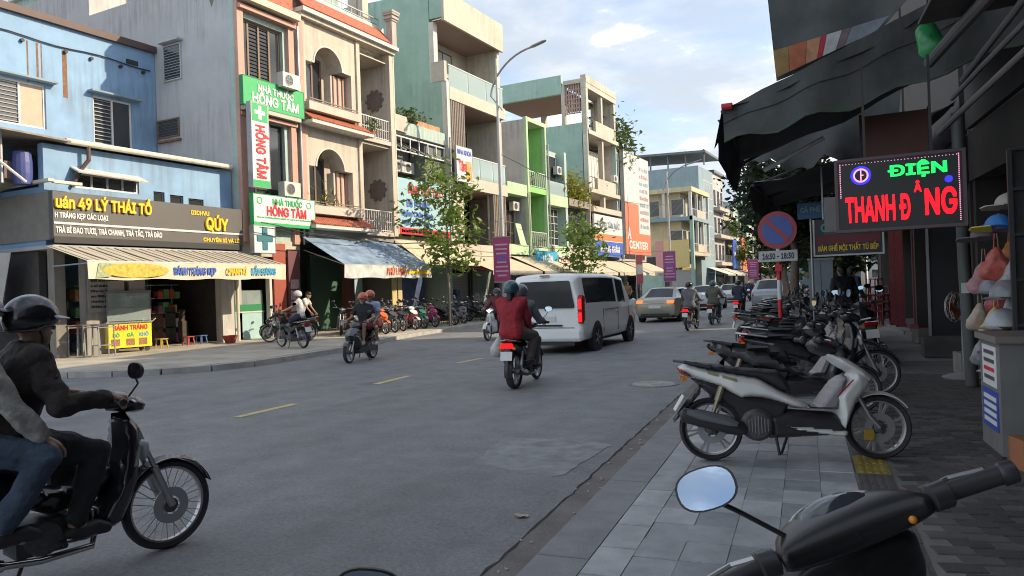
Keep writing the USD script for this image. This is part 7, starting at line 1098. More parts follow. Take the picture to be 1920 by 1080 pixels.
cg = MB(); [cg.torus((.1 + dx, 0, .98), UX, r_, [(-.004, -.004), (.004, -.004), (.004, .004), (-.004, .004)], 22) for dx, r_ in ((0, .21), (.04, .17), (.055, .12), (.06, .06), (-.04, .19))]; [cg.bar((.16, 0, .98), (.1, .21 * math.cos(a_), .98 + .21 * math.sin(a_)), .004) for a_ in np.linspace(0, 6, 14)]; part(fn, 'cage', cg, M('fan_cage', (.45, .42, .38), .4)); bl = MB(); [bl.obox((.1, .09 * math.cos(a_), .98 + .09 * math.sin(a_)), (0, math.cos(a_), math.sin(a_)), (.25, -math.sin(a_), math.cos(a_)), UX, .16, .11, .006) for a_ in np.arange(3) * 2.094]; part(fn, 'blade', bl, M('fan_orange', (.50, .13, .06), .35))
for k in range(5):
    c0 = gp(1628 + 9 * k, 606 + (k % 2) * 4, .14)
    for j in range(3 + k % 3):
        s_ = thing('plastic_stool', f'dull red plastic stool in the stack {"nearest the red posts" if k == 4 else "by the shop wall"}', 'stool', c0 + [0, 0, .24 * j], rz=.3 * k, group='stacked red plastic stools'); part(s_, 'seat', MB().box(-.15, .15, -.15, .15, .40, .44), M('stool_red', (.20, .035, .04), .5)); lg = MB(); [lg.bar((sx * .15, sy * .15, 0), (sx * .12, sy * .12, .4), .03) for sx in (-1, 1) for sy in (-1, 1)]; part(s_, 'legs', lg, M('stool_red', (.2, .035, .04), .5))
t = thing('utility_cabinet', 'tall grey street cabinet standing among the parked motorbikes', 'cabinet', (-2.08, 21.5, .13), rz=.1); part(t, 'body', MB().box(-.3, .3, 0, .3, .1, 1.95), M('cabinet_bluegrey', (.24, .26, .29), .6)); part(t, 'roof', MB().box(-.33, .33, -.03, .33, 1.95, 2.0), m_steel); part(t, 'door_line', MB().box(-.005, .005, -.005, 0, .15, 1.9), m_black); part(t, 'plinth', MB().box(-.32, .32, .0, .32, 0, .1), m_conc)
# no parking sign
pb = np.array([-2.12, 14.5, .136]); t = thing('no_parking_sign', 'round blue and red no parking sign on a red and white pole with time plate', 'road sign', pb)
for k in range(7): part(t, 'pole_band', MB().tube([(0, 0, k * .36), (0, 0, (k + 1) * .36 - .002)], .04, 12), s_red if k % 2 == 0 else s_white)
dz = 2.36; n_ = (0, -1, 0); part(t, 'disc', MB().lathe([(0, 0), (.345, 0), (.345, .012), (0, .012)], (0, -.05, dz), UY, 36), M('disc_red', (.33, .04, .06), .45)); part(t, 'blue_field', MB().lathe([(0, -.003), (.265, -.003), (.265, .0), (0, 0)], (0, -.05, dz), UY, 36), M('disc_blue', (.05, .10, .33), .45)); part(t, 'red_slash', MB().obox((0, -.055, dz), (-.7, 0, .7), (.7, 0, .7), UY, .53, .075, .005), M('disc_red', (.33, .04, .06), .45)); part(t, 'time_plate', MB().box(-.34, .34, -.06, -.045, 1.78, 1.98), M('plate_pale', (.45, .46, .46), .5)); lettering(t, '16:30 - 18:30', .1, (-.28, -.061, 1.83), UX, UZ, m_black, width=.56, depth=.003); part(t, 'plate_clamp', MB().box(-.06, .06, -.05, .05, 1.6, 1.72), s_red)

# ================================================================== trees, lamp posts, banners
def tree(name, label, base, h, crown, nl, size, lm, tr=.09, lean=(0, 0), seed=1, limbs=9, low=.4, group=None):
    o = thing(name, label, 'tree', base, group=group); r = np.random.default_rng(seed); tp = np.array([lean[0], lean[1], h * .9]); n = 9; tk = np.array([tp * t + np.array([r.normal(0, .03), r.normal(0, .03), 0]) * (t > 0) for t in np.linspace(0, 1, n)]); part(o, 'trunk', MB().tube(tk, np.linspace(tr, tr * .25, n), 9), m_bark, smooth=40); mb, br = MB(), MB()
    for k in range(limbs):
        t = low + (1 - low) * (k + .5) / limbs; p = tp * t; a = k * 2.4 + r.uniform(-.4, .4); ln = crown * (1.1 - .6 * abs(t - (low + .35))) * r.uniform(.7, 1.15); q = p + np.array([math.cos(a), math.sin(a), .55]) * ln; mid = (p + q) / 2 + [0, 0, .12 * ln]; br.tube([p, mid, q], [tr * .4 * (1.1 - t), tr * .25, tr * .08], 6)
        m = nl // limbs; c = r.uniform(.25, 1.1, m)[:, None]; base_ = p + (q - p) * c; pts = base_ + r.normal(0, 1, (m, 3)) * np.array([.26, .26, .2]) * ln; cl = np.round(pts / (size * 3.2)) * size * 3.2; leafcloud(mb, pts * .45 + cl * .55 + r.normal(0, size * .7, (m, 3)), size, r)
    part(o, 'limbs', br, m_bark, smooth=40); part(o, 'crown', mb, lm); return o
tree('young_tree', 'thin young street tree with light green leaves before the clinic banner', (-17.35, 26.9, .13), 6.9, 1.3, 2000, .14, m_leaf, .075, seed=3, low=.34, limbs=11); solo('tree_stake', MB().tube([(-17.25, 26.75, .1), (-17.3, 26.85, 2.3)], .03, 6), M('stake_wood', (.38, .30, .22), .8), 'pale wooden stake tied to the young street tree', 'stake')
tree('young_tree', 'bright green small street tree in front of the beige awnings', (-17.5, 42.2, .13), 5.6, 1.2, 1300, .17, m_leaf, .07, seed=6, low=.3, limbs=10)
tree('big_tree', 'large dark leafed tree overhanging the near footpath', (-2.75, 22.2, .13), 4.6, 1.2, 9000, .10, m_leafd, .16, lean=(-.1, -.5), seed=8, low=.6, limbs=15); tree('big_tree', 'dark tree behind the no parking sign further along the kerb', (-4.6, 33, .13), 5.0, 1.35, 4500, .14, m_leafd, .18, seed=12, low=.45, limbs=12)
for k, (x, y, h, s, lm, lab) in enumerate(((-5.0, 52, 6.5, 14, m_leafm, 'mid green tree beyond the parked silver car'), (-6.4, 66, 6.0, 15, m_leafy, 'sunlit yellow green tree at the far end of the near kerb'), (-5.8, 84, 8.5, 16, m_leafm, 'green tree far down the near side'), (-8, 118, 9, 17, m_leafm, 'tree closing the far end of the street'), (-13, 132, 9, 18, m_leafd, 'dark tree at the far end of the street'), (-17.6, 104, 7, 19, m_leafm, 'green tree on the far pavement before the tall banners'), (-3.6, 41, 6.2, 21, m_leafd, 'dark tree over the far parked motorbikes'))): tree('street_tree', lab, (x, y, .1), h, h * .32, 1500, .3, lm, .14, seed=s, low=.3, limbs=10)
for k, (x, y, w, hh, mm, lab) in enumerate(((-12, 158, 9, 12, m_cream2, 'cream block closing the end of the street'), (-3, 160, 8, 16, m_upper2, 'pale block at the far right end of the street'), (-20, 162, 9, 14, m_bluegrey, 'blue grey block at the far left end of the street'))):
    o = thing('end_house', lab, 'building', (x, y, 0)); part(o, 'wall', MB().box(-w / 2, w / 2, 0, 8, 0, hh), mm); part(o, 'roof', MB().box(-w / 2 - .3, w / 2 + .3, -.3, 8, hh, hh + .4), m_white)
    for i in range(3):
        for z in np.arange(1.5, hh - 2.5, 3.3):
            x0 = -w / 2 + .6 + i * w / 3; ww = part(o, 'window', MB().box(x0, x0 + w / 3 - 1.1, -.06, 0, z, z + 1.8), m_frame_w); part(ww, 'pane', MB().box(x0 + .1, x0 + w / 3 - 1.2, -.08, -.061, z + .1, z + 1.7), m_glass)
def lamp_post(label, x, y, h, arm=3.0, bn=None):
    o = thing('street_lamp', label, 'street lamp', (x, y, .13)); part(o, 'pole', MB().tube([(0, 0, 0), (0, 0, h * .5), (0, 0, h)], [.12, .09, .055], 12), M('lamp_grey', (.44, .45, .45), .5, metal=.2), smooth=40); part(o, 'base', MB().lathe([(0, 0), (.2, 0), (.2, .35), (.13, .5), (0, .5)], n=12), M('lamp_grey', (.44, .45, .45), .5, metal=.2)); a = np.linspace(0, 1, 12); part(o, 'arm', MB().tube([(-.35 + .35 * (1 - math.cos(t * 1.6)) * 1. + arm * t ** 1.6, 0, h * .86 + 2.0 * math.sin(t * 1.45)) for t in a], .05, 8), m_steel, smooth=40); part(o, 'tie', MB().tube([(-.35, 0, h * .86), (.25, 0, h * .80)], .03, 6), m_steel); part(o, 'lamp_head', MB().loft([(arm - .15, h * .86 + 1.97, .03, .07), (arm, h * .86 + 2.0, .06, .12), (arm + .55, h * .86 + 2.12, .05, .13), (arm + .7, h * .86 + 2.15, .02, .06)], 12), m_steel, smooth=40); return o
lamp_post('tall grey street lamp with curved arm beside the glass balcony house', -17.2, 31.5, 12.6, 2.0); lamp_post('second street lamp before the yellow corner house', -17.35, 60.5, 10.8, 2.2); lamp_post('third street lamp far down the street', -17.35, 98, 10.8, 2.2)
def banner(label, x, y, z0, z1, w, m=None, seed=0):
    o = thing('street_banner', label, 'banner', (x, y, z0), rz=.25); h = z1 - z0; part(o, 'cloth', MB().box(-w * .62, w * .38, -.02, .0, 0, h), m or s_pink); part(o, 'batten', MB().box(-w * .64, w * .40, -.03, .01, h, h + .05).box(-w * .64, w * .40, -.03, .01, -.05, 0), m_steel); r = random.Random(seed)
    for k in range(8): ww = r.uniform(.25, .42) * w; part(o, 'print_line', MB().box(-.12 * w - ww, -.12 * w + ww, -.024, -.0205, h * (.12 + k * .1), h * (.12 + k * .1) + h * .035), M('banner_print', (.60, .42, .50), .5)) if k not in (4,) else part(o, 'emblem', MB().box(-.4 * w, .16 * w, -.024, -.0205, h * .46, h * .6), M('banner_violet', (.25, .10, .38), .5)); 
    return o
banner('magenta street banner on the tall lamp by the van', -17.0, 31.2, 2.0, 4.1, .8, seed=1); banner('magenta banner on the second street lamp', -17.2, 60.2, 1.9, 4.3, 1.0, M('banner_purple', (.30, .07, .24), .5), 2); banner('small magenta banner on the third lamp', -17.2, 97.6, 2.0, 4.4, 1.3, None, 3)
t = thing('upright_flag_sign', 'narrow red and white flag sign on the far pavement', 'flag', (-17.6, 52.5, .13)); part(t, 'pole', MB().tube([(0, 0, 0), (0, 0, 3.8)], .03, 7), m_rail); part(t, 'cloth', MB().box(.03, .5, -.01, .01, 1.6, 3.7), M('flag_red', (.48, .10, .12), .6)); part(t, 'white_band', MB().box(.031, .5, -.014, -.0105, 2.3, 3.0), s_white)

# ================================================================== traffic, parked bikes and the people
m_bwhite = paint('bike_white', (.70, .70, .67), var=.02); m_bblack = paint('bike_black', (.018, .018, .02), .2); m_bdark = paint('bike_charcoal', (.06, .062, .066)); m_borange = paint('bike_orange', (.55, .12, .025)); m_bred = paint('bike_red', (.34, .02, .03)); m_bpink = paint('bike_magenta', (.40, .03, .14)); m_bblue = paint('bike_navy', (.03, .05, .14)); m_bgreen = paint('bike_green', (.05, .20, .13)); m_bsilver = paint('bike_silver', (.36, .37, .38))
def place(pr, pf, z=0.): return dict(loc=(pr[0], pr[1], z), rz=along(pr, pf))
LEAN = math.radians(-5)
# the white scooter in front
hero = scooter('parked_scooter', 'white scooter parked across the near footpath, nearest whole one', (-1.44, 6.02, .137), along((-1.44, 6.02), (-.22, 6.48)), math.radians(-4), m_bwhite, M('fairing_white', (.66, .665, .64), .3, var=.02, coat=.4), mirrors=(), inner=m_blackp, cm=m_blackp)
# the black scooter whose handlebar is in the foreground
rz, lean = math.radians(120), math.radians(-19); tgt = onD(1600, 990, 1.64); Rz = np.array([[math.cos(rz), -math.sin(rz), 0], [math.sin(rz), math.cos(rz), 0], [0, 0, 1]]); Rx = np.array([[1, 0, 0], [0, math.cos(lean), -math.sin(lean)], [0, math.sin(lean), math.cos(lean)]])
off = Rz @ Rx @ np.array([.80, 0, .945]); near = scooter('parked_scooter', 'black scooter at the bottom right, only its handlebar and mirror in the picture', tgt - off, rz, lean, m_bblack, m_bblack, mirrors=(1,), inner=M('scooter_black', (.012, .012, .013), .3, var=.2, scale=12), cw=.165, gr=.021, mk=dict(y0=.16, hz=.185, pitch=.40, yaw=.24))
rz2 = math.radians(118); tg2 = onD(690, 1112, 1.04); of2 = np.array([[math.cos(rz2), -math.sin(rz2), 0], [math.sin(rz2), math.cos(rz2), 0], [0, 0, 1]]) @ np.array([.815, -.35 * math.cos(.175) - 1.075 * math.sin(.175), -.35 * math.sin(.175) + 1.075 * math.cos(.175)]); l2 = tg2 - of2; scooter('parked_scooter', 'black scooter at the bottom edge, only the top of its mirror in the picture', l2, rz2, .175, m_bblack, mirrors=(-1,), low=True, mk=dict(hz=.12, ms=.72))
# row along the near kerb
ub_w = underbone('parked_motorbike', 'black motorbike with wire wheels just behind the white scooter', (-1.55, 9.55, .137), math.radians(17), LEAN, m_bblack)
ub_d = underbone('parked_motorbike', 'charcoal motorbike third in the row from the white scooter', (-1.75, 10.9, .137), math.radians(14), LEAN, m_bdark, low=True); sc_d = scooter('parked_scooter', 'charcoal scooter in the kerb row just behind the white one', (-1.72, 8.2, .137), math.radians(19), LEAN, m_bdark, m_bblack, low=True); sc_s = scooter('parked_scooter', 'silver and black scooter in the kerb row before the no parking sign', (-1.95, 12.0, .137), math.radians(16), LEAN, m_bsilver, m_bblack, low=True); sc_b = scooter('parked_scooter', 'black scooter in the kerb row beside the no parking sign', (-2.1, 13.1, .137), math.radians(15), LEAN, m_bblack, low=True)
GR = 'bikes parked along the near kerb'
sc_r = scooter('parked_scooter', 'dark red scooter in the kerb row right by the no parking sign', (-2.2, 14.1, .137), math.radians(13), LEAN, m_bred, m_bblack, low=True); sc_w = scooter('parked_scooter', 'white and black scooter in the kerb row just past the no parking sign', (-2.25, 15.1, .137), math.radians(18), LEAN, m_bwhite, m_bblack, low=True)
y = 16.1; k = 0; kn = ('charcoal motorbike', 'black scooter', 'charcoal scooter', 'silver and black scooter', 'black motorbike with wire wheels', 'dark red scooter', 'white and black scooter')
while y < 58:
    src = (ub_d, sc_b, sc_d, sc_s, ub_w, sc_r, sc_w)[k % 7]; 0
    dup(src, (kerbR(y) + (.30 if y < 30 else .5) + rng.uniform(-.1, .15), y, .135), math.radians(14 + rng.uniform(-12, 12)), LEAN, kn[k % 7] + (' in the kerb row just beyond the no parking sign' if y < 19 else ' in the kerb row beside the grey street cabinet' if y < 24 else ' in the kerb row past the grey street cabinet' if y < 33 else ' far down the near kerb row, before the silver car' if y < 45 else ' at the far end of the near kerb row'), GR); y += rng.uniform(.85, 1.15) if y < 36 else 1.3; k += 1
for k, (x, yy, a) in enumerate(((-.55, 13.4, 100), (-.9, 15.2, 80), (-1.0, 17.6, 95), (-1.5, 19.3, 75))): dup((ub_d, sc_b, ub_w, sc_d)[k], (x, yy, .135), math.radians(a), LEAN, 'dark bike standing lengthwise on the near footpath, ' + ('first', 'second', 'third', 'fourth')[k] + ' from the lit sign', 'bikes standing lengthwise on the footpath')
# far side: black bike, another behind it, colour row
f1, r1 = gp(530, 650, .14), gp(585, 653, .14); bk1 = underbone('parked_motorbike', 'black motorbike parked alone in front of the maroon panel', (f1[0] + 1.22 * .96, f1[1] - 1.22 * .29, .135), along(r1, f1), LEAN, m_bblack, low=True)
bk2 = dup(ub_d, (-17.6, 18.6, .135), math.radians(215), LEAN, 'dark motorbike behind the lone black one, with a man in a white helmet', ''); bk3 = dup(sc_b, (-19.2, 19.9, .135), math.radians(200), LEAN, 'dark scooter in the garage mouth beside the man in a white shirt', '')
cols = [('cream white scooter first in the far row', m_bwhite), ('orange scooter second in the far row', m_borange), ('charcoal scooter third in the far row', m_bdark), ('black scooter fourth in the far row', m_bblack), ('red and white scooter fifth in the far row', m_bred), ('green scooter sixth in the far row', m_bgreen), ('magenta scooter last in the far row beside the tree', m_bpink)]
for k, (lab, mm) in enumerate(cols):
    yy = 20.9 + k * .87; scooter('parked_scooter', lab, (kerbL(yy) - 2.05, yy + .35, .135), math.radians(-22 + rng.uniform(-4, 4)), LEAN, mm, (m_bwhite if k in (0, 4) else mm), low=True)
for k in range(9):
    yy = 27.9 + k * .8; dup((sc_b, ub_d, sc_s, ub_w, sc_d)[k % 5], (kerbL(yy) - 1.9 - .6 * (k % 2), yy, .135), math.radians(-20 + rng.uniform(-14, 14)), LEAN, ('black scooter', 'charcoal motorbike', 'silver and black scooter', 'black wire wheeled motorbike', 'charcoal scooter')[k % 5] + (' just behind the young tree' if k < 5 else ' near the foot of the tall street lamp'), 'dark bikes behind the young tree')
for k in range(8):
    yy = 22 + k * .75; dup((ub_d, sc_d, sc_b, ub_w)[k % 4], (-19.3 + rng.uniform(-.2, .2), yy, .135), math.radians(-60 + rng.uniform(-25, 25)), LEAN, ('charcoal motorbike', 'charcoal scooter', 'black scooter', 'black motorbike')[k % 4] + (' in the second row under the blue awning' if k < 4 else ' in the second row at the end of the blue awning'), 'bikes in the second row under the awnings')

# clothing
c_ = lambda n, col, **k: M('cloth_' + n, col, .85, var=.25, scale=11, bump=.9, bscale=16, **k)
k_brown, k_black, k_jean, k_lightgrey, k_red, k_grey, k_khaki, k_white, k_navy, k_green, k_paleblue, k_maroon = c_('brown', (.030, .021, .020)), c_('black', (.018, .018, .02)), c_('jean', (.05, .075, .115)), c_('lightgrey', (.33, .32, .29)), c_('red', (.30, .02, .03)), c_('grey', (.14, .145, .16)), c_('khaki', (.10, .095, .08)), c_('white', (.52, .51, .50)), c_('navy', (.03, .04, .07)), c_('green', (.05, .17, .085)), c_('paleblue', (.36, .42, .58)), c_('maroon', (.16, .03, .04))
h_black, h_teal, h_grey, h_orange, h_white = paint('hat_black', (.015, .015, .018), .15), paint('hat_teal', (.02, .07, .09), .3), paint('hat_grey', (.12, .13, .14), .3), paint('hat_orange', (.55, .10, .03), .3), paint('hat_white', (.5, .5, .5), .3)
def grip_hands(c=.9): return ((np.array([1., -.1, -.15]), c), (np.array([1., .1, -.15]), c))
# near rider on the left, with pillion
fw_, hd = gp(315, 1027), math.radians(80); rr = fw_ - 1.22 * np.array([math.cos(hd), math.sin(hd), 0])
underbone('ridden_motorbike', 'black motorbike with wire wheels ridden past on the left, front half in the picture', rr, hd, 0, m_bblack, mirrors=(-1,), trim=m_bdark, mk=dict(hz=.16))
J = seated((.34, .815), .24, (.85, .33, 1.0), (.62, .16, .255)); person('driver in a black helmet and dark brown jacket on the near left motorbike', rr, hd, 0, J, k_brown, k_black, m_seat, helmet=h_black, visor=M('goggles_grey', (.35, .36, .38), .15), hands=grip_hands(1.0), ln=.018, group=None)
J = seated((.09, .86), .20, foot=(.24, .23, .33), wrists=[np.array([.36, .2, .90]), np.array([.47, -.29, .80])], knee_out=.55); J['hup'] = [UZ, np.array([.2, -.3, 1.])]; person('pillion rider in a pale long sleeve and blue jeans at the left picture edge', rr, hd, 0, J, k_lightgrey, k_jean, m_seat, helmet=h_white, hands=((np.array([.8, 0, -.5]), .3), (np.array([.9, .1, -.55]), .35)), ln=.018)
# red jacket pair
r0, f0_ = gp(965, 728), gp(1028, 701); hd = along(r0, f0_) ; underbone('ridden_motorbike', 'dark motorbike with lit tail lamp carrying the pair behind the van', r0, hd, 0, m_bdark, spokes='cast', lit=True, low=True, tw=.062)
J = seated((.34, .85), .22, (.85, .33, 1.0), (.62, .17, .255)); person('driver in a grey shirt and grey helmet in front of the red jacket', r0, hd, 0, J, k_grey, k_khaki, m_seat, helmet=h_grey, hands=grip_hands(), ln=.028)
J = seated((-.06, .90), .10, foot=(.20, .2, .36), wrists=[np.array([.28, .19, .92]), np.array([.28, -.19, .92])], knee_out=.5); person('pillion rider in a red jacket and dark teal helmet', r0, hd, 0, J, k_red, k_khaki, m_seat, helmet=h_teal, hands=((None, .4), (None, .4)), ln=.028, hood=True)
t = thing('carrier_bag', 'pale carrier bag hanging at the left side of the red jacket motorbike', 'bag', r0 + np.array([math.cos(hd) * .1 - .28, math.sin(hd) * .1, .55])); part(t, 'bag_body', blend([bone(((0, 0, .2), .07), ((0, .08, .05), .12), ((0, -.08, .05), .12))], .04, 5, .015, 14.), M('bag_pale', (.45, .44, .40), .5), smooth=True); part(t, 'handle_loop', MB().tube([(0, -.03, .26), (0, 0, .36), (0, .03, .26)], .006, 5), m_rail)
# scooter with orange helmets
f2, r2 = gp(655, 681), gp(712, 668); hd = along(r2, f2); rp = f2 - 1.27 * np.array([math.cos(hd), math.sin(hd), 0]); scooter('ridden_scooter', 'black scooter coming towards the left with two orange helmeted riders', rp, hd, 0, m_bblack, m_bdark, low=True)
J = seated((.34, .82), .12, (.80, .34, .95), (.74, .13, .375)); person('driver in a black shirt and shorts with orange helmet', rp, hd, 0, J, k_black, k_maroon, M('sandal', (.35, .3, .25), .7), sleeve='short', legs='short', helmet=h_orange, hands=grip_hands(), ln=.03); J = seated((-.03, .87), .06, foot=(.14, .2, .34), wrists=[np.array([.25, .2, .9]), np.array([.25, -.2, .9])], knee_out=.5); person('pillion in a pale blue and white shirt with orange helmet', rp, hd, 0, J, k_paleblue, k_maroon, M('shoe_white', (.5, .5, .5), .6), sleeve='short', legs='short', helmet=h_orange, hands=((None, .4), (None, .4)), ln=.03)
# oncoming rider with lit head lamp, and three riders ahead
q = gp(915, 639); hd = math.radians(-84); rp = q - 1.22 * np.array([math.cos(hd), math.sin(hd), 0]); underbone('ridden_motorbike', 'white and dark motorbike with lit head lamp coming on behind the red jacket pair', rp, hd, 0, m_bwhite, lit=True, spokes='cast', low=True); person('oncoming rider in dark maroon with a dark helmet', rp, hd, 0, seated((.30, .84), .12, (.84, .33, 1.0), (.6, .16, .255)), k_maroon, k_navy, m_seat, helmet=h_black, mask=k_lightgrey, hands=grip_hands(), ln=.035)
for (px, py, lab, sh, tr, hl, bl, vest, body, lb2) in ((1290, 620, 'rider in dark grey with a black helmet beside the beige sedan', k_grey, k_black, h_black, True, None, m_bblack, 'dark motorbike with red tail lamp beside the beige sedan'), (1335, 609, 'rider in a green jacket leaning out to the right', k_khaki, k_navy, h_teal, False, k_green, m_bdark, 'dark scooter under the rider in green'), (1383, 597, 'farther rider in dark clothes with a red lit tail lamp', k_navy, k_black, h_black, True, None, m_bred, 'red motorbike farthest of the three ahead')):
    p = gp(px, py); hd = math.radians(91); underbone('ridden_motorbike', lb2, p, hd, 0, body, spokes='cast', lit=bl, low=True); person(lab, p, hd, 0, seated((.28, .85), .1, (.84, .33, 1.0), (.6, .17, .255)), sh, tr, m_seat, helmet=hl, vest=vest, hands=grip_hands(), ln=.04)
for k, (px, k_, lab) in enumerate(((1405, 62, 'distant rider left of the dark silver car'), (1420, 75, 'most distant rider between the cars'))): p = onD(px, 555, k_); p[2] = 0; underbone('ridden_motorbike', lab.replace('rider', 'motorbike'), p, math.radians(95), 0, (m_bdark, m_bwhite)[k], spokes='cast', low=True); person(lab, p, math.radians(95), 0, seated(), (k_navy, k_white)[k], k_black, m_seat, helmet=(h_white, h_grey)[k], hands=grip_hands(), ln=.05)
# people standing
person('man in a white shirt bending over a bike in the garage mouth', (-19.9, 20.7, .13), math.radians(20), 0, standing(.5, ((.5, .2, .85), (.5, -.2, .85))), k_white, k_navy, hands=((None, .6), (None, .6)), sleeve='short', ln=.03)
person('man in a white shirt and white helmet sitting on the dark motorbike', (-17.6, 18.6, .13), math.radians(215 - 180 + 180), 0, seated((.2, .86), .12, (.8, .33, .98), (.5, .22, .2)), k_white, k_navy, m_seat, helmet=h_white, hands=grip_hands(), sleeve='short', ln=.03)
person('person in dark clothes standing among the bikes by the grey cabinet', (-1.25, 17.6, .135), math.radians(120), 0, standing(.1), k_black, k_black, hair=True, hands=((None, .4), (None, .4)), ln=.035); person('second person in dark clothes on the near footpath farther back', (-1.3, 20.4, .135), math.radians(60), 0, standing(.05), k_navy, k_black, hair=True, hands=((None, .4), (None, .4)), ln=.035)
person('person in brown walking on the far side beside the van', (-16.4, 47, .13), math.radians(-80), 0, standing(.04, step=.12), M('cloth_tan', (.33, .17, .10), .8), k_navy, hands=((None, .4), (None, .4)), ln=.04)

# ------------------------------------------------------------------ the van and the cars
m_vanw = M('van_silver', (.80, .80, .78), .3, var=.03, coat=.6); m_beige = M('car_beige', (.27, .25, .20), .28, metal=.45, var=.03, coat=.6); m_carw = M('car_white', (.55, .56, .57), .28, var=.03, coat=.6); m_cars = M('car_grey', (.24, .26, .28), .28, metal=.4, var=.03, coat=.6)
def lamp_block(o, name, x, y0, y1, z0, z1, m, t=.05): return part(o, name, inflate([(x - .015, z0), (x + t, z0), (x + t, z1), (x - .015, z1)], abs(y1 - y0) / 2, .02, .05, e=abs(y1 - y0) / 2 - .02, y0=(y0 + y1) / 2), m, smooth=40)
hdv = math.atan2(2.94, -.19); dv = np.array([math.cos(hdv), math.sin(hdv), 0]); ax = np.array([(-6.86 - 8.72) / 2, 17.2, 0]); van_loc = ax - dv * 1.02
VS = [(0, .42, 1.05, 1.72, .84, .83, .66, 0), (.03, .36, 1.08, 1.80, .92, .90, .73, 0), (.10, .32, 1.10, 1.86, .95, .935, .79, 3), (.22, .3, 1.10, 1.90, .955, .94, .81, 3), (.30, .3, 1.10, 1.905, .955, .94, .81, 2), (1.50, .28, 1.09, 1.92, .96, .945, .82, 2), (1.60, .28, 1.09, 1.92, .96, .945, .82, 2), (1.68, .28, 1.09, 1.92, .96, .945, .82, 2), (2.80, .28, 1.06, 1.91, .96, .945, .82, 2), (2.9, .28, 1.06, 1.90, .96, .945, .82, 3), (2.98, .28, 1.05, 1.90, .96, .94, .82, 2), (3.75, .28, 1.03, 1.84, .955, .93, .79, 2), (3.85, .28, 1.03, 1.82, .955, .93, .79, 1), (4.45, .28, 1.04, 1.12, .94, .90, .80, 1), (4.9, .32, .90, .93, .88, .80, .70, 0), (5.08, .4, .7, .7, .74, .66, .5, 0)]
van, _ = car('passenger_van', 'silver white passenger van driving away, with lit red tail lamps', 'van', van_loc, hdv, VS, m_vanw, (1.02, 4.1), r=.34)
m_cg = M('car_glass', (.02, .026, .03), .05)
b = Polygon([(-.70, 1.13), (.70, 1.13), (.60, 1.70), (-.60, 1.70)]).buffer(.04); part(van, 'rear_window', MB().prism(b, (-.018, 0, 0), UY, UZ, .0) if False else MB().prism(b, (-.012, 0, 0), -UY, UZ, .02), m_cg); part(van, 'tailgate_line', MB().box(-.006, .0, -.72, .72, .615, .63), m_black); part(van, 'grab_strip', MB().box(-.035, .0, -.42, .35, .66, .70), m_black)
for s in (-1, 1): part(van, 'tail_lamp', inflate([(-.03, .72), (.16, .76), (.17, 1.36), (.05, 1.40), (-.03, 1.33)], .075, .03, .04, e=.05, y0=s * .885), m_redl, smooth=40); part(van, 'tail_lamp_lit', MB().box(-.036, -.031, s * .84, s * .92, .76, .98).box(-.036, -.031, s * .84, s * .92, 1.06, 1.30), m_redlit)
part(van, 'number_plate', MB().box(-.02, .0, -.26, .26, .78, .90), m_plate); part(van, 'bumper', inflate([(-.05, .36), (-.055, .56), (-.02, .60), (.2, .60), (.2, .30), (.0, .30)], .93, .06, .04, e=.85), m_vanw, smooth=40); part(van, 'wiper', MB().bar((-.03, .05, 1.14), (-.03, -.4, 1.2), .015), m_black); part(van, 'brake_lamp', MB().box(-.01, .05, -.12, .12, 1.86, 1.89), m_redl)
for s in (-1, 1): part(van, 'door_mirror', inflate([(3.95, 1.0), (4.1, 1.02), (4.08, 1.22), (3.97, 1.2)], .09, .04, .03, y0=s * 1.06), m_vanw, smooth=40); part(van, 'door_handle', MB().box(2.7, 2.9, s * .955 - .012, s * .955 + .012, .92, .96), m_vanw); part(van, 'side_rail', MB().box(1.7, 2.9, s * .962 - .004, s * .962 + .004, .985, 1.0), m_black)
for s in (-1, 1):
    for x in (1.55, 2.86, 3.95): part(van, 'door_gap', MB().box(x, x + .012, s * .958 - .006, s * .958 + .006, .42, 1.02), m_black)
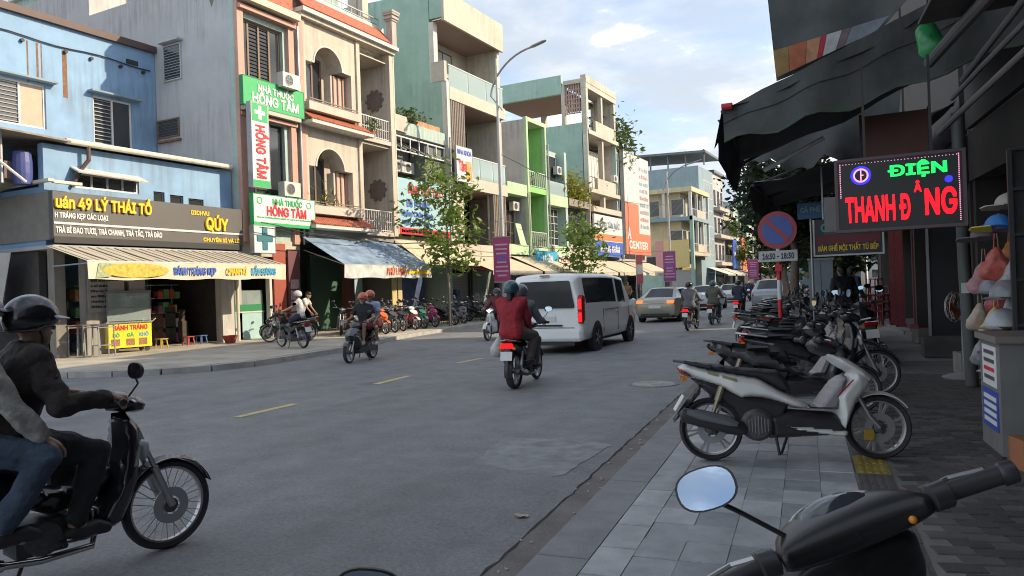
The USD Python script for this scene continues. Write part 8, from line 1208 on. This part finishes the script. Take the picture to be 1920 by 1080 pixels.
CS = [(0, .40, .72, .72, .72, .66, .55, 0), (.05, .30, .88, .90, .84, .80, .68, 0), (.25, .24, 1.00, 1.015, .89, .84, .72, 0), (.62, .22, 1.02, 1.035, .905, .86, .74, 1), (1.28, .2, .99, 1.40, .91, .87, .60, 1), (1.36, .2, .99, 1.42, .91, .87, .61, 3), (1.42, .2, .98, 1.43, .91, .87, .61, 2), (2.25, .2, .96, 1.46, .915, .875, .63, 2), (2.33, .2, .96, 1.46, .915, .875, .63, 3), (2.38, .2, .96, 1.46, .915, .875, .63, 2), (3.0, .2, .95, 1.42, .91, .87, .62, 2), (3.06, .2, .95, 1.40, .91, .87, .62, 1), (3.72, .2, .95, .97, .90, .85, .72, 1), (4.45, .24, .84, .86, .87, .78, .65, 0), (4.72, .32, .66, .66, .76, .66, .5, 0), (4.8, .4, .55, .55, .6, .5, .4, 0)]
def sedan(name, label, loc, rz, pm, lit=None, cat='car', st=None):
    o, _ = car(name, label, cat, loc, rz, st or CS, pm, (.98, 3.72), r=.32)
    for s in (-1, 1): part(o, 'tail_lamp', inflate([(-.0, .80), (.22, .84), (.24, .93), (.03, .93)], .16, .02, .05, e=.13, y0=s * .66), lit or m_redl, smooth=40); part(o, 'head_lamp', inflate([(4.4, .66), (4.72, .62), (4.62, .72), (4.35, .78)], .14, .02, .05, e=.12, y0=s * .60), m_lens, smooth=40); part(o, 'door_mirror', inflate([(3.1, .93), (3.22, .95), (3.2, 1.06), (3.12, 1.05)], .08, .03, .03, y0=s * .98), pm, smooth=40)
    part(o, 'number_plate', MB().box(-.012, .02, -.26, .26, .60, .72), m_plate); part(o, 'boot_trim', MB().box(.0, .06, -.5, .5, .80, .83), m_chrome); part(o, 'bumper_black', MB().box(-.01, .2, -.6, .6, .28, .38), m_black); part(o, 'number_plate', MB().box(4.78, 4.815, -.24, .24, .42, .52), m_plate); part(o, 'grille', MB().box(4.7, 4.79, -.4, .4, .56, .64), m_black); return o
sedan('beige_sedan', 'beige sedan ahead of the van with glowing orange tail lamps', (-9.45, 30.4, 0), math.radians(91), m_beige, M('lamp_orange_lit', (.95, .16, .03), .3, emit=.5))
def at(px, k): p = onD(px, 560, k); p[2] = 0; return p
sedan('white_car', 'white car half hidden behind the rider in dark grey', at(1312, 44), math.radians(93), m_carw); sedan('oncoming_white_car', 'white car facing the camera far ahead', at(1361, 60) + [0, 4, 0], math.radians(-88), m_carw)
UT = [(x, zb + .05, zw + .12, (zr + .22 if zr > 1.1 else zr + .12), wl, ww, wr + .06, cb) for x, zb, zw, zr, wl, ww, wr, cb in CS]; sedan('grey_car', 'dark silver car ahead beside the parked bikes', at(1440, 39.5), math.radians(92), m_cars, st=UT); sedan('far_white_car', 'small white car beyond the dark silver one', at(1482, 54), math.radians(95), m_carw)
